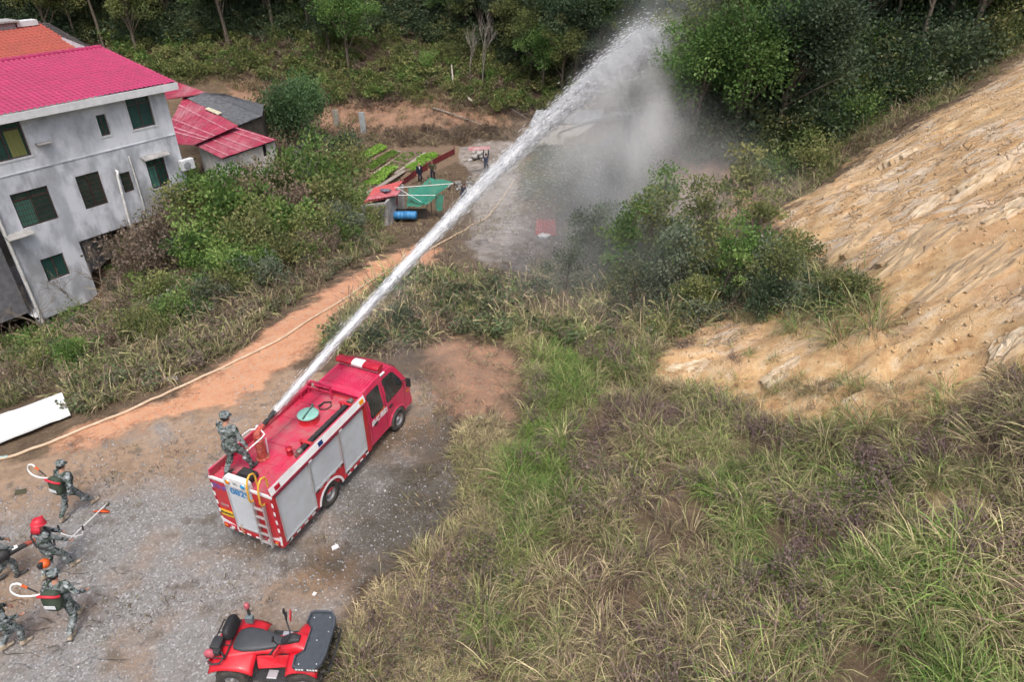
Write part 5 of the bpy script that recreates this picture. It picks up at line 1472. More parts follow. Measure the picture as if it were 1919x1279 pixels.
def cap_hat(root, J, m):
    hc, lk, hu, sd = J['hc'], J['lk'], J['hu'], J['side']
    q = MB(); M = Matrix((sd, lk, hu)).transposed().to_4x4(); M.translation = hc + hu * .02
    q.M = M
    q.lathe([(.108, .02), (.112, .06), (.108, .105), (.085, .128), (.0, .136)], (0, -.008, 0), (0, 0, 1), 18)
    vs = []; n = 10
    for k in range(n + 1):
        a = math.radians(20 + 140 * k / n)
        vs += [(.105 * math.cos(a), .105 * math.sin(a) - .008, .03), (.11 * math.cos(a), .19 * math.sin(a) - .03, .012)]
    q.add(vs, [(2 * k, 2 * k + 1, 2 * k + 3, 2 * k + 2) for k in range(n)], 0, True)
    o = q.build('cap', m, root); so = o.modifiers.new('s', 'SOLIDIFY'); so.thickness = .006
def helmet(root, J, m):
    hc, lk, hu, sd = J['hc'], J['lk'], J['hu'], J['side']
    q = MB(); M = Matrix((sd, lk, hu)).transposed().to_4x4(); M.translation = hc + hu * .03; q.M = M
    q.lathe([(.165, .0), (.150, .012), (.136, .03), (.130, .07), (.108, .115), (.06, .142), (.0, .15)], (0, -.01, 0), (0, 0, 1), 22)
    o = q.build('helmet', m, root); so = o.modifiers.new('s', 'SOLIDIFY'); so.thickness = .008
    q = MB(); q.M = M; q.box((-.03, -.12, .125), (.03, .10, .155)); q.build('helmet_ridge', m, root, .012)
    q = MB(); q.M = M; vs = []; n = 14
    for k in range(n + 1):
        a = math.radians(200 + 140 * k / n); vs += [(.135 * math.cos(a), .135 * math.sin(a), .012), (.17 * math.cos(a), .17 * math.sin(a) - .01, -.17)]
    q.add(vs, [(2 * k, 2 * k + 1, 2 * k + 3, 2 * k + 2) for k in range(n)], 0, True); o = q.build('neck_cape', m, root); so = o.modifiers.new('s', 'SOLIDIFY'); so.thickness = .006
M_PACK = mat('pack_green', (.035, .055, .035), (.055, .075, .05), 6, .7)
M_REDCL = mat('red_plastic', (.55, .03, .05), None, rough=.45)
M_HOSEW = mat('white_hose', (.75, .74, .72), None, rough=.45)
M_SILVER = mat('reflective_silver', (.6, .62, .63), None, rough=.35)
M_HIVIS = mat('lime_hivis', (.42, .72, .10), None, rough=.6)
def water_pack(root, J, label, hose_side=-1, with_lance=True):
    """backpack water extinguisher: sagging green bag, red rim, white bent hose with orange tip"""
    pk = empty('backpack_sprayer', root.location, root.rotation_euler.z); pk.scale = root.scale
    up, rt, ch = J['up'], J['rt'], J['chest']; bk = Vector((0, 0, 1)).cross(rt) * -1
    bk = Vector((rt.y, -rt.x, 0)) * 1.0            # behind the wearer
    M = Matrix((rt, -bk, up)).transposed().to_4x4(); M.translation = ch + bk * .235 - up * .08
    q = MB(); q.M = M; q.ball((0, 0, 0), (.20, .11, .27), 18, 12, 0, lambda d: (abs(d.x) ** 4 + abs(d.y) ** 4 + abs(d.z) ** 4) ** -.25 * .92); q.build('water_bag', M_PACK, pk)
    q = MB(); q.M = M; q.tube([(-.20, -.02, .14), (-.17, -.11, .22), (0, -.135, .25), (.17, -.11, .22), (.20, -.02, .14)], .028, 8); q.build('red_rim', M_REDCL, pk)
    q = MB(); q.M = M; q.box((-.12, -.125, -.12), (.12, -.112, -.03)); q.build('reflective_label', M_SILVER, pk, .006)
    for s in (-1, 1):
        q = MB(); q.M = M; q.tube([(s * .12, .10, .24), (s * .13, .20, .28), (s * .14, .33, .20), (s * .14, .36, .0), (s * .13, .28, -.14), (s * .12, .12, -.20)], .018, 6); q.build('shoulder_strap', M_PACK, pk)
    if with_lance:
        h = hose_side
        q = MB(); q.M = M
        pts = [(h * .19, -.02, .18), (h * .38, -.08, .20), (h * .56, -.12, .26), (h * .66, -.12, .38), (h * .62, -.10, .52), (h * .50, -.08, .55), (h * .42, -.08, .50)]
        sm = []
        for i in range(len(pts) - 1):
            p0 = Vector(pts[max(i - 1, 0)]); p1 = Vector(pts[i]); p2 = Vector(pts[i + 1]); p3 = Vector(pts[min(i + 2, len(pts) - 1)])
            for j in range(5):
                t = j / 5; sm.append(.5 * ((2 * p1) + (-p0 + p2) * t + (2 * p0 - 5 * p1 + 4 * p2 - p3) * t * t + (-p0 + 3 * p1 - 3 * p2 + p3) * t ** 3))
        q.tube(sm, .02, 8); q.build('spray_hose', M_HOSEW, pk)
        q = MB(); q.M = M; q.tube([(h * .43, -.08, .51), (h * .36, -.06, .42)], .026, 8); q.build('nozzle_tip', mat('orange_plastic', (.72, .13, .03), rough=.45), pk)
        q = MB(); q.M = M; q.tube([(h * .36, -.06, .42), (h * .22, -.02, .24)], .014, 6); q.build('lance', M_BLACK, pk)
    tag(pk, label, 'backpack')
    return pk

def vh(p): return math.atan2(p.y, p.x)
# 1. operator on the truck deck
Tm = Mt
fl, fr_ = Tm @ Vector((.64, .40, ZD + .012)), Tm @ Vector((.86, -.08, ZD + .012))
jh = math.atan2(JET_DIR.y, JET_DIR.x)
cen = Tm @ Vector((.62, .24, ZD + .012)); cen.z = ZD + .012
def tolocal(P, loc, head, s=1.0):
    v = Vector(P) - Vector(loc); a = -(head - math.pi / 2)
    return Vector(((v.x * math.cos(a) - v.y * math.sin(a)) / s, (v.x * math.sin(a) + v.y * math.cos(a)) / s, v.z / s))
opl = Tm @ Vector((.36, .36, 0)); opl.z = ZD + .006
hl = [tolocal(h, opl, jh, 1.02) for h in HANDW]
hl.sort(key=lambda v: v.x)
op, J = person('person', 'person in camouflage and cap on the truck deck, gripping the water cannon', opl, jh, .88, (-.02, .10), ((-.16, -.16, 0), (.20, .26, 0)), (hl[0], hl[1]), (.15, 1, -.1), .05, boots=M_BOOTDK, scale=1.02)
cap_hat(op, J, M_CAMO)
# 2. walking with a water pack, uppermost of the group
def walker(label, back, front, right_front=True, hat=True, hip=.875, lean=(0, .10), hands=None, look=(0, 1, -.15), boots=None, scale=1.0, twist=0.0, head=None):
    b = Vector(back); f = Vector(front); d = f - b; hd = math.atan2(d.y, d.x) if head is None else math.radians(head); mid = (b + f) / 2; mid.z = float(hz(mid.x, mid.y))
    st = min(d.length, .78) / 2
    ft = ((-.09, -st, .03), (.09, st, 0)) if right_front else ((-.09, st, 0), (.09, -st, .03))
    hands = hands or (((-.27, .22, .92), (.28, -.18, .90)) if right_front else ((-.27, -.18, .92), (.28, .22, .92)))
    p, J = person('person', label, mid, hd, hip, lean, ft, hands, look, twist, boots=boots, scale=scale)
    return p, J, mid, hd
p1, J, m1, h1 = walker('person in camouflage and pale cap striding with a water pack, farthest of the group', at(124, 982, 0), at(172, 943, 0))
cap_hat(p1, J, M_CAMO); water_pack(p1, J, 'green backpack water sprayer with white hose on the farthest striding person', -1)
# 3. red helmet with a brush cutter
ca_, cb_ = at(88, 1093, 0), at(137, 1057, 0)
d_ = cb_ - ca_; hd2 = math.atan2(d_.y, d_.x); mid2 = (ca_ + cb_) / 2; mid2.z = float(hz(mid2.x, mid2.y))
BC_A = at(88, 1052, .55); BC_B = at(200, 945, .06)
shaft = lambda t: BC_A.lerp(BC_B, t)
hA, hB = tolocal(shaft(.36) + Vector((0, 0, .22)), mid2, hd2), tolocal(shaft(.44) + Vector((0, 0, .25)), mid2, hd2)
p2, J2 = person('person', 'person in camouflage with bright red helmet and neck cape carrying a brush cutter', mid2, hd2, .88, (0, .08), ((-.1, -.28, .03), (.1, .28, 0)), ((-.10, .46, .92), (.26, .40, .86)), (0, 1, -.25), -.1)
helmet(p2, J2, M_REDCL)
q = MB(); q.tube([(-.17, .02, 1.42), (-.12, .17, 1.30), (.05, .20, 1.10), (.20, .10, .95)], .022, 6); q.tube([(-.17, .02, 1.42), (-.12, -.14, 1.28), (.05, -.17, 1.08), (.20, -.05, .95)], .022, 6); q.build('harness_strap', M_BLACK, p2)
bc = empty('brush_cutter', BC_A); tag(bc, 'brush cutter with long white shaft, orange engine and orange guard', 'brush cutter')
bl = lambda p: Vector(p) - BC_A
q = MB(); q.tube([bl(BC_A), bl(BC_B)], .016, 8); q.build('shaft', M_HOSEW, bc)
ax = (BC_B - BC_A).normalized()
q = MB(); q.ball(bl(BC_A) - ax * .10, (.13, .13, .11), 14, 9, 0, lambda d: 1 + .1 * math.sin(7 * d.x) * math.cos(5 * d.z)); q.build('engine_cover', mat('orange_cover', (.65, .12, .025), rough=.45), bc)
q = MB(); q.cbox(bl(BC_A) - ax * .06 - Vector((0, 0, .12)), (.18, .16, .10)); q.build('fuel_tank', M_HOSEW, bc, .03)
q = MB(); q.cbox(bl(BC_A) - ax * .2 + Vector((0, 0, .02)), (.10, .12, .14)); q.build('starter_housing', M_BLACK, bc, .02)
q = MB(); q.lathe([(.0, -.05), (.055, -.04), (.06, .02), (.035, .06), (0, .07)], bl(BC_B), ax, 14); q.build('cutter_head', M_COUPL, bc)
q = MB(); g0 = bl(shaft(.87)); n_ = 10; sd_b = ax.cross(Vector((0, 0, 1))).normalized(); upb = sd_b.cross(ax)
vs = []
for k in range(n_ + 1):
    a = math.radians(-70 + 140 * k / n_)
    for r in (.03, .24): vs.append(g0 + sd_b * r * math.sin(a) - upb * .01 + ax * (r * math.cos(a) * .9 - .06) - upb * r * .25)
q.add(vs, [(2 * k, 2 * k + 1, 2 * k + 3, 2 * k + 2) for k in range(n_)], 0, True); o = q.build('guard', mat('orange_guard', (.85, .11, .02), rough=.4), bc); so = o.modifiers.new('s', 'SOLIDIFY'); so.thickness = .008
q = MB(); c0 = bl(shaft(.40)); q.tube([c0 - sd_b * .30 + upb * .22, c0 - sd_b * .26 + upb * .06, c0 - sd_b * .08, c0 + sd_b * .08, c0 + sd_b * .26 + upb * .06, c0 + sd_b * .30 + upb * .22], .014, 8); q.build('handle_bar', M_HOSEW, bc)
for s in (-1, 1):
    q = MB(); q.tube([c0 + sd_b * s * .295 + upb * .18, c0 + sd_b * s * .305 + upb * .30], .022, 8); q.build('grip', M_BLACK, bc)
# 4. left edge, with a leaf blower
p3, J3, m3, h3 = walker('person in camouflage with a leaf blower and lime vest, at the left edge', at(-2, 1094, 0), at(34, 1080, 0), True, head=48, boots=M_BOOTDK, hands=((-.22, .30, .95), (.24, .38, .92)))
cap_hat(p3, J3, M_CAMO)
q = MB(); q.M = None; q.lathe([(.150, 1.06), (.168, 1.07), (.172, 1.16), (.165, 1.17)], (0, .035, 0), (0, 0, 1), 20); q.build('hivis_band', M_HIVIS, p3)
blw = empty('leaf_blower', p3.location, p3.rotation_euler.z); tag(blw, 'black and red leaf blower pointing forward at the left edge', 'leaf blower')
q = MB(); q.tube([(.26, .20, .90), (.26, .32, .89), (.25, .46, .88), (.24, .60, .872)], [.085, .07, .06, .055], 12); q.build('blower_tube', M_BLACK, blw)
q = MB(); q.tube([(.24, .55, .874), (.235, .78, .862)], [.058, .05], 12); q.build('nozzle', mat('nozzle_rust', (.30, .06, .04), rough=.5), blw)
q = MB(); q.ball((.26, .12, .92), (.14, .17, .15), 14, 9); q.build('fan_housing', M_BLACK, blw)
q = MB(); q.tube([(.26, .02, 1.02), (.26, .12, 1.12), (.26, .26, 1.04)], .02, 8); q.build('handle', M_BLACK, blw)
q = MB(); q.box((.20, .32, .955), (.31, .44, .965)); q.build('white_sticker', M_HOSEW, blw)
# 5. pack carrier nearest the quad
p4, J4, m4, h4 = walker('person in camouflage with water pack, right arm swung out, nearest the quad bike', at(128, 1200, 0), at(160, 1150, 0), False, hands=((-.26, .18, .92), (.42, .16, 1.0)), hip=.865)
cap_hat(p4, J4, M_CAMO); water_pack(p4, J4, 'green backpack water sprayer with red rim, on the person nearest the quad', -1)
# 6. lower left, seen from behind
p5, J5, m5, h5 = walker('person in dark camouflage with a lime edged pack, at the lower left corner', at(14, 1224, 0), at(44, 1206, 0), True, head=55, hands=((-.2, .25, .95), (.27, .28, .95)))
cap_hat(p5, J5, M_CAMO); pk5 = water_pack(p5, J5, 'dark green backpack with lime strip, on the person at the lower left', -1, False)
q = MB(); q.box((-.13, -.30, .98), (.13, -.285, 1.03)); q.build('lime_strip', M_HIVIS, pk5)
# far people on the terrace
def far(u, v): return ground(u, v)
g1 = far(787, 343)
s1, Js = person('person', 'person in a navy suit and white shirt standing by the crimson fence', g1, math.radians(-60), .90, (0, 0), ((-.1, 0, 0), (.1, .03, 0)), ((-.24, .05, .80), (.24, .06, .80)), (0, 1, 0), cloth=M_SUIT, boots=M_BOOTDK)
q = MB(); q.prism([(-.06, .125, 1.42), (.06, .125, 1.42), (.0, .150, 1.14)], (0, .012, 0)); q.build('shirt_front', M_SHIRT, s1)
g2 = far(812, 338)
s2, _ = person('person', 'person in an olive jacket standing behind the green netting', g2, math.radians(-95), .90, (0, .04), ((-.1, 0, 0), (.1, 0, 0)), ((-.22, .25, 1.0), (.30, .30, 1.1)), (0, 1, -.2), cloth=M_OLIVE, trousers=M_SUIT, boots=M_BOOTDK)
g3 = far(911, 325)
s3, _ = person('person', 'person in dark blue lifting a red sheet overhead beside the stone pile', g3, math.radians(80), .90, (0, 0), ((-.12, 0, 0), (.12, 0, 0)), ((-.2, .2, 1.92), (.2, .2, 1.92)), (0, 1, .2), cloth=M_NAVYCL, trousers=M_JEAN, boots=M_BOOTDK)
g4 = far(866, 372)
s4, _ = person('person', 'person crouching in dark clothes by the rubble, at the edge of the spray', g4, math.radians(-20), .42, (0, .35), ((-.14, .12, 0), (.14, .05, 0)), ((-.12, .50, .25), (.16, .48, .22)), (0, 1, -.6), cloth=M_NAVYCL, trousers=M_SUIT, boots=M_BOOTDK)
# ================================================================== QUAD BIKE
M_ATVR = mat('quad_red', (.62, .008, .022), (.56, .008, .02), 2, .28, coat=.3, spec=.5, dirt=(.45, .10, .10), dscale=3, damt=.35)
M_ATVB = mat('quad_black', (.025, .026, .028), (.04, .04, .042), 8, .6)
M_SEAT = mat('seat_vinyl', (.05, .054, .06), (.06, .065, .072), 6, .55)
M_TRAY = mat('tray_plastic', (.055, .065, .078), (.07, .08, .095), 8, .5)
M_WLET = mat('white_lettering', (.75, .75, .75), None, rough=.5)
atv = empty('quad_bike', (-4.80, 8.27, 0), math.radians(-3)); tag(atv, 'red quad bike with black seat, backrest and grey front cargo tray', 'quad bike')
def bodyloft(secs, m, nm, par, n=14):
    """secs: (x, half width, z bottom, z top, power)"""
    q = MB(); vs = []; fs = []
    for (x, hw, z0, z1, pw) in secs:
        for k in range(n):
            a = 2 * math.pi * k / n; c, s = math.cos(a), math.sin(a)
            vs.append((x, hw * math.copysign(abs(c) ** pw, c), (z0 + z1) / 2 + (z1 - z0) / 2 * math.copysign(abs(s) ** pw, s)))
    for i in range(len(secs) - 1):
        for k in range(n):
            k2 = (k + 1) % n; fs.append((i * n + k, i * n + k2, (i + 1) * n + k2, (i + 1) * n + k))
    q.add(vs, fs, 0, True); q.add(vs[:n], [tuple(range(n))]); q.add(vs[-n:], [tuple(range(n - 1, -1, -1))])
    return q.build(nm, m, par)
for sx in (-.72, .72):
    for sgn in (-1, 1):
        w = empty('wheel', (sx, sgn * .46, .32)); w.parent = atv
        q = MB(); q.lathe([(.15, -.11), (.28, -.13), (.32, -.09), (.325, 0), (.32, .09), (.28, .13), (.15, .11), (.15, -.11)], (0, 0, 0), (0, 1, 0), 28); q.build('tyre', M_TYRE, w)
        q = MB()
        for k in range(18):
            a = 2 * math.pi * k / 18; q.M = Matrix.Rotation(a, 4, 'Y'); q.box((-.022, -.10 if k % 2 else -.02, .31), (.022, .02 if k % 2 else .10, .345))
        q.build('tread_lug', M_TYRE, w)
        q = MB(); q.lathe([(.155, .09), (.12, .06), (.06, .05), (.05, .1), (.0, .11)], (0, 0, 0), (0, sgn, 0), 18); q.build('rim', M_RIM, w)
bodyloft([(-1.0, .16, .45, .62, .6), (-.6, .22, .38, .72, .6), (0, .22, .34, .66, .6), (.5, .22, .36, .74, .6), (1.0, .16, .45, .66, .6)], M_ATVB, 'frame', atv)
def fender(x0, x1, y0, y1, zi, zo, sgn, nm='fender', droop=.12):
    q = MB(); n = 10; m_ = 5; vs = []
    for i in range(n + 1):
        t = i / n; x = x0 + (x1 - x0) * t; e = abs(2 * t - 1)
        for j in range(m_ + 1):
            s = j / m_; y = y0 + (y1 - y0) * s
            z = zi + (zo - zi) * s - droop * e ** 2.5 * (0.4 + .8 * s) - .05 * s ** 3
            vs.append((x, sgn * y, z))
    fs = [(i * (m_ + 1) + j, (i + 1) * (m_ + 1) + j, (i + 1) * (m_ + 1) + j + 1, i * (m_ + 1) + j + 1) for i in range(n) for j in range(m_)]
    q.add(vs, fs, 0, True); o = q.build(nm, M_ATVR, atv); so = o.modifiers.new('s', 'SOLIDIFY'); so.thickness = .02; return o
for sgn in (-1, 1):
    fender(-1.13, -.26, .16, .58, .80, .76, sgn, 'rear_fender'); fender(.40, 1.02, .18, .57, .82, .78, sgn, 'front_fender')
    q = MB(); q.prism([(-.28, sgn * .22, .70), (.42, sgn * .20, .74), (.40, sgn * .30, .52), (-.22, sgn * .36, .50)], (0, sgn * .02, 0)); q.build('side_panel', M_ATVR, atv, .01)
    q = MB(); q.box((-.24, sgn * .30, .36), (.40, sgn * .56, .40)); q.build('footwell', M_ATVB, atv, .012)
    q = MB(); q.box((-.02, sgn * .34, .402), (.18, sgn * .52, .44)); q.build('foot_peg', M_ALUTRIM, atv, .01)
    q = MB(); q.lathe([(.0, .05), (.05, .04), (.065, 0), (.06, -.04)], (1.02, sgn * .38, .72), (1, 0, .1), 14); q.build('headlight', M_TGLASS, atv)
    q = MB(); q.box((-1.16, sgn * .46, .70), (-1.12, sgn * .30, .76)); q.build('tail_lamp', M_REDLENS, atv, .01)
bodyloft([(-1.12, .34, .72, .80, .5), (-.9, .40, .72, .83, .5), (-.5, .30, .70, .84, .5), (-.15, .20, .66, .82, .6), (.2, .18, .62, .82, .6)], M_ATVR, 'rear_cowl', atv)
bodyloft([(.18, .17, .66, .86, .6), (.35, .20, .68, .94, .6), (.52, .19, .70, .98, .6), (.70, .20, .70, .92, .6), (.95, .30, .66, .84, .5), (1.08, .28, .62, .76, .5)], M_ATVR, 'front_cowl', atv)
bodyloft([(-.76, .14, .82, .87, .7), (-.70, .22, .82, .92, .7), (-.52, .27, .82, .95, .7), (-.30, .25, .82, .94, .7), (-.08, .19, .80, .92, .7), (.16, .12, .80, .90, .7), (.25, .07, .82, .87, .7)], M_SEAT, 'seat', atv)
bodyloft([(.20, .08, .84, .93, .7), (.34, .11, .88, 1.02, .7), (.48, .10, .90, 1.06, .7), (.58, .07, .92, 1.02, .7)], M_ATVB, 'instrument_pod', atv)
# backrest
q = MB(); q.M = Matrix.Translation((-.86, .14, 1.05)) @ Matrix.Rotation(math.radians(-18), 4, 'Y'); q.ball((0, 0, 0), (.10, .27, .17), 18, 12, 0, lambda d: (abs(d.x) ** 3 + abs(d.y) ** 3 + abs(d.z) ** 3) ** (-1 / 3) * .95); q.build('backrest', mat('backrest_black', (.018, .018, .020), rough=.6), atv)
q = MB(); q.tube([(-.86, .06, .9), (-.84, .06, .82)], .02, 6); q.tube([(-.86, .24, .9), (-.84, .24, .82)], .02, 6); q.build('backrest_post', M_ATVB, atv)
# rear rack, winch gear and warning lamp mast
q = MB()
for y in (-.42, -.14, .14, .42): q.tube([(-1.16, y, .86), (-.80, y, .875)], .014, 6)
q.tube([(-1.16, -.44, .86), (-1.16, .44, .86)], .016, 6); q.tube([(-.80, -.44, .875), (-.80, .44, .875)], .016, 6); q.build('rear_rack', M_ATVB, atv)
q = MB(); q.cbox((-1.02, -.18, .96), (.20, .26, .16)); q.cyl((-1.06, -.40, .94), (-1.06, -.02, .94), .06, 10); q.cbox((-.98, -.34, .95), (.16, .12, .12)); wn2 = q.build('pump_unit', M_ATVB, atv, .02)
q = MB(); q.lathe([(.0, -.06), (.09, -.05), (.11, 0), (.09, .05), (0, .06)], (-1.10, -.38, .94), (0, 1, 0), 16); q.build('hose_drum', mat('drum_pink', (.45, .10, .13), rough=.5), atv)
q = MB(); q.tube([(-.92, -.30, .92), (-.80, -.42, .90), (-.86, -.54, .88), (-1.0, -.56, .87), (-1.1, -.50, .88)], .02, 6); q.build('rubber_hose', M_ATVB, atv)
q = MB(); q.cbox((-.60, .40, .96), (.16, .10, .18)); q.build('control_box', mat('box_grey', (.14, .17, .18), rough=.5), atv, .015)
q = MB(); q.tube([(-.60, .44, .92), (-.61, .46, 1.25)], .032, 10); q.build('lamp_mast', M_ATVB, atv)
q = MB(); q.lathe([(.05, 0), (.055, .02), (.055, .09), (.04, .12), (0, .13)], (-.61, .46, 1.25), (0, 0, 1), 16); q.build('warning_lamp', mat('lamp_rose', (.42, .10, .12), rough=.25), atv)
# handlebars
q = MB(); q.tube([(.18, .44, 1.14), (.24, .28, 1.14), (.36, .10, 1.06), (.38, 0, 1.04), (.36, -.10, 1.06), (.24, -.28, 1.14), (.18, -.44, 1.14)], .016, 8); hb = q.build('handlebar', M_ATVB, atv)
for s in (-1, 1):
    q = MB(); q.tube([(.225, s * .31, 1.14), (.165, s * .47, 1.14)], .024, 8); q.build('grip', M_BLACK, hb)
    q = MB(); q.prism([(.30, s * .30, 1.08), (.24, s * .50, 1.08), (.24, s * .50, 1.20), (.30, s * .30, 1.22)], (.03, 0, 0)); q.build('hand_guard', M_ATVR, hb, .01)
    q = MB(); q.tube([(.26, s * .26, 1.14), (.22, s * .30, 1.34)], .010, 6); q.ball((.22, s * .31, 1.40), (.02, .05, .075), 10, 7); q.build('mirror', M_ATVB, hb)
# moulded cargo tray at the front
tray = empty('cargo_tray'); tray.parent = atv
out = [(.62, .60), (.70, .64), (1.06, .64), (1.16, .52), (1.20, .30), (1.20, -.30), (1.16, -.52), (1.06, -.64), (.70, -.64), (.62, -.60), (.60, -.38), (.74, -.26), (.74, .26), (.60, .38)]
inn = [(.89 + (x - .89) * .90, y * .94) for x, y in out]
q = MB(); n = len(out); zr, zf = 1.02, .955
vs = [(x, y, zr) for x, y in out] + [(x, y, zr) for x, y in inn] + [(x, y, zf) for x, y in inn] + [(x, y, zf - .03) for x, y in out]
fs = []
for i in range(n):
    j = (i + 1) % n; fs += [(i, j, n + j, n + i), (n + i, n + j, 2 * n + j, 2 * n + i), (3 * n + i, 3 * n + j, j, i)]
q.add(vs, fs); q.add([(x, y, zf) for x, y in inn], [tuple(range(n))]); q.add([(x, y, zf - .03) for x, y in out], [tuple(range(n - 1, -1, -1))])
q.build('tray', M_TRAY, tray, .006)
q = MB()
for i in range(12):
    for j in range(27):
        x = .70 + .038 * i; y = -.50 + .038 * j + (.019 if i % 2 else 0)
        if x < .78 and abs(y) < .30: continue
        q.box((x, y, zf + .001), (x + .020, y + .020, zf + .007))
o = q.build('tray_stud', M_TRAY, tray); o['kind'] = 'stuff'
for (x, y) in ((.72, .50), (1.04, .52), (.92, 0), (.72, -.52), (1.06, -.5), (1.1, .2)):
    q = MB(); q.lathe([(.0, .012), (.010, .010), (.012, 0)], (x, y, zf + .006), (0, 0, 1), 8); q.build('bolt', M_WLET, tray)
for k in range(8):
    if k == 3: continue
    x = .70 + k * .055; q = MB(); q.box((x, -.652, .965), (x + .040, -.646, 1.005)); q.build('decal_mark', M_WLET, tray)
q = MB(); q.tube([(1.10, .50, .70), (1.24, .46, .66), (1.26, .0, .66), (1.24, -.46, .66), (1.10, -.50, .70)], .022, 8); q.tube([(1.08, .30, .50), (1.24, .30, .66), (1.2, .30, .93)], .02, 8); q.tube([(1.08, -.30, .50), (1.24, -.30, .66), (1.2, -.30, .93)], .02, 8); q.build('bull_bar', M_ATVB, atv)

# ================================================================== SMALL THINGS
def smooth_path(pts, k=6):
    sm = []
    for i in range(len(pts) - 1):
        p0, p1, p2, p3 = (Vector(pts[max(i - 1, 0)]), Vector(pts[i]), Vector(pts[i + 1]), Vector(pts[min(i + 2, len(pts) - 1)]))
        for j in range(k):
            t = j / k; sm.append(.5 * ((2 * p1) + (-p0 + p2) * t + (2 * p0 - 5 * p1 + 4 * p2 - p3) * t * t + (-p0 + 3 * p1 - 3 * p2 + p3) * t ** 3))
    sm.append(Vector(pts[-1])); return sm
# long hose along the road
hpts = [ground(u, v) for u, v in ((-140, 895), (0, 864), (60, 845), (120, 822), (180, 797), (250, 770), (320, 737), (390, 704), (460, 672), (530, 636), (590, 596), (640, 566), (690, 532), (735, 505), (775, 484), (830, 455), (880, 425), (925, 395), (962, 340))]
path = smooth_path(hpts, 10)
q = MB(); q.tube([(p.x, p.y, float(hz(p.x, p.y)) + .045) for p in path], .045, 8); hose = q.build('fire_hose', mat('hose_canvas', (.62, .47, .33), (.52, .38, .26), 3, .85))
tag(hose, 'long tan fire hose laid along the orange dirt road', 'hose')
cp0 = ground(8, 862); q = MB(); q.lathe([(.04, -.10), (.055, -.08), (.055, 0), (.045, .02), (.055, .05), (.055, .10), (.04, .12)], (cp0.x, cp0.y, cp0.z + .05), (1, .35, 0), 12); q.build('hose_coupling', mat('coupling_teal', (.30, .45, .43), rough=.5), hose)
# white sheet of board at the roadside
a, b, c, d = [ground(u, v) for u, v in ((-120, 890), (132, 785), (118, 752), (-120, 845))]
q = MB(); rr = random.Random(3); n = 14; top = []; bot = []
for i in range(n + 1):
    t = i / n; p = a.lerp(b, t); s = d.lerp(c, t); jag = .06 if i in (n, n - 1) else .02
    top.append(s + Vector((rr.uniform(-jag, jag), rr.uniform(-jag, jag), .34 + .03 * math.sin(t * 5)))); bot.append(p + Vector((rr.uniform(-jag, jag), rr.uniform(-jag, jag), .18)))
vs = []
for i in range(n + 1): vs += [bot[i], bot[i].lerp(top[i], .5) + Vector((0, 0, .03)), top[i]]
fs = []
for i in range(n): fs += [(3 * i, 3 * i + 3, 3 * i + 4, 3 * i + 1), (3 * i + 1, 3 * i + 4, 3 * i + 5, 3 * i + 2)]
q.add(vs, fs); o = q.build('foam_board', mat('white_board', (.80, .81, .80), (.72, .73, .72), 3, .7, bump=.2)); so = o.modifiers.new('s', 'SOLIDIFY'); so.thickness = .06; so.offset = -1
tag(o, 'long white foam board lying on the grass verge at the left edge', 'board')
# litter
M_PAPER = mat('paper', (.74, .74, .72), None, rough=.8)
def litter(u, v, w, h, rot, label, m=None, name='paper_scrap'):
    g = ground(u, v); q = MB(); q.M = Matrix.Translation((g.x, g.y, g.z + .012)) @ Matrix.Rotation(rot, 4, 'Z') @ Matrix.Rotation(.15, 4, 'X')
    r = random.Random(int(u * 7 + v)); P = [(-w / 2, -h / 2), (0, -h / 2 * r.uniform(.8, 1.1)), (w / 2, -h / 2), (w / 2, 0), (w / 2 * r.uniform(.7, 1), h / 2), (0, h / 2), (-w / 2, h / 2 * r.uniform(.6, 1)), (-w / 2, 0)]
    q.prism([(x + r.uniform(-.1, .1) * w, y + r.uniform(-.1, .1) * h, r.uniform(0, .03)) for x, y in P], (0, 0, .006)); o = q.build(name, m or M_PAPER); tag(o, label, 'litter')
litter(628, 1028, .16, .12, .6, 'white paper scrap on the wet ground behind the truck'); litter(899, 786, .20, .10, .2, 'white scrap on the reddish soil right of the cab')
litter(478, 598, .24, .16, .4, 'pale card scrap on the verge above the dirt road'); litter(318, 711, .55, .25, .2, 'crumpled pale bag at the edge of the dirt road', mat('bag_pale', (.45, .40, .36), (.6, .57, .55), 8))
litter(590, 1118, .10, .07, 1.2, 'small white scrap between truck and quad bike'); litter(427, 692, .5, .05, .7, 'pale stick on the dirt road beside the hose', mat('stick', (.45, .33, .22)), 'stick')
litter(40, 925, .26, .18, .2, 'dark grass tuft clod beside the farthest walker', mat('moss', (.06, .055, .028)), 'turf_clod')

# ------------------------------------------------------------------ garden and huts beyond the road
garden = []
M_SOILD = mat('bed_soil', (.12, .085, .06), (.19, .14, .10), 6, .95, bump=.6, bscale=20)
M_PATH = mat('bed_path', (.34, .30, .25), (.26, .22, .18), 3, .95)
beds = [([(668, 298), (712, 276), (722, 281), (676, 309)], 'bright', 'far left bed of bright green lettuce, nearest the round bush'),
        ([(680, 318), (734, 284), (750, 288), (698, 324)], 'thin', 'bed of thin young green shoots, second from the round bush'),
        ([(715, 320), (762, 286), (792, 287), (747, 321)], 'dark', 'bare dark bed of small seedlings in the middle of the plot'),
        ([(756, 322), (800, 288), (826, 292), (776, 325)], 'sparse', 'sparse green bed alongside the crimson fence'),
        ([(684, 350), (726, 318), (742, 319), (702, 352)], 'bright', 'bright green leafy bed in front of the bare bed')]
V_L = [herb('', np.random.default_rng(40 + k), 7, (.10, .22), .16, (), (0, .5), 5) for k in range(3)]
M_LETT = leaf_material('lettuce', [(0, (.16, .34, .04)), (.5, (.25, .44, .07)), (1, (.34, .50, .12))], .25)
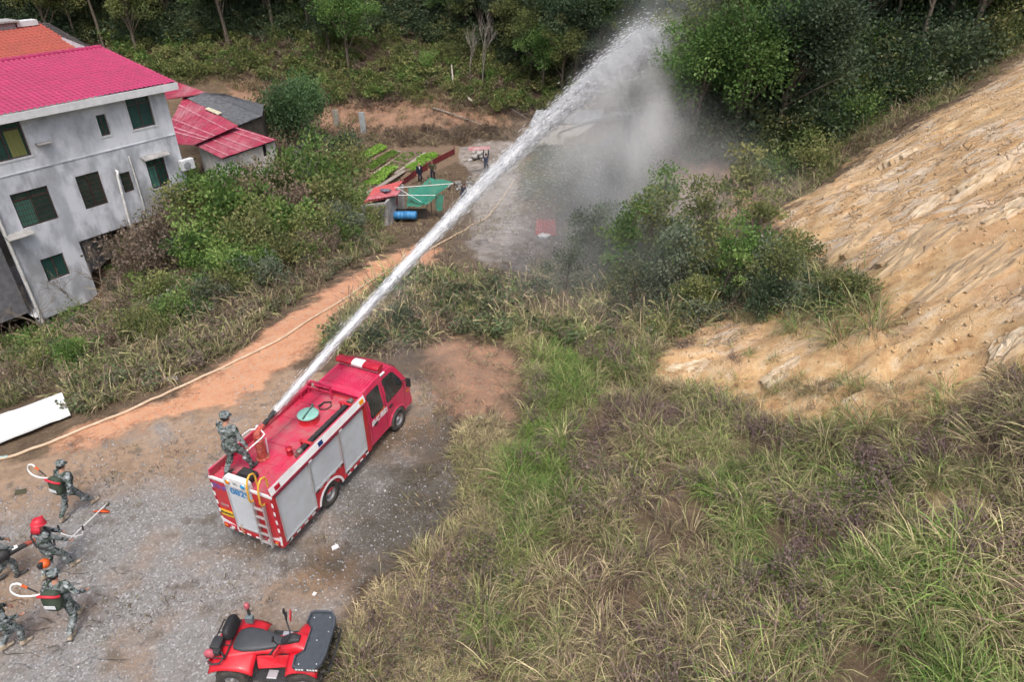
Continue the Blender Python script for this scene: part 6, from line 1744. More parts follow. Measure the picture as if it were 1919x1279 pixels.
for k, (pl, kd, lab) in enumerate(beds):
    cs = [ground(u, v) for u, v in pl]; base = cs[0].copy(); root = empty('vegetable_bed', base); tag(root, lab, 'garden bed')
    q = MB(); q.prism([Vector((p.x - base.x, p.y - base.y, p.z - base.z + .02)) for p in cs], (0, 0, .13)); q.build('soil', M_SOILD, root, .03)
    zt = lambda p: p.z + .15
    nn = {'bright': 260, 'thin': 220, 'dark': 60, 'sparse': 90}[kd]; rr_ = np.random.default_rng(k); u_, v_ = rr_.uniform(.03, .97, nn), rr_.uniform(.05, .95, nn)
    P = np.array([cs[0].lerp(cs[1], a).lerp(cs[3].lerp(cs[2], a), b) for a, b in zip(u_, v_)]) - np.array(base); P[:, 2] += .14
    sc = {'bright': 1.1, 'thin': .6, 'dark': .55, 'sparse': .95}[kd]
    o = scatter('leafy_rows', V_L, P, np.stack([np.zeros(nn), np.zeros(nn), rr_.uniform(0, 6, nn)], -1), np.full(nn, sc), rr_.integers(0, 3, nn), rr_.uniform(0, .5, nn) + (.1 if kd == 'dark' else 0), rr_.uniform(.75, 1.1, nn) * (.55 if kd in ('thin', 'dark') else 1), M_LETT); o.parent = root
for k, pl in enumerate(([(668, 322), (748, 284)], [(700, 328), (764, 285)], [(738, 326), (798, 287)], [(676, 372), (760, 320)])):
    a, b = [ground(u, v) for u, v in pl]; n_ = (b - a).cross(Vector((0, 0, 1))).normalized() * .22; q = MB(); q.prism([a - n_ + Vector((0, 0, .01)), b - n_ + Vector((0, 0, .01)), b + n_ + Vector((0, 0, .01)), a + n_ + Vector((0, 0, .01))], (0, 0, .04)); o = q.build('garden_path', M_PATH); o['kind'] = 'structure'
# crimson metal sheet fence
M_CRIM = mat('crimson_sheet', (.20, .022, .03), (.13, .018, .024), 3, .5, dirt=(.16, .05, .05), dscale=2, damt=.6)
fen = empty('sheet_fence', ground(800, 316)); tag(fen, 'low fence of dark crimson corrugated sheets between garden and bare ground', 'fence')
fp = [ground(u, v) for u, v in ((752, 352), (775, 335), (800, 320), (822, 306), (852, 291))]
for k in range(4):
    a, b = fp[k] - fen.location, fp[k + 1] - fen.location; d = (b - a); n = 16
    for r_ in range(2):
        q = MB(); vs = []; fs = []
        nn_ = d.cross(Vector((0, 0, 1))).normalized()
        for i in range(n + 1):
            p = a + d * i / n; o_ = nn_ * (.02 * (1 if i % 2 else -1) + .01 * r_)
            vs += [p + o_ + Vector((0, 0, .08 + .26 * r_)), p + o_ + Vector((0, 0, .32 + .26 * r_))]
        for i in range(n): fs.append((2 * i, 2 * i + 2, 2 * i + 3, 2 * i + 1))
        q.add(vs, fs); o = q.build('sheet', M_CRIM, fen); so = o.modifiers.new('s', 'SOLIDIFY'); so.thickness = .015
for p in fp:
    q = MB(); q.cyl(p - fen.location + Vector((0, 0, -.2)), p - fen.location + Vector((0, 0, .8)), .035, 8); q.build('post', M_CRIM, fen)
# hen hut with red roof
hut = empty('red_roofed_hut', ground(720, 410)); tag(hut, 'small hut with faded red sheet roof and grey concrete wall', 'hut')
hl_ = lambda u, v, z: at(u, v, z) - hut.location
hb_ = ground(700, 415).z
ZR = hb_ + 1.75
M_FADED = mat('faded_red_sheet', (.50, .10, .10), (.42, .07, .075), 2, .6, dirt=(.45, .22, .20), dscale=2, damt=.6)
sheet_roof('roof', (hl_(680, 381, ZR), hl_(728, 371, ZR), hl_(757, 338, ZR + .25), hl_(700, 352, ZR + .25)), M_FADED, hut, .2, .02)
sheet_roof('roof', (hl_(684, 376, ZR + .12), hl_(744, 366, ZR + .1), hl_(752, 356, ZR + .22), hl_(700, 362, ZR + .25)), mat('pink_sheet', (.52, .22, .25), (.42, .10, .11), 2, .6), hut, .2, .02)
rags = MB(); pr = hl_(722, 357, ZR + .36); rags.ball(pr, (.35, .2, .10), 12, 8, 0, lambda d: 1 + .25 * math.sin(9 * d.x + 5 * d.y)); rags.build('dark_rag', mat('rag', (.06, .06, .09), (.2, .2, .24), 6), hut)
q = MB(); pw = [hl_(677, 386, ZR - .1), hl_(724, 380, ZR - .12), hl_(754, 345, ZR + .1), hl_(704, 358, ZR + .1)]
for a, b in ((pw[0], pw[1]), (pw[1], pw[2]), (pw[2], pw[3]), (pw[3], pw[0])):
    ra, rb = a.copy(), b.copy(); wallseg(q, ra, rb, hb_ - hut.location.z - .5, .15)
q.build('wall', M_CONC, hut)
q = MB(); q.tube([hl_(744, 366, ZR), hl_(745, 400, hb_)], .05, 6); q.build('post', M_FADED, hut)
# netted pen
pen = empty('netted_pen', ground(800, 405)); tag(pen, 'lean-to pen draped with bright green netting on thin poles', 'pen')
pn = lambda u, v, z: at(u, v, z) - pen.location
zb_pen = ground(790, 410).z
m_, ntx, bx = nodes('green_net'); bx.inputs['Base Color'].default_value = (.012, .19, .13, 1); bx.inputs['Roughness'].default_value = .7
wv = ntx.nodes.new('ShaderNodeTexNoise'); wv.inputs['Scale'].default_value = 3; cr_ = ntx.nodes.new('ShaderNodeMapRange'); cr_.inputs['To Min'].default_value = .55; cr_.inputs['To Max'].default_value = 1.0
tcx = ntx.nodes.new('ShaderNodeTexCoord'); ntx.links.new(tcx.outputs['Object'], wv.inputs['Vector']); ntx.links.new(wv.outputs['Fac'], cr_.inputs['Value']); ntx.links.new(cr_.outputs[0], bx.inputs['Alpha'])
M_NET = m_
def drape(name, cs, nu, nv, sag, m, par, seed=0, wr=.05):
    a, b, c, d = cs; q = MB(); vs = []; r = random.Random(seed)
    for j in range(nv + 1):
        for i in range(nu + 1):
            s, t = i / nu, j / nv; p = a.lerp(b, s).lerp(d.lerp(c, s), t)
            z = -sag * math.sin(math.pi * s) * math.sin(math.pi * t) + wr * math.sin(9 * s + 3 * t) * math.cos(7 * t) + r.uniform(-.02, .02)
            vs.append(p + Vector((r.uniform(-.03, .03), r.uniform(-.03, .03), z)))
    w_ = nu + 1
    q.add(vs, [(j * w_ + i, j * w_ + i + 1, (j + 1) * w_ + i + 1, (j + 1) * w_ + i) for j in range(nv) for i in range(nu)], 0, True)
    return q.build(name, m, par)
ZP = zb_pen + 2.0
drape('net_roof', (pn(762, 372, ZP - .5), pn(800, 385, ZP - .9), pn(848, 340, ZP + .2), pn(806, 333, ZP + .35)), 14, 10, .25, M_NET, pen, 1)
drape('net_side', (pn(762, 388, ZP - 1.0), pn(800, 385, ZP - .9), pn(806, 345, ZP), pn(766, 352, ZP - .2)), 12, 10, .12, M_NET, pen, 2)
drape('net_hem', (pn(818, 395, ZP - 1.5), pn(828, 396, ZP - 1.5), pn(832, 365, ZP - .5), pn(815, 366, ZP - .5)), 6, 8, .05, M_NET, pen, 3)
for (u, v, zt) in ((764, 384, -1.2), (800, 392, -1.0), (832, 380, -.3), (847, 356, .2), (806, 350, .3), (764, 356, -.1)):
    p = pn(u, v, ZP + zt - .4); q = MB(); q.cyl((p.x, p.y, zb_pen - pen.location.z - .6), (p.x, p.y, ZP - pen.location.z + zt), .04, 6); q.build('pole', mat('pole_wood', (.22, .16, .12), (.30, .24, .19), 6, .85), pen)
q = MB(); q.tube([pn(740, 352, ZP + .2), pn(850, 344, ZP + .35)], .022, 6); q.build('rail', M_HOSEW, pen)
q = MB(); q.tube([pn(742, 366, ZP - .2), pn(816, 366, ZP - .3)], .022, 6); q.build('rail', M_HOSEW, pen)
q = MB(); q.tube([pn(744, 352, ZP + .1), pn(792, 380, ZP - .8)], .02, 6); q.build('rail', M_HOSEW, pen)
q = MB(); wallseg(q, pn(738, 392, ZP - 1.3), pn(800, 392, ZP - 1.3), zb_pen - pen.location.z - .4, .1); q.build('dark_boarding', mat('tarred_board', (.03, .027, .024), (.06, .05, .045), 4), pen)
# blue boards / drum by the pen
for k, (u, lab) in enumerate(((752, 'left blue plastic drum lying below the netted pen'), (770, 'right blue plastic drum lying below the netted pen'))):
    g = ground(u, 416); q = MB(); r0 = .27
    q.lathe([(0, -.42), (.24, -.42), (r0, -.38), (r0, -.14), (r0 + .018, -.12), (r0, -.10), (r0, .10), (r0 + .018, .12), (r0, .14), (r0, .38), (.24, .42), (0, .42)], (g.x, g.y, g.z + .45), (1, -.15, .04), 20); o = q.build('blue_drum', mat('blue_plastic', (.04, .19, .42), (.06, .24, .48), 4, .5)); tag(o, lab, 'drum')
# red roof sheet lying on the ground right of the jet, with a white bag
g = ground(1020, 432); o = sheet_roof('loose_red_sheet', (at(1002, 441, g.z + .2), at(1044, 441, g.z + .2), at(1040, 412, g.z + .5), at(1005, 412, g.z + .5)), mat('loose_red', (.42, .10, .085), (.36, .09, .08), 2, .6), None, .26, .03); tag(o, 'red corrugated sheet lying in the spray on the valley floor', 'metal sheet')
q = MB(); g = ground(1019, 447); q.ball((g.x, g.y, g.z + .12), (.34, .26, .18), 14, 9, 0, lambda d: 1 + .18 * math.sin(7 * d.x + 4 * d.z) + .12 * math.cos(9 * d.y)); o = q.build('white_sack', M_PAPER); tag(o, 'crumpled white sack in front of the loose red sheet', 'sack')
# stone pile and lifted sheet
g = ground(895, 300); pile = empty('stone_pile', g); tag(pile, 'pile of pale building stones beside the person lifting a sheet', 'stones'); rr = random.Random(5)
for k in range(34):
    q = MB(); r_ = rr.uniform(.14, .30); lay = k // 14; x, y = rr.uniform(-.9, .9) * (1 - .2 * lay), rr.uniform(-.6, .6) * (1 - .2 * lay)
    q.M = Matrix.Translation((x, y, .1 + lay * .26)) @ Euler((rr.uniform(-.3, .3), rr.uniform(-.3, .3), rr.uniform(0, 3))).to_matrix().to_4x4(); q.cbox((0, 0, 0), (r_ * 1.7, r_ * 1.2, r_ * .9)); q.build('stone', mat('pale_stone', (.42, .40, .38), (.30, .28, .26), 4, .9), pile, .03, 1)
sp = g3 + Vector((-.15, .2, 2.02)); o = sheet_roof('lifted_red_sheet', (sp + Vector((-1.3, -.4, -.05)), sp + Vector((.5, -.4, .08)), sp + Vector((.5, .5, .1)), sp + Vector((-1.3, .5, 0))), mat('lifted_red', (.40, .14, .14), (.5, .35, .35), 2, .6), None, .2, .02); tag(o, 'faded red sheet held overhead beside the stone pile', 'metal sheet')
# rubble heap
g = ground(880, 352); rub = empty('rubble_heap', g); tag(rub, 'heap of broken pale concrete beside the crouching person', 'rubble')
for k in range(26):
    q = MB(); r_ = rr.uniform(.10, .28); q.M = Matrix.Translation((rr.gauss(0, .7), rr.gauss(0, .7), rr.uniform(.02, .25))) @ Euler((rr.uniform(0, 3), rr.uniform(0, 3), rr.uniform(0, 3))).to_matrix().to_4x4(); q.cbox((0, 0, 0), (r_ * 1.6, r_, r_ * .6)); q.build('concrete_lump', M_CONC, rub, .02, 1)
# old posts on the cut bank, fallen trunks
for k, (u0, v0, v1, w, lab, m) in enumerate(((632, 238, 206, .55, 'weathered grey wooden board standing on the orange cut bank', mat('grey_timber', (.34, .32, .29), (.24, .22, .20), 5, .9)), (682, 252, 210, .62, 'taller bluish grey slab standing on the cut bank', mat('blue_grey_slab', (.26, .30, .31), (.35, .37, .37), 3, .9)))):
    g = ground(u0, v0); zt = atY(u0, v1, g.y).z; q = MB(); q.box((g.x - w / 2, g.y - .08, g.z - .4), (g.x + w / 2, g.y + .08, zt)); o = q.build('standing_slab', m, None, .04); tag(o, lab, 'slab')
def log(pts, r, lab, m=M_BARKP):
    q = MB(); P = [Vector(p) for p in pts]; q.tube(P, [r * (1 - .5 * i / (len(P) - 1)) for i in range(len(P))], 7); o = q.build('fallen_trunk', m); tag(o, lab, 'log')
gl = lambda u, v, h=.25: ground(u, v) + Vector((0, 0, h))
log([gl(886, 197), gl(865, 185, .6), gl(850, 176, .9), gl(848, 160, 2.0)], .16, 'bent pale trunk lying on the far slope, kinked in the middle', mat('pale_trunk', (.42, .38, .32), (.33, .29, .24), 4))
log([gl(812, 208, .3), gl(850, 222, .4), gl(905, 242, .3)], .10, 'long thin pale pole lying across the brush heap')
log([gl(930, 203, .2), gl(960, 210, .3), gl(985, 226, .2)], .10, 'short pale pole on the tan grass near the spray')
# pale roof of a hut in the spray
wh = empty('white_sheet_hut', ground(1075, 262)); tag(wh, 'low hut with pale ribbed roof half hidden behind the spray', 'hut')
wl_ = lambda u, v, z: at(u, v, z) - wh.location
zz = wh.location.z + 1.3
sheet_roof('roof', (wl_(990, 236, zz), wl_(1136, 228, zz), wl_(1132, 206, zz + .5), wl_(1005, 206, zz + .5)), mat('pale_roof', (.34, .35, .36), (.26, .27, .28), 2, .7), wh, .3, .03)
q = MB(); wallseg(q, wl_(996, 240, zz - .1), wl_(1130, 232, zz - .1), -.5); q.build('wall', M_OLDWALL, wh)
# ================================================================== ROCK OUTCROPS ON THE CUT SLOPE
M_OUT = mat('outcrop_rock', (.50, .37, .225), (.40, .275, .155), 2.2, .92, bump=.6, bscale=9, dirt=(.24, .18, .13), dscale=1.8, damt=.8, stretch=(1, 2.2, 2.2))
M_OUTP = mat('outcrop_pale', (.60, .50, .365), (.48, .36, .225), 1.8, .92, bump=.6, bscale=9, dirt=(.34, .26, .18), dscale=2.0, damt=.8, stretch=(1, 2.2, 2.2))
def outcrop(u, v, sx, sy, label, seed, pale=False, layers=4):
    g = ground(u, v); r = random.Random(seed); e = .8
    nrm = Vector((float(hz(g.x - e, g.y) - hz(g.x + e, g.y)), float(hz(g.x, g.y - e) - hz(g.x, g.y + e)), 2 * e)).normalized()
    root = empty('rock_outcrop', g); tag(root, label, 'rock')
    xa = Vector((1, .22, 0)); xa = (xa - nrm * xa.dot(nrm)).normalized(); ya = nrm.cross(xa)
    M = Matrix((xa, ya, nrm)).transposed().to_4x4(); M.translation = Vector((0, 0, 0)); root.matrix_world = Matrix.Translation(g) @ M
    for k in range(layers):
        q = MB(); n = 17; yo = sy * (k / layers - .5) * 1.2; hgt = (.05 + .08 * r.random()) * (1 - .1 * k); a0 = r.uniform(0, 6)
        w_, l_ = sy * r.uniform(.35, .6), sx * r.uniform(.5, 1.0); xo = sx * r.uniform(-.35, .35)
        ring = []
        for i in range(n):
            a = 2 * math.pi * i / n; rr_ = 1 + .16 * math.sin(3 * a + a0) + r.uniform(-.16, .16)
            ring.append((xo + math.cos(a) * l_ * rr_, yo + math.sin(a) * w_ * rr_))
        vs = [(x, y, -.5) for x, y in ring] + [(x, y, hgt * (.25 + .75 * (.5 - .5 * (y - yo) / max(w_, .01))) + r.uniform(-.03, .03)) for x, y in ring]
        inner = [(xo + (x - xo) * .55 + r.uniform(-.08, .08), yo + (y - yo) * .55, hgt * (.4 + .7 * (.5 - .5 * (y - yo) * .55 / max(w_, .01))) + r.uniform(-.05, .07)) for x, y in ring]
        cen_ = (xo, yo, hgt * .8); m = len(vs); vs += inner; vs.append(cen_)
        fs = [(i, (i + 1) % n, n + (i + 1) % n, n + i) for i in range(n)] + [(n + i, n + (i + 1) % n, m + (i + 1) % n, m + i) for i in range(n)] + [(m + i, m + (i + 1) % n, m + n) for i in range(n)]
        q.add(vs, fs); q.build('rock_layer', M_OUTP if (pale and k % 3 != 1) else M_OUT, root)
for k, a in enumerate(((1700, 470, 1.6, .9, 'grey weathered rock ledge in the middle of the ochre slope', False), (1600, 455, 1.1, .5, 'low rock ledge on the left of the ochre slope', False), (1780, 520, 1.5, .6, 'broken rock ledge below the middle of the ochre slope', False), (1860, 500, 1.3, .6, 'rock ledge at the right edge of the ochre slope', False), (1690, 290, 1.2, .45, 'pale rock patch high on the ochre slope near the crest', True), (1740, 385, 1.3, .45, 'pale slab in the upper middle of the ochre slope', True), (1840, 330, 1.5, .5, 'pale strip of rock in the upper right of the ochre slope', True), (1880, 400, 1.0, .5, 'pale rock by the right edge, above the ledges', True), (1290, 690, .9, .5, 'pale stones at the lower tip of the ochre slope', True), (1460, 700, .7, .4, 'small pale rocks above the grass fringe', True), (1800, 430, .8, .3, 'thin rock rib in the upper slope middle', False), (1640, 380, .9, .3, 'thin rock rib left of the pale slab', False), (1900, 640, .8, .5, 'whitish scree patch at the right edge of the slope', True), (1560, 360, .8, .3, 'low rib of orange rock by the crest bushes', False))):
    outcrop(*a[:5], seed=k + 3, pale=a[5])
# ================================================================== GROUND COVER
FIELD = [(640, 1800), (650, 1240), (700, 1140), (800, 1050), (900, 985), (965, 900), (985, 790), (990, 680), (960, 640), (1000, 575), (1200, 590), (1235, 640), (1225, 715), (1330, 750), (1420, 785), (1480, 825), (1640, 800), (1790, 775), (1900, 705), (2500, 715), (2700, 1800)]
LUSH = [(930, 1010), (960, 900), (985, 800), (1020, 720), (1070, 760), (1080, 850), (1060, 940), (1000, 1020), (950, 1040)]
STRAWZ = [(640, 1800), (640, 1210), (700, 1110), (760, 1050), (830, 1000), (870, 900), (840, 860), (860, 800), (930, 795), (960, 830), (950, 940), (900, 1040), (850, 1110), (860, 1200), (900, 1300), (900, 1800)]
MIDGR = [(600, 640), (660, 570), (770, 505), (880, 520), (1000, 545), (1150, 500), (1260, 520), (1330, 600), (1230, 640), (1100, 650), (1000, 640), (940, 640), (850, 630), (800, 650), (700, 660), (640, 665)]
BOARD = [(-200, 930), (-20, 890), (20, 875), (150, 815), (122, 735), (0, 770), (-200, 830)]
VERGE = [(-400, 900), (-400, 640), (60, 640), (200, 580), (330, 560), (450, 520), (600, 470), (700, 440), (745, 455), (680, 490), (590, 545), (500, 605), (430, 660), (300, 730), (130, 790), (-30, 830)]
ROCKZ = Z_ROCK
r5 = np.random.default_rng(5)
def cover(name, lib, poly, n, seed, box, smin, smax, dry, val, mat_, warp=10, keep=None, amt=.6, sink=0, inst=False, hvar=0):
    x, y, z = pts_in(poly, n, seed, box, warp)
    if keep is not None:
        k = keep(x, y); x, y, z = x[k], y[k], z[k]
    m = len(x)
    s = r5.uniform(smin, smax, m)
    if hvar: s = s * (1 - hvar + 2 * hvar * fbm(x * .8, y * .8, seed + 7, 3))
    d = dry(x, y) if callable(dry) else np.full(m, dry); v = val(x, y) if callable(val) else np.full(m, val)
    return (scatter_inst if inst else scatter)(name, lib, np.stack([x, y, z - sink], -1), slope_rot(x, y, amt), s, r5.integers(0, len(lib), m), d + r5.normal(0, .05, m), v * r5.uniform(.75, 1.2, m), mat_)
def band(x, y):
    u, v = project(np.stack([x, y, hz(x, y)], -1))
    cx = np.interp(v, [600, 700, 800, 950, 1050, 1150, 1300], [1060, 1040, 1020, 985, 940, 930, 980]); w = np.interp(v, [600, 750, 950, 1100, 1300], [40, 60, 75, 70, 90])
    fade = np.interp(v, [650, 740, 980, 1060], [.4, 1, 1, .35])
    return fade * np.exp(-((u - cx) / w) ** 2) * np.clip(.3 + 1.4 * fbm(x * .9, y * .9, 79, 3), 0, 1.2)
def field_dry(x, y): return (fbm(x * .5, y * .5, 71, 3) - .5) * 1.05 + .15 + (fbm(x * 1.5, y * 1.5, 75, 2) - .5) * .4 - .26 * band(x, y)
def field_val(x, y): return .55 + .8 * fbm(x * .7, y * .7, 73, 3)
cover('tall_grass', C_TALL, FIELD, 12500, 3, (-8, 26, 1.5, 26), .52, 1.05, field_dry, field_val, M_GRASS, keep=lambda x, y: (fbm(x * 1.1, y * 1.1, 77, 3) > .40) & (r5.uniform(0, 1, len(x)) < .92), hvar=.55)
cover('lush_grass', C_LUSH, [(900, 1200), (900, 1060), (955, 900), (985, 790), (1010, 690), (1090, 690), (1090, 850), (1050, 980), (1010, 1080), (1040, 1250), (940, 1290)], 4200, 4, (-6, 10, 4, 22), .55, .95, lambda x, y: (fbm(x * .8, y * .8, 79, 2) - .5) * .4 + .2 - .12 * band(x, y), 1.05, M_GRASS, keep=lambda x, y: r5.uniform(0, 1, len(x)) < band(x, y) * .9)
cover('straw_grass', C_STRAW, STRAWZ, 8000, 6, (-8, 4, 1.5, 18), .6, 1.15, lambda x, y: (fbm(x * .7, y * .7, 81, 3) - .5) * .5, field_val, M_GRASS)
cover('dry_herbs', C_HERB, FIELD, 5200, 8, (-8, 26, 2, 26), .5, 1.1, lambda x, y: (fbm(x * .5, y * .5, 83, 3) - .5) * .9 + .25, .8, M_HERB, keep=lambda x, y: fbm(x * .55, y * .55, 85, 3) > .49)
cover('valley_grass', C_FAR, MIDGR, 5200, 9, (-10, 14, 15, 36), .6, 1.1, lambda x, y: field_dry(x, y) - .05, field_val, M_GRASS)
cover('valley_weeds', C_WEED, MIDGR, 1500, 10, (-10, 14, 15, 36), .8, 1.6, .0, .9, M_HERBI, keep=lambda x, y: fbm(x * .5, y * .5, 87, 3) > .5, inst=True)
cover('verge_grass', C_FAR, VERGE, 8500, 12, (-36, -2, 12, 40), .6, 1.1, lambda x, y: (fbm(x * .35, y * .35, 89, 3) - .5) * .9 + .16, lambda x, y: .45 + .55 * fbm(x * .6, y * .6, 73, 3), M_GRASS, keep=lambda x, y: (r5.uniform(0, 1, len(x)) < .8) & ~inpoly(*project(np.stack([x, y, hz(x, y)], -1)), BOARD))
cover('verge_weeds', C_WEED, VERGE, 1500, 13, (-36, -2, 12, 40), .6, 1.2, lambda x, y: (fbm(x * .3, y * .3, 91, 2) - .4) * .9 + .1, .85, M_HERBI, keep=lambda x, y: ~inpoly(*project(np.stack([x, y, hz(x, y)], -1)), BOARD), inst=True)
cover('yard_tufts', C_SHORT, Z_YARD, 4200, 14, (-22, 2, 5, 22), .6, 1.3, .15, .55, M_GRASS, keep=lambda x, y: fbm(x * .7, y * .7, 93, 3) > .60)
cover('wet_edge_grass', C_SHORT, [(700, 1080), (720, 940), (790, 880), (800, 760), (880, 770), (960, 660), (980, 800), (860, 880), (840, 1000), (740, 1090)], 2600, 15, (-6, 3, 6, 22), .8, 2.0, .2, .6, M_GRASS, keep=lambda x, y: fbm(x * .6, y * .6, 95, 3) > .45)
cover('red_soil_grass', C_STRAW, Z_RED, 1400, 16, (-5, 3, 14, 26), .3, .7, .15, .75, M_GRASS, keep=lambda x, y: fbm(x * .8, y * .8, 97, 3) > .55)
cover('slope_tufts', C_TALL, [(1230, 720), (1260, 640), (1400, 600), (1640, 600), (1640, 660), (1560, 760), (1450, 800), (1330, 750)], 900, 17, (4, 18, 10, 26), .3, .7, field_dry, .95, M_GRASS, keep=lambda x, y: fbm(x * .9, y * .9, 99, 3) > .62)
cover('slope_edge_grass', C_TALL, [(1440, 830), (1520, 790), (1700, 770), (1800, 740), (1919, 680), (1990, 690), (1990, 800), (1600, 830)], 900, 18, (5, 20, 8, 20), .45, .9, -.05, 1.0, M_GRASS)
cover('terrace_grass', C_FAR, [(560, 260), (640, 240), (690, 240), (960, 235), (980, 255), (870, 272), (740, 276), (660, 290), (560, 320)], 3000, 19, (-22, 3, 50, 82), .7, 1.3, .42, .7, M_GRASSI, inst=True)
cover('hill_grass', C_FAR, [(280, 160), (420, 60), (760, 60), (1000, 120), (1010, 225), (900, 210), (760, 200), (620, 205), (560, 215), (420, 160)], 5200, 20, (-50, 6, 72, 100), .9, 1.7, lambda x, y: (fbm(x * .2, y * .2, 101, 3) - .5) * 1.0 + .25, .7, M_GRASSI, inst=True)
cover('crest_grass', C_FAR, [(1440, 425), (1600, 300), (1720, 225), (1800, 180), (1919, 105), (1919, 60), (1740, 160), (1590, 230), (1480, 300), (1430, 380)], 2600, 21, (10, 34, 26, 50), .5, 1.1, lambda x, y: (fbm(x * .4, y * .4, 103, 3) - .5) * .9 + .1, .65, M_GRASSI, inst=True)
cover('clump_grass', C_TALL, [(1440, 560), (1500, 500), (1580, 500), (1660, 570), (1640, 620), (1560, 650), (1470, 620)], 420, 24, (7, 18, 14, 28), .8, 1.5, lambda x, y: field_dry(x, y) * .6 - .02, .95, M_GRASS)
cover('slope_islands', C_TALL, [(1240, 700), (1260, 640), (1380, 600), (1470, 600), (1500, 690), (1560, 720), (1480, 800), (1380, 770), (1290, 740)], 700, 25, (3, 18, 10, 26), .35, .85, lambda x, y: field_dry(x, y) * .7, .9, M_GRASS, keep=lambda x, y: fbm(x * 1.3, y * 1.3, 111, 3) > .55)
cover('slope_fringe', C_TALL, [(1190, 760), (1210, 650), (1330, 640), (1440, 720), (1560, 700), (1700, 720), (1820, 680), (1990, 600), (1990, 760), (1500, 860), (1300, 800)], 2600, 22, (3, 20, 8, 26), .25, .75, lambda x, y: field_dry(x, y) + .05, .8, M_GRASS, keep=lambda x, y: fbm(x * 1.0, y * 1.0, 107, 3) > .52)
cover('slope_herbs', C_HERB, [(1190, 760), (1210, 650), (1330, 640), (1440, 720), (1560, 720), (1700, 740), (1820, 700), (1990, 640), (1990, 760), (1500, 860), (1300, 800)], 700, 23, (3, 20, 8, 26), .3, .7, .15, .75, M_HERB, keep=lambda x, y: fbm(x * .9, y * .9, 109, 3) > .55)
cover('terrace_tufts', C_SHORT, [(720, 430), (760, 330), (860, 300), (1000, 265), (1040, 330), (1040, 520), (900, 560), (800, 470)], 3200, 26, (-14, 8, 28, 66), 1.5, 3.5, .25, .6, M_GRASSI, inst=True, keep=lambda x, y: fbm(x * .4, y * .4, 113, 3) > .47)
# loose stones: gravel on the yard, rubble on the cut slope
def stone_lib(seed):
    r = np.random.default_rng(seed); L = []
    for k in range(5):
        V = np.array([(1, 0, 0), (-1, 0, 0), (0, 1, 0), (0, -1, 0), (0, 0, 1), (0, 0, -1)], float) * r.uniform(.6, 1.2, (6, 1)) + r.normal(0, .12, (6, 3)); V[:, 2] *= .6
        L.append((V, np.array([(0, 2, 4), (2, 1, 4), (1, 3, 4), (3, 0, 4), (2, 0, 5), (1, 2, 5), (3, 1, 5), (0, 3, 5)]), r.uniform(-.1, .1, 6)))
    return L
M_STONE = leaf_material('gravel_stone', [(0, (.12, .115, .115)), (.4, (.25, .245, .245)), (.75, (.36, .355, .36)), (1, (.62, .61, .60))], 0, .9, .2)
M_OCHRE = leaf_material('ochre_stone', [(0, (.30, .19, .10)), (.4, (.46, .32, .18)), (.75, (.56, .43, .28)), (1, (.66, .57, .45))], 0, .9, .2)
def stones(name, poly, n, seed, box, smin, smax, m_, keep=None):
    x, y, z = pts_in(poly, n, seed, box, 8)
    if keep is not None: k = keep(x, y); x, y, z = x[k], y[k], z[k]
    m = len(x); sc = smin + (smax - smin) * r5.uniform(0, 1, m) ** 3
    return scatter(name, stone_lib(seed), np.stack([x, y, z + sc * .15], -1), r5.uniform(0, 6.28, (m, 3)) * np.array([.1, .1, 1]), sc, r5.integers(0, 5, m), r5.beta(1.6, 2.0, m), np.ones(m), m_)
stones('yard_gravel', Z_YARD, 42000, 31, (-22, 2, 5, 22), .012, .04, M_STONE, lambda x, y: fbm(x * .35, y * .35, 105, 3) < .60)
stones('slope_rubble', Z_ROCK, 30000, 32, (3, 34, 9, 45), .010, .085, M_OCHRE)
stones('road_pebbles', Z_ROAD, 3500, 33, (-22, 0, 12, 40), .010, .035, M_STONE)
stones('valley_rubble', Z_PALE, 1500, 34, (-10, 16, 25, 62), .02, .10, M_STONE)

# ================================================================== BUSHES AND TREES
NAMES_T = ['trunk', 'crown']
rb = np.random.default_rng(21)
def bush_meshes(tone, n=1000, leaf=.13, rad=(1, 1, .85), lvr=(.05, .75), clumps=26):
    V, F, LV, cc = bush_arrays(rb, rad, n, leaf, clumps, lvr)
    crown = np_mesh('foliage', V + np.array([0, 0, rad[2] * .5]), F, LV, [M_LEAF[tone]])
    segs = [([Vector((0, 0, -.2)), Vector(c) * .5 + Vector((0, 0, rad[2] * .3)), Vector(c) * .95 + Vector((0, 0, rad[2] * .5))], [.03, .02, .006]) for c in cc[::4]]
    return branch_mesh('stems', segs, M_BARK, 5), crown
BUSH = {k: [bush_meshes(k, 2600, .085, (1, rb.uniform(.8, 1.1), rb.uniform(.8, 1.0)), (.0, .85), int(rb.integers(22, 46))) for _ in range(3)] for k in ('green', 'olive', 'grey', 'dark', 'yellow', 'brown')}
bush_names = ['stems', 'foliage']
TONEW = {'green': 'fresh green', 'olive': 'olive green', 'grey': 'grey green', 'dark': 'dark green', 'yellow': 'yellow green', 'brown': 'withered brown'}
def bush(u, v, s, tone, where, tall=1.0, k=None):
    if v < 560 and u < 720: s *= 1.3; tall *= 1.15
    if u > 1020 and u < 1460 and v > 320 and v < 620: tall *= 1.35
    g = ground(u, v); me_ = BUSH[tone][(k if k is not None else int(u + v)) % 3]
    return place_plant('bush', me_, bush_names, (g.x, g.y, g.z - .1), (u * .37) % 6.28, (s, s, s * tall), '%s bush %s' % (TONEW[tone], where), 'bush', 'bushes on the banks')
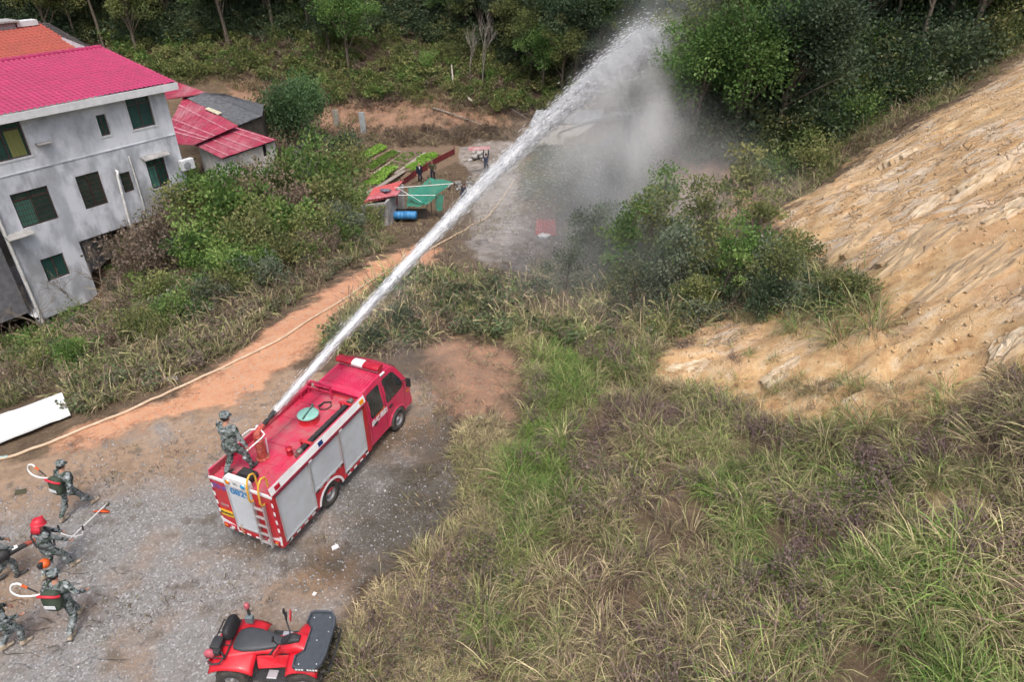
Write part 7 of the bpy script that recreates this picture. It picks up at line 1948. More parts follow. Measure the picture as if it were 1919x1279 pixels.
# thicket between house and road (px of the foot, size, tone)
for a in ((345, 372, 1.5, 'green', 'against the right corner of the grey house'), (400, 400, .9, 'grey', 'below the whitewashed shed wall'), (455, 372, .8, 'olive', 'in front of the shed window'), (530, 400, 1.4, 'olive', 'in the upper thicket, left of the red hut', 1.1), (590, 400, 1.9, 'green', 'tallest in the thicket, left of the red hut', 1.2), (640, 400, 1.3, 'green', 'beside the red roofed hut'), (655, 345, 1.6, 'olive', 'between shed and vegetable plot'), (575, 350, 1.4, 'grey', 'right of the whitewashed shed'), (470, 425, 1.5, 'brown', 'in the middle of the thicket'), (420, 445, 1.6, 'green', 'in the thicket below the air conditioner', 1.1), (350, 430, 1.2, 'olive', 'under the barred window end'), (540, 455, 1.5, 'green', 'at the lower thicket, near the road bend'), (600, 470, 1.3, 'olive', 'at the thicket edge, above the dirt road'), (650, 455, 1.1, 'grey', 'at the thicket corner below the hut'), (385, 505, 1.4, 'green', 'mid slope with bluish leaves'), (440, 540, 1.2, 'green', 'low on the slope above the dirt road'), (330, 490, 1.3, 'brown', 'twiggy, right of the concrete pillars'), (290, 520, 1.3, 'brown', 'dry, beside the right pillar'), (480, 490, 1.4, 'olive', 'on the slope centre, among dry grass'), (520, 510, 1.0, 'yellow', 'on the bank above the road scrap'), (250, 470, 1.0, 'brown', 'against the house wall'), (60, 690, .9, 'green', 'at the left edge below the house corner'), (120, 690, .7, 'olive', 'under the house overhang'), (300, 640, .8, 'olive', 'in the verge grass below the pillars'), (240, 600, 1.0, 'brown', 'in front of the open basement'), (360, 590, .9, 'olive', 'in the verge midway to the road'), (620, 430, 1.5, 'olive', 'under the tallest thicket bush'), (560, 425, 1.4, 'brown', 'reddish, in the thicket heart'), (690, 425, .9, 'olive', 'in front of the concrete hut wall'), (500, 545, .9, 'grey', 'lowest on the bank, by the road bend')):
    bush(*a[:4], a[4], a[5] if len(a) > 5 else 1.0)
for k, (s_, n_, sc, tone, where) in enumerate(((-.9, 1.0, 1.3, 'green', 'tall, hiding the right foot of the grey house'), (.9, 1.6, 1.2, 'olive', 'tall, under the right barred window'), (2.4, 1.7, 1.0, 'brown', 'below the small barred window'), (4.0, 1.4, .9, 'brown', 'below the middle barred window'), (1.6, 3.6, 1.3, 'green', 'in front of the facade bushes'), (3.6, 3.4, 1.3, 'grey', 'in front of the drain pipe foot'), (-1.6, 3.0, 1.6, 'olive', 'big, right of the facade bushes'), (-3.0, 1.2, 1.7, 'green', 'between house corner and shed'), (5.2, 2.6, .9, 'brown', 'dry, right of the front pillar'))):
    p = hp(s_, n_, 0); me_ = BUSH[tone][k % 3]; zg = float(hz(p.x, p.y))
    place_plant('bush', me_, bush_names, (p.x, p.y, zg - .1), k * 1.3, (sc, sc, sc * 1.25), '%s bush %s' % (TONEW[tone], where), 'bush', 'bushes on the banks')
for k, (u, v, sc, tone, where) in enumerate(((90, 705, .9, 'olive', 'on the bank above the white board'), (160, 690, 1.0, 'green', 'on the bank right of the white board'), (215, 665, 1.0, 'brown', 'rusty, mid verge below the lowest window'), (275, 640, 1.1, 'olive', 'mid verge below the overhang corner'), (335, 610, 1.1, 'green', 'mid verge below the pillars'), (395, 575, 1.0, 'grey', 'mid verge, pale, near the narrow track'), (440, 560, 1.1, 'olive', 'spilling towards the track bend'), (490, 525, 1.1, 'green', 'spilling down beside the card scrap'), (545, 495, 1.0, 'olive', 'just above the track bend'), (600, 480, 1.0, 'brown', 'russet, at the track bend'), (650, 470, 1.0, 'green', 'beside the track below the hut'), (30, 720, .9, 'brown', 'brownish, left edge above the board'), (310, 575, 1.2, 'olive', 'between the pillars and the verge'), (410, 520, 1.2, 'green', 'in the lower thicket centre'))):
    bush(u, v, sc * (1 if v >= 560 else .77), tone, where)
# right of the jet, in the wet valley
for a in ((1130, 470, 1.5, 'green', 'in the spray below the red bank'), (1190, 500, 1.6, 'grey', 'in the drifting spray, right of the valley floor'), (1110, 505, 1.1, 'grey', 'nearest the red sheet in the spray'), (1260, 500, 1.6, 'green', 'left of the yellow sapling'), (1330, 540, 1.4, 'olive', 'at the foot of the cut slope'), (1390, 540, 1.3, 'green', 'at the middle of the clump against the cut slope'), (1440, 540, 1.2, 'grey', 'leaning over the cut slope'), (1500, 580, 1.0, 'grey', 'right end of the clump on the slope', .8), (1300, 590, .9, 'olive', 'low, in front of the slope clump'), (1420, 600, .9, 'dark', 'small, at the lip of the bare slope'), (1230, 560, 1.2, 'grey', 'in the middle of the valley grass'), (1170, 560, 1.0, 'olive', 'left of the valley grass centre'), (1570, 575, 1.0, 'olive', 'with grassy fringe on the bare slope', .9), (1480, 500, 1.1, 'olive', 'small, high on the cut slope edge'), (1060, 340, 1.4, 'grey', 'faint in the thick of the spray'), (1150, 380, 1.6, 'grey', 'at the foot of the red bank in the spray'), (1200, 430, 1.4, 'grey', 'tall, at the red bank foot', 1.3), (1460, 340, 1.3, 'green', 'on the crest left of the bare slope'), (1520, 320, 1.5, 'olive', 'on the crest below the wood'), (1420, 310, 1.3, 'olive', 'at the top of the red bank'), (1500, 270, 1.6, 'green', 'at the wood edge over the crest'), (1580, 240, 1.5, 'green', 'under the wood, above the bare slope'), (700, 650, .7, 'grey', 'behind the truck cab'), (760, 610, .8, 'grey', 'in the grass ahead of the truck')):
    bush(*a[:4], a[4], a[5] if len(a) > 5 else 1.0)
# two clipped round bushes, the dark round one by the garden
def dense(n, leaf, tone, clumps=60):
    V, F, LV, cc = bush_arrays(rb, (1, 1, .95), n, leaf, clumps, (.1, .6)); return branch_mesh('stems', [([Vector((0, 0, -.3)), Vector((0, 0, .9))], [.06, .03])], M_BARK), np_mesh('foliage', V * np.array([.92, .92, 1.25]) + np.array([0, 0, .45]), F, LV, [M_LEAF[tone]])
M_LEAF['clip'] = leaf_material('leaf_clip', [(0, (.05, .10, .04)), (.5, (.085, .155, .06)), (1, (.14, .22, .09))], .15, .5, .3, tint=False)
DN = dense(9000, .075, 'clip', 150)
M_DUMMY = None
for x, y, zc, s, lab in ((-21.0, 63.8, -2.0, 2.35, 'dense rounded evergreen bush in front of the grey shed roof'), (-20.3, 68.5, -1.9, 2.1, 'dense rounded evergreen bush, the rear one by the shed')):
    place_plant('round_bush', DN, bush_names, (x, y, zc - s * 1.25), x, (s, s, s * 1.25), lab, 'bush')
place_plant('round_bush', BUSH['dark'][0], bush_names, (-15.1, 60.3, -6.0), 1.0, (2.1, 2.1, 2.3), 'dark round evergreen beside the vegetable beds', 'bush')
# tree models
TREES = {
 'broad': [make_tree_meshes(rb, 'b', 8.5, 2.5, 8500, .165, 'dark', .17, (rb.uniform(-.6, .6), rb.uniform(-.6, .6)), 48) for k in range(3)],
 'olive': [make_tree_meshes(rb, 'o', 7.5, 2.3, 7500, .15, 'olive', .14, (rb.uniform(-.6, .6), rb.uniform(-.6, .6))) for k in range(2)],
 'green': [make_tree_meshes(rb, 'g', 8, 2.5, 8000, .155, 'green', .15, (.4, -.3), lvr=(0, .5)) for k in range(2)],
 'slim': [make_tree_meshes(rb, 's', 10, 1.7, 5000, .16, 'dark', .12, (.3, .2), 30, .4) for k in range(2)]}
TW = {'broad': 'dark evergreen tree', 'olive': 'olive leaved tree', 'green': 'mid green leafy tree', 'slim': 'tall slim dark tree'}
def tree(kind, x, y, s, label, group=None, k=0, rz=None):
    me_ = TREES[kind][k % len(TREES[kind])]
    return place_plant('tree', me_, NAMES_T, (x, y, float(hz(x, y)) - .2), rz if rz is not None else rb.uniform(0, 6.28), s, label, 'tree', group)
def tree_px(kind, u, v, s, label, k=0):
    g = ground(u, v); return tree(kind, g.x, g.y, s, label, None, k)
tree_px('green', 655, 140, 1.15, 'leafy tree with dark trunk standing alone on the far slope', 0)
tree_px('broad', 620, 120, .8, 'smaller dark tree just left of the lone leafy tree', 1)
tree_px('green', 1290, 300, 1.1, 'big leafy tree on the red bank where the jet lands', 0)
tree_px('green', 1370, 290, 1.2, 'leafy tree right of the jet, above the red bank', 1)
tree_px('olive', 1240, 275, 1.1, 'olive tree at the left end of the wood, struck by the jet', 0)
tree_px('broad', 1450, 270, 1.1, 'dark tree at the wood edge above the crest bushes', 0)
# the wood: far hillside and right hillside
r6 = np.random.default_rng(66); cnt = 0; placed = []
kinds = ['broad', 'broad', 'olive', 'broad', 'slim', 'green', 'slim', 'olive']
def wood(n, box, ok, group, mind, smin, smax, kk, lab):
    c = 0
    for _ in range(n * 12):
        if c >= n: break
        x, y = r6.uniform(box[0], box[1]), r6.uniform(box[2], box[3])
        if not ok(x, y): continue
        if any((x - a) ** 2 + (y - b) ** 2 < mind ** 2 for a, b in placed): continue
        placed.append((x, y)); kd = kk[int(r6.integers(0, len(kk)))]
        tree(kd, x, y, r6.uniform(smin, smax), '%s %s' % (TW[kd], lab), group, int(r6.integers(0, 3))); c += 1
def px_ok(x, y, poly): u, v = project(np.array([x, y, float(hz(x, y))])); return bool(inpoly(np.array([u]), np.array([v]), poly)[0])
wood(230, (-80, 30, 83, 112), lambda x, y: y > 86.5 + 3 * math.sin(x * .3) - (5 if x > -8 else 0) - (3 if x < -26 else 0), 'trees of the wood on the far hillside', 1.9, .95, 1.6, kinds, 'in the wood on the far hillside')
wood(40, (-8, 14, 76, 92), lambda x, y: px_ok(x, y, [(860, 20), (1200, 20), (1200, 200), (1010, 205), (960, 140), (900, 120), (860, 100)]), 'trees of the wood behind the jet', 1.7, .9, 1.35, kinds, 'in the wood behind the jet')
wood(90, (11, 55, 44, 82), lambda x, y: px_ok(x, y, [(1190, 0), (1200, 260), (1290, 270), (1440, 300), (1580, 230), (1740, 150), (1860, 90), (1990, 20), (1990, -200), (1190, -200)]), 'trees of the wood on the right hillside', 1.7, .7, 1.2, ['broad', 'broad', 'broad', 'olive', 'slim', 'slim', 'green'], 'in the wood on the right hillside')
wood(24, (30, 70, 34, 70), lambda x, y: float(hz(x, y)) > 5 and px_ok(x, y, [(1700, 130), (1919, 60), (2600, -100), (2600, -400), (1700, -200)]), 'trees of the wood above the bare slope', 2.2, .7, 1.1, ['broad', 'green', 'olive'], 'in the wood above the bare slope')
# undergrowth
SB = []; SBN = []; SBL = []
for k in range(6):
    V, F, LV, _ = bush_arrays(rb, (1, 1, .8), 300, .19, 16, (.0, .8)); SB.append((V + np.array([0, 0, .45]), F, LV))
    V, F, LV, _ = bush_arrays(rb, (1, 1, 1.0), 900, .085, 24, (.0, .9)); SBL.append((V + np.array([0, 0, .5]), F, LV))
    V, F, LV, _ = bush_arrays(rb, (1, 1, .8), 420, .115, 14, (.0, .85)); SBN.append((V + np.array([0, 0, .35]), F, LV))
def scrub(name, poly, n, seed, box, smin, smax, tone, val, keep=None, dry=0.0, lib=None):
    return cover(name, lib or SB, poly, n, seed, box, smin, smax, dry, val, M_LEAFI[tone], 12, keep, .3, inst=True)
HILL = [(260, 190), (200, 60), (200, -60), (1200, -60), (1200, 190), (1010, 215), (960, 215), (840, 195), (720, 190), (600, 195), (560, 190), (480, 150), (380, 150)]
scrub('hill_scrub_olive', HILL, 1700, 41, (-55, 16, 74, 104), .5, 1.3, 'olive', 1.05)
scrub('hill_scrub_green', HILL, 800, 42, (-55, 16, 74, 104), .5, 1.2, 'green', .95)
scrub('hill_scrub_dark', [(-150, 110), (-150, -80), (1210, -80), (1210, 215), (1010, 200), (900, 100), (700, 70)], 3000, 53, (-85, 20, 80, 112), .9, 2.0, 'dark', 1.1)
scrub('hill_scrub_brown', HILL, 380, 43, (-55, 16, 74, 104), .5, 1.0, 'brown', .9)
RWOOD2 = [(1190, 270), (1290, 310), (1440, 320), (1600, 245), (1760, 165), (1919, 85), (2100, 5), (2100, -120), (1180, -120)]
RWOOD = [(1190, 260), (1290, 300), (1440, 310), (1600, 235), (1760, 160), (1919, 80), (2100, 0), (2100, -200), (1180, -200)]
scrub('wood_scrub_dark', RWOOD, 3600, 44, (9, 60, 42, 80), .6, 1.35, 'dark', 1.2)
scrub('wood_scrub_green', RWOOD, 1300, 45, (9, 60, 42, 80), .6, 1.35, 'green', .75)
scrub('wood_scrub_olive', RWOOD, 1700, 52, (9, 60, 42, 80), .6, 1.35, 'olive', .7)
scrub('wood_edge_scrub', RWOOD2, 520, 60, (9, 60, 42, 74), 1.4, 2.8, 'dark', 1.0, lib=SBL)
scrub('wood_edge_scrub_green', RWOOD2, 260, 61, (9, 60, 42, 74), 1.2, 2.4, 'green', .8, lib=SBL)
scrub('wood_edge_scrub_olive', RWOOD2, 260, 62, (9, 60, 42, 74), 1.2, 2.4, 'olive', .75, lib=SBL)
scrub('hill_wood_scrub', [(-100, 110), (150, 60), (420, 70), (760, 60), (880, 90), (1010, 190), (1200, 190), (1200, -60), (-100, -60)], 700, 63, (-80, 20, 80, 108), 1.4, 2.8, 'dark', 1.0, lib=SBL)
scrub('hill_wood_scrub_olive', [(150, 90), (420, 90), (760, 90), (1010, 200), (1200, 190), (1200, -60), (150, -60)], 320, 64, (-60, 20, 78, 104), 1.2, 2.3, 'olive', .8, lib=SBL)
THICK = [(-100, 700), (60, 640), (200, 590), (230, 480), (300, 400), (340, 350), (420, 330), (520, 310), (640, 300), (670, 360), (700, 430), (640, 460), (540, 520), (440, 570), (300, 640), (100, 700)]
scrub('thicket_green', THICK, 700, 46, (-26, -2, 20, 66), .4, 1.0, 'green', .95, lib=SBN)
scrub('thicket_olive', THICK, 900, 47, (-26, -2, 20, 66), .4, 1.0, 'olive', 1.1, lib=SBN)
scrub('thicket_brown', THICK, 1300, 48, (-26, -2, 20, 66), .35, .9, 'brown', .95, lib=SBN)
scrub('thicket_grey', THICK, 700, 54, (-26, -2, 20, 66), .35, .85, 'grey', 1.0, lib=SBN)
cover('bank_grass', C_FAR, Z_BANK + [], 420, 55, (6, 18, 38, 50), .5, 1.0, .3, .7, M_GRASSI, inst=True)
cover('cut_grass', C_FAR, Z_CUT, 1500, 56, (-24, 6, 66, 84), .5, 1.1, lambda x, y: (fbm(x * .3, y * .3, 57, 2) - .5) * .8 + .35, .7, M_GRASSI, keep=lambda x, y: fbm(x * .5, y * .5, 58, 2) > .42, inst=True)
cover('thicket_grass', C_FAR, THICK, 2400, 57, (-26, -2, 20, 66), .8, 1.5, lambda x, y: (fbm(x * .3, y * .3, 59, 2) - .5) * .8 + .35, .8, M_GRASSI, inst=True)
scrub('terrace_brush', [(700, 250), (860, 240), (960, 245), (900, 268), (800, 270), (740, 268)], 160, 49, (-18, 3, 56, 80), .5, .9, 'brown', .8)
VALB = [(985, 560), (1010, 500), (1070, 480), (1066, 400), (1000, 385), (975, 340), (1000, 285), (1120, 262), (1215, 280), (1240, 420), (1330, 460), (1440, 440), (1460, 560), (1330, 620), (1200, 620), (1080, 600)]
VALB2 = [(x_ + random.Random(i_).uniform(-25, 25), y_) for i_, (x_, y_) in enumerate(VALB)]
cover('spray_grass', C_FAR, VALB, 2600, 58, (0, 18, 20, 66), .7, 1.3, .1, .75, M_GRASSI, 45, inst=True)
scrub('valley_scrub', VALB2, 900, 50, (0, 18, 20, 66), .35, 1.0, 'grey', 1.0, lib=SBN)
scrub('slope_foot_scrub', [(1250, 480), (1420, 440), (1520, 480), (1640, 560), (1560, 610), (1400, 600), (1280, 600)], 300, 51, (6, 18, 16, 36), .3, .75, 'dark', 1.3, lib=SBN)
# bamboo tufts, bright
def bamboo(seed, n=34):
    r = np.random.default_rng(seed); V = []; LV = []; segs = []
    for i in range(n):
        az = r.uniform(0, 6.28); h = r.uniform(2.4, 4.2); out = r.uniform(.3, 1.5); pts = []
        for t in (0, .35, .65, .85, 1): pts.append(Vector((math.cos(az) * out * t * t, math.sin(az) * out * t * t, h * (t - .22 * t ** 3))))
        segs.append((pts, [.025, .022, .016, .01, .004]))
        for j in range(46):
            t = r.uniform(.4, 1); c = np.array((math.cos(az) * out * t * t, math.sin(az) * out * t * t, h * (t - .22 * t ** 3))) + r.normal(0, .16, 3)
            a = r.normal(0, 1, 3); a[2] -= .6; a /= np.linalg.norm(a); s = np.cross(a, r.normal(0, 1, 3)); s /= np.linalg.norm(s); L_ = r.uniform(.14, .3)
            V += [c, c + a * L_ * .4 + s * .025, c + a * L_, c + a * L_ * .4 - s * .025]; LV += [r.uniform(0, .8)] * 4
    return branch_mesh('culms', segs, mat('bamboo_culm', (.20, .22, .06), rough=.5), 5), np_mesh('foliage', V, np.arange(len(V)).reshape(-1, 4), LV, [M_LEAF['bamboo']])
BB = [bamboo(3), bamboo(4)]
for k, (u, v, s, lab) in enumerate(((565, 62, 1.1, 'bright feathery bamboo clump at the far wood edge'), (803, 150, 1.0, 'bright feathery bamboo clump in the middle of the far slope'), (835, 20, 1.0, 'bamboo clump high in the far wood'), (600, 50, 1.0, 'bamboo clump behind the lone leafy tree'))):
    g = ground(u, v); place_plant('bamboo_clump', BB[k % 2], ['culms', 'foliage'], (g.x, g.y, g.z - .1), u, s, lab, 'bamboo')
# yellow-green sapling, and young ones in the valley
YS = [make_tree_meshes(rb, 'y', 4.2, 1.25, 1500, .17, 'yellow', .05, (.2, 0), 22, .12) for k in range(2)]
for k, (u, v, s, lab) in enumerate(((1378, 430, 1.0, 'yellow green sapling in front of the red bank'), (1410, 480, .7, 'smaller yellowish sapling at the cut slope foot'), (1330, 480, .6, 'low yellowish sapling left of the tall one'))):
    g = ground(u, v); place_plant('sapling', YS[k % 2], NAMES_T, (g.x, g.y, g.z - .1), u, s, lab, 'sapling')
GS = [make_tree_meshes(rb, 'w', 3.6, 1.1, 1700, .11, tn, .04, (.15, .1), 22, .12) for tn in ('grey', 'green', 'olive')]
for k, (u, v, s, lab) in enumerate(((1100, 520, 1.0, 'grey green sapling in the spray, nearest the red sheet'), (1160, 540, 1.1, 'fresh green sapling in the middle of the wet valley'), (1215, 520, 1.2, 'olive sapling left of the cut slope clump'), (1270, 560, 1.0, 'grey green sapling at the left of the slope clump'), (1240, 470, 1.2, 'fresh green sapling below the red bank'), (1310, 500, 1.2, 'olive sapling beside the yellowish one'), (1060, 560, .8, 'small grey green sapling by the valley grass'), (1350, 570, .9, 'fresh green sapling in front of the slope clump'), (1440, 590, .8, 'small olive sapling at the lip of the ochre slope'), (1180, 600, .8, 'small fresh green sapling among the tall valley grass'))):
    g = ground(u, v); place_plant('sapling', GS[k % 3], NAMES_T, (g.x, g.y, g.z - .1), u, s, lab, 'sapling')
# bare trees and twiggy shrubs
def bare(seed, h, r0, spread=.5, depth=4, kids=3, mat_=None):
    r = random.Random(seed); segs = []
    def grow(p, d, ln, rad, lev):
        mid = p + d * ln * .5 + Vector((r.gauss(0, .06), r.gauss(0, .06), r.gauss(0, .03))) * ln; e = p + d * ln
        segs.append(([p, mid, e], [rad, rad * .85, rad * .62]))
        if lev == 0: return
        for k in range(kids if lev < depth else kids):
            nd = (d + Vector((r.gauss(0, spread), r.gauss(0, spread), r.gauss(.12, spread * .5)))).normalized()
            grow(e if k == 0 else p.lerp(e, r.uniform(.5, 1)), nd, ln * r.uniform(.55, .8), rad * .58, lev - 1)
    grow(Vector((0, 0, -.2)), Vector((r.gauss(0, .08), r.gauss(0, .08), 1)).normalized(), h * .38, r0, depth)
    return branch_mesh('branches', segs, mat_ or M_BARKP, 4)
M_TWIG = mat('twig', (.17, .135, .10), (.27, .22, .165), 6, .9)
BT = [bare(k, 7.5, .11, .38, 4, 3) for k in range(2)]; BS = [bare(10 + k, 2.2, .022, .55, 4, 3, M_TWIG) for k in range(4)]
for k, (u, v, s, lab) in enumerate(((905, 165, 1.1, 'bare pale tree with forked trunk on the far slope'), (880, 160, .9, 'thinner bare tree left of the forked one'), (720, 45, .9, 'bare pale trunk in the far wood, left of centre'), (745, 40, 1.0, 'bare trunk beside the lone tree in the far wood'), (690, 60, .9, 'leaning bare trunk at the far wood edge'), (510, 50, .8, 'bare trunk in the far wood behind the sheds'), (1020, 60, 1.0, 'bare tree in the dark wood left of the jet top'))):
    g = ground(u, v); o = obj_from('bare_tree', BT[k % 2]); o.location = (g.x, g.y, g.z); o.rotation_euler = (0, 0, u); o.scale = (s * .8, s * .8, s); tag(o, lab, 'tree')
for k, (u, v, s, lab) in enumerate(((140, 590, 1.8, 'bare twiggy shrub in front of the lowest window'), (200, 560, 1.7, 'bare twiggy shrub leaning on the house wall'), (95, 640, 1.6, 'bare twiggy shrub under the house overhang'), (270, 500, 1.9, 'bare twiggy shrub below the drain pipe'), (300, 460, 1.6, 'bare twiggy shrub under the air conditioner'), (240, 540, 1.5, 'bare twiggy shrub beside the pillar'), (340, 520, 1.4, 'bare twiggy shrub in the mid thicket'), (180, 620, 1.3, 'bare twiggy shrub before the open basement'), (30, 640, 1.3, 'bare twiggy shrub at the left edge'), (995, 530, 1.3, 'bare sapling standing in the spray on the valley floor'), (1172, 390, 1.7, 'bare thin sapling left of the red bank'), (1110, 330, 1.3, 'bare twiggy sapling in the spray'), (600, 330, 1.1, 'bare sapling in front of the whitewashed shed'), (1640, 640, .6, 'small bare bush on the ochre slope'), (780, 258, 1.4, 'bare brush heap behind the garden beds'), (830, 255, 1.5, 'bare brush behind the crimson fence'))):
    g = ground(u, v); o = obj_from('bare_shrub', BS[k % 4]); o.location = (g.x, g.y, g.z); o.rotation_euler = (0, 0, u); o.scale = (s,) * 3; tag(o, lab, 'shrub')
# ================================================================== WATER
JE = Vector((9.2, 48.0, 5.9)); JB = 4.2
def jet(t):
    p = NOZ.lerp(JE, t); return Vector((p.x, p.y, p.z + JB * (t - t * t)))
def jet_r(t): return .085 + .30 * t + 1.15 * t ** 3
m, nt, b = nodes('water_white'); b.inputs['Base Color'].default_value = (.97, .98, .99, 1); b.inputs['Roughness'].default_value = .35; b.inputs['Specular IOR Level'].default_value = .3
tr_ = nt.nodes.new('ShaderNodeBsdfTranslucent'); tr_.inputs[0].default_value = (.97, .98, .99, 1); mxs = nt.nodes.new('ShaderNodeMixShader'); mxs.inputs[0].default_value = .6
nt.links.new(b.outputs[0], mxs.inputs[1]); nt.links.new(tr_.outputs[0], mxs.inputs[2]); nt.links.new(mxs.outputs[0], nt.nodes['Material Output'].inputs['Surface'])
M_WATER = m
def streaks(P, D, ln, w):
    """slender water filaments: four sided spindles along D"""
    n = len(P); D = D / np.linalg.norm(D, axis=1)[:, None]
    A = np.cross(D, np.array([0.3, .1, 1.0])); A /= np.linalg.norm(A, axis=1)[:, None]; B = np.cross(D, A)
    ln = ln[:, None]; w = w[:, None]
    V = np.stack([P - D * ln * .5, P + A * w, P + B * w, P - A * w, P - B * w, P + D * ln * .5], 1).reshape(-1, 3)
    F = np.array([(0, 2, 1), (0, 3, 2), (0, 4, 3), (0, 1, 4), (5, 1, 2), (5, 2, 3), (5, 3, 4), (5, 4, 1)])
    return V, (F[None] + (np.arange(n) * 6)[:, None, None]).reshape(-1, 3)
r7 = np.random.default_rng(77)
wj = empty('water_jet', NOZ); tag(wj, 'white water jet arching from the truck cannon to the trees', 'water jet')
# body of the jet: a ragged sheath that frays into strands
mw, ntw, bw = nodes('water_sheath'); bw.inputs['Base Color'].default_value = (.97, .98, .99, 1); bw.inputs['Roughness'].default_value = .6; bw.inputs['Specular IOR Level'].default_value = .2
def _n(t_): return ntw.nodes.new(t_)
atw = _n('ShaderNodeAttribute'); atw.attribute_name = 'lv'; al_ = _n('ShaderNodeAttribute'); al_.attribute_name = 'along'; an_ = _n('ShaderNodeAttribute'); an_.attribute_name = 'ang'
cmb = _n('ShaderNodeCombineXYZ'); ntw.links.new(al_.outputs['Fac'], cmb.inputs[0]); ntw.links.new(an_.outputs['Fac'], cmb.inputs[1])
nzw = _n('ShaderNodeTexNoise'); nzw.inputs['Scale'].default_value = 1.0; nzw.inputs['Detail'].default_value = 5; nzw.inputs['Roughness'].default_value = .65; ntw.links.new(cmb.outputs[0], nzw.inputs['Vector'])
sbw = _n('ShaderNodeMath'); sbw.operation = 'SUBTRACT'; ntw.links.new(nzw.outputs['Fac'], sbw.inputs[0]); ntw.links.new(atw.outputs['Fac'], sbw.inputs[1])
mrw = _n('ShaderNodeMapRange'); mrw.inputs['From Min'].default_value = -.16; mrw.inputs['From Max'].default_value = .22; ntw.links.new(sbw.outputs[0], mrw.inputs['Value']); ntw.links.new(mrw.outputs[0], bw.inputs['Alpha'])
def sheath(t0, t1, k_r, off, nl=220, na=16, seed=0):
    V = []; F = []; LV = []; AL = []; AN = []
    for i in range(nl + 1):
        t = t0 + (t1 - t0) * i / nl; p = jet(t) - NOZ; d = (jet(t + .005) - jet(t - .005)).normalized(); s = d.cross(Vector((0, 0, 1))).normalized(); u = s.cross(d)
        for k in range(na):
            a = 2 * math.pi * k / na; wob = 1 + .10 * math.sin(i * .5 + k * 2.3 + seed) * min(1, t * 5) + .08 * math.sin(i * .17 + k * 1.1 + seed)
            V.append(p + (s * math.cos(a) + u * math.sin(a)) * jet_r(t) * k_r * wob); LV.append(off + .62 * (t - t0) / (t1 - t0)); AL.append(i * 42 * (t1 - t0) / nl * .38 + seed); AN.append(math.cos(a) * 2.4 + k * .08)
    for i in range(nl):
        for k in range(na): k2 = (k + 1) % na; F.append((i * na + k, i * na + k2, (i + 1) * na + k2, (i + 1) * na + k))
    me = np_mesh('jet_sheath', np.array([tuple(v) for v in V]), F, LV, [mw]); fattr(me, 'along', AL); fattr(me, 'ang', AN)
    return obj_from('jet_sheath', me, wj)
sheath(0, .50, .42, -.05, seed=1); sheath(0, .72, .62, .14, seed=4); sheath(.02, .95, .80, .32, seed=9); sheath(.15, 1.0, 1.05, .46, seed=13)
def cloud(n, t, rad, dirj=.03, lnr=(.15, .6), wr=(.003, .009)):
    C = np.array([jet(a) for a in t]); T_ = np.array([jet(min(a + .01, 1.3)) - jet(a - .01) for a in t]); T_ /= np.linalg.norm(T_, axis=1)[:, None]
    S = np.cross(T_, [0, 0, 1.0]); S /= np.linalg.norm(S, axis=1)[:, None]; U = np.cross(S, T_)
    a = r7.uniform(0, 6.283, n)
    P = C + (S * np.cos(a)[:, None] + U * np.sin(a)[:, None]) * rad[:, None]
    D = T_ + r7.normal(0, dirj, (n, 3))
    return P, D, r7.uniform(lnr[0], lnr[1], n), r7.uniform(wr[0], wr[1], n)
N1 = 34000
t = r7.uniform(0, 1, N1) ** .8; rad = (.15 + np.abs(r7.normal(0, .55, N1))) * np.array([jet_r(x) for x in t])
P, D, ln, w = cloud(N1, t, rad, .02); w = w * (1 + 1.6 * t); ln = ln * (.7 + t)
V, F = streaks(P - np.array(NOZ), D, ln, w); o = obj_from('jet_filaments', np_mesh('jet_filaments', V, F, None, [M_WATER]), wj); o['kind'] = 'stuff'
# spray shed under the jet, carried to the right by the wind
N2 = 7000
t = .30 + .72 * r7.uniform(0, 1, N2) ** .7; rad = np.abs(r7.normal(0, .8, N2)) * np.array([jet_r(x) for x in t])
P, D, ln, w = cloud(N2, t, rad, .1, (.10, .4), (.0025, .006))
fall = r7.exponential(1.0, N2) * (.3 + 3.4 * t); P[:, 2] -= fall; P[:, 0] += fall * .28 + r7.normal(0, .3, N2) * t; D[:, 2] -= .25 * np.minimum(fall, 5); D[:, 0] += .1 * fall
gz = hz(P[:, 0], P[:, 1]); k = P[:, 2] > gz + .2; w = w * (1 + .9 * t)
V, F = streaks(P[k] - np.array(NOZ), D[k], ln[k], w[k]); o = obj_from('falling_spray', np_mesh('falling_spray', V, F, None, [M_WATER]), wj); o['kind'] = 'stuff'
# second, thinner jet from the hand line
A2, B2 = ground(1042, 275) + Vector((0, 0, 1.1)), atY(1205, 208, 54)
n = 2600; t = r7.uniform(0, 1, n); C = np.array([A2.lerp(B2, a) + Vector((0, 0, 1.2 * (a - a * a))) for a in t]); d2 = np.array(B2 - A2); d2 /= np.linalg.norm(d2)
P = C + r7.normal(0, 1, (n, 3)) * (.02 + .16 * t)[:, None]; V, F = streaks(P - np.array(A2), np.repeat(d2[None], n, 0) + r7.normal(0, .03, (n, 3)), r7.uniform(.2, .7, n), r7.uniform(.006, .014, n))
h2 = empty('hand_line_jet', A2); tag(h2, 'thin second water jet below the main one, from a hand line', 'water jet'); o = obj_from('jet_filaments', np_mesh('jet_filaments', V, F, None, [M_WATER]), h2); o['kind'] = 'stuff'
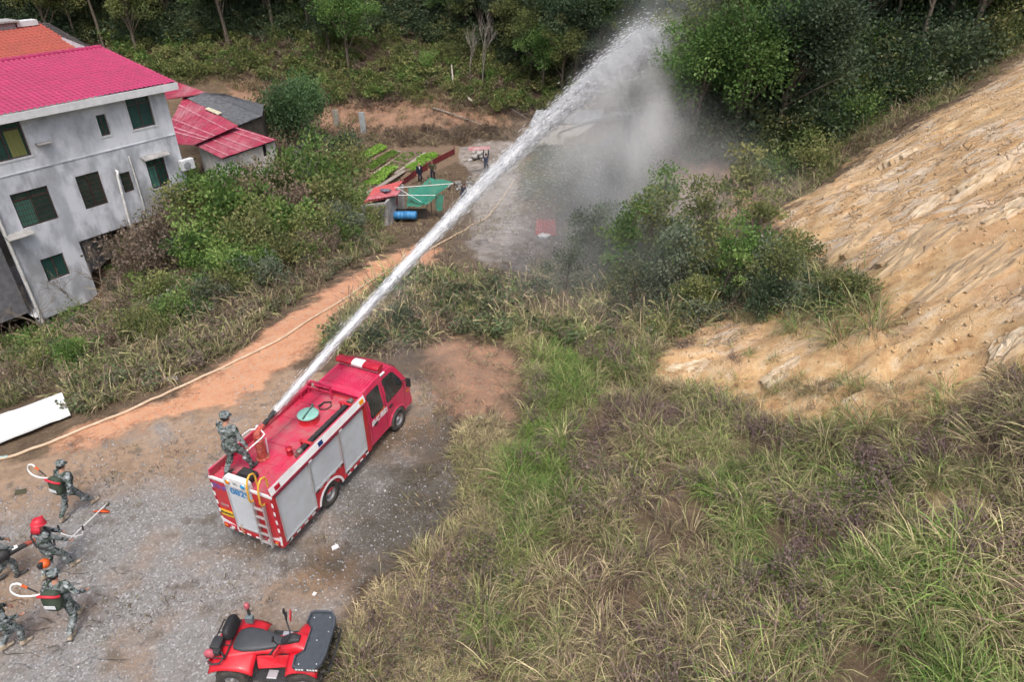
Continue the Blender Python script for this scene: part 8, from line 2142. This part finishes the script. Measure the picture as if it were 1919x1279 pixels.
# mist: soft puffs of fine droplets drifting off the jet
def mist_material(name, dens):
    m = bpy.data.materials.new(name); m.use_nodes = True; nt = m.node_tree; N = nt.nodes; L = nt.links; N.clear()
    out = N.new('ShaderNodeOutputMaterial'); pv = N.new('ShaderNodeVolumePrincipled'); pv.inputs['Color'].default_value = (.99, .995, 1, 1); pv.inputs['Anisotropy'].default_value = .0
    tc = N.new('ShaderNodeTexCoord'); ln_ = N.new('ShaderNodeVectorMath'); ln_.operation = 'LENGTH'; L.new(tc.outputs['Object'], ln_.inputs[0])
    fo = N.new('ShaderNodeMapRange'); fo.interpolation_type = 'SMOOTHSTEP'; fo.inputs['From Min'].default_value = 1.0; fo.inputs['From Max'].default_value = .0; L.new(ln_.outputs['Value'], fo.inputs['Value'])
    nz = N.new('ShaderNodeTexNoise'); nz.inputs['Scale'].default_value = 1.7; nz.inputs['Detail'].default_value = 3
    oi = N.new('ShaderNodeObjectInfo'); ad = N.new('ShaderNodeVectorMath'); L.new(tc.outputs['Object'], ad.inputs[0]); L.new(oi.outputs['Location'], ad.inputs[1]); L.new(ad.outputs[0], nz.inputs['Vector'])
    nr = N.new('ShaderNodeMapRange'); nr.inputs['From Min'].default_value = .36; nr.inputs['From Max'].default_value = .66; nr.inputs['To Min'].default_value = .15; nr.inputs['To Max'].default_value = 1.5; L.new(nz.outputs['Fac'], nr.inputs['Value'])
    m1 = N.new('ShaderNodeMath'); m1.operation = 'MULTIPLY'; L.new(fo.outputs[0], m1.inputs[0]); L.new(nr.outputs[0], m1.inputs[1])
    m2 = N.new('ShaderNodeMath'); m2.operation = 'MULTIPLY'; L.new(m1.outputs[0], m2.inputs[0]); m2.inputs[1].default_value = dens
    L.new(m2.outputs[0], pv.inputs['Density']); L.new(pv.outputs[0], out.inputs['Volume'])
    m.cycles.homogeneous_volume = False
    return m
MM = {}
q = MB(); q.ball((0, 0, 0), 1.0, 20, 12); PUFF = q.mesh('mist_puff', [M_WATER])
mist = empty('water_mist', (2, 38, 0)); mist['kind'] = 'stuff'
def puff(c, r, dens, rz=0, tilt=0):
    key = round(dens, 3)
    if key not in MM: MM[key] = mist_material('mist_%d' % len(MM), dens)
    me_ = PUFF.copy(); me_.materials.clear(); me_.materials.append(MM[key])
    o = obj_from('mist_puff', me_, mist); o.location = Vector(c) - mist.location; o.scale = r; o.rotation_euler = (tilt, 0, rz); return o
JYAW = math.atan2(JE.y - NOZ.y, JE.x - NOZ.x)
for (t, dx, dz, r, dn) in ((.12, .1, -.1, (3.2, .55, .55), .22), (.34, .3, -.5, (4.5, 1.3, 1.4), .16), (.52, 1.2, -1.8, (5.5, 2.2, 2.6), .10), (.66, 2.0, -3.0, (6, 2.6, 3.4), .12), (.80, 2.2, -3.2, (6, 2.8, 3.8), .13), (.92, 1.6, -2.4, (5.5, 2.8, 3.8), .16), (.72, .3, -.6, (8, 1.6, 1.8), .30), (.9, .4, -.6, (5.5, 2.2, 2.6), .32)):
    p = jet(t); puff((p.x + dx, p.y - dx * .3, p.z + dz), r, dn, JYAW)
NJ = 22
for k in range(NJ):
    t = .004 + (k + .5) / NJ * 1.0; p = jet(t); d = jet(t + .01) - jet(t - .01); ra = jet_r(t) * 1.7 + .05
    o = puff(p, (1.0, 1.0, 1.0), round(min(4.0, .55 / ra), 2)); o.scale = (42 / NJ * .95, ra, ra); o.rotation_euler = (0, -math.asin(d.normalized().z), math.atan2(d.y, d.x)); o.name = 'jet_spray'; o.parent = wj; o.location = p - NOZ
for (c, r, dn) in (((6.5, 36, .3), (9, 12, 5.0), .035), ((12, 50, 5), (6.5, 6, 7), .08), ((3, 26.5, .2), (6, 6, 2.4), .03), ((10, 33, 1.0), (6, 8, 4), .04), ((4.5, 39, .2), (8, 11, 4.8), .03), ((9, 41, .5), (7, 9, 5.5), .03), ((4.5, 30, -.2), (8, 8.5, 3.2), .04), ((8.5, 48, 2.5), (6, 6, 6), .075), ((2.5, 38, -2.0), (6, 8, 2.4), .03), ((6.5, 44, .5), (5, 6, 5.0), .045), ((0.5, 32, -1.0), (5, 6, 2.2), .04), ((5.5, 33, -.2), (5, 6, 2.4), .08), ((17.5, 58, 8.5), (3, 3, 4.5), .22), ((9.5, 48.5, 5.5), (3.0, 3.0, 3.0), .30), ((-3.2, 17.5, 1.0), (2.2, 2.6, 1.2), .06)):
    puff(c, r, dn)
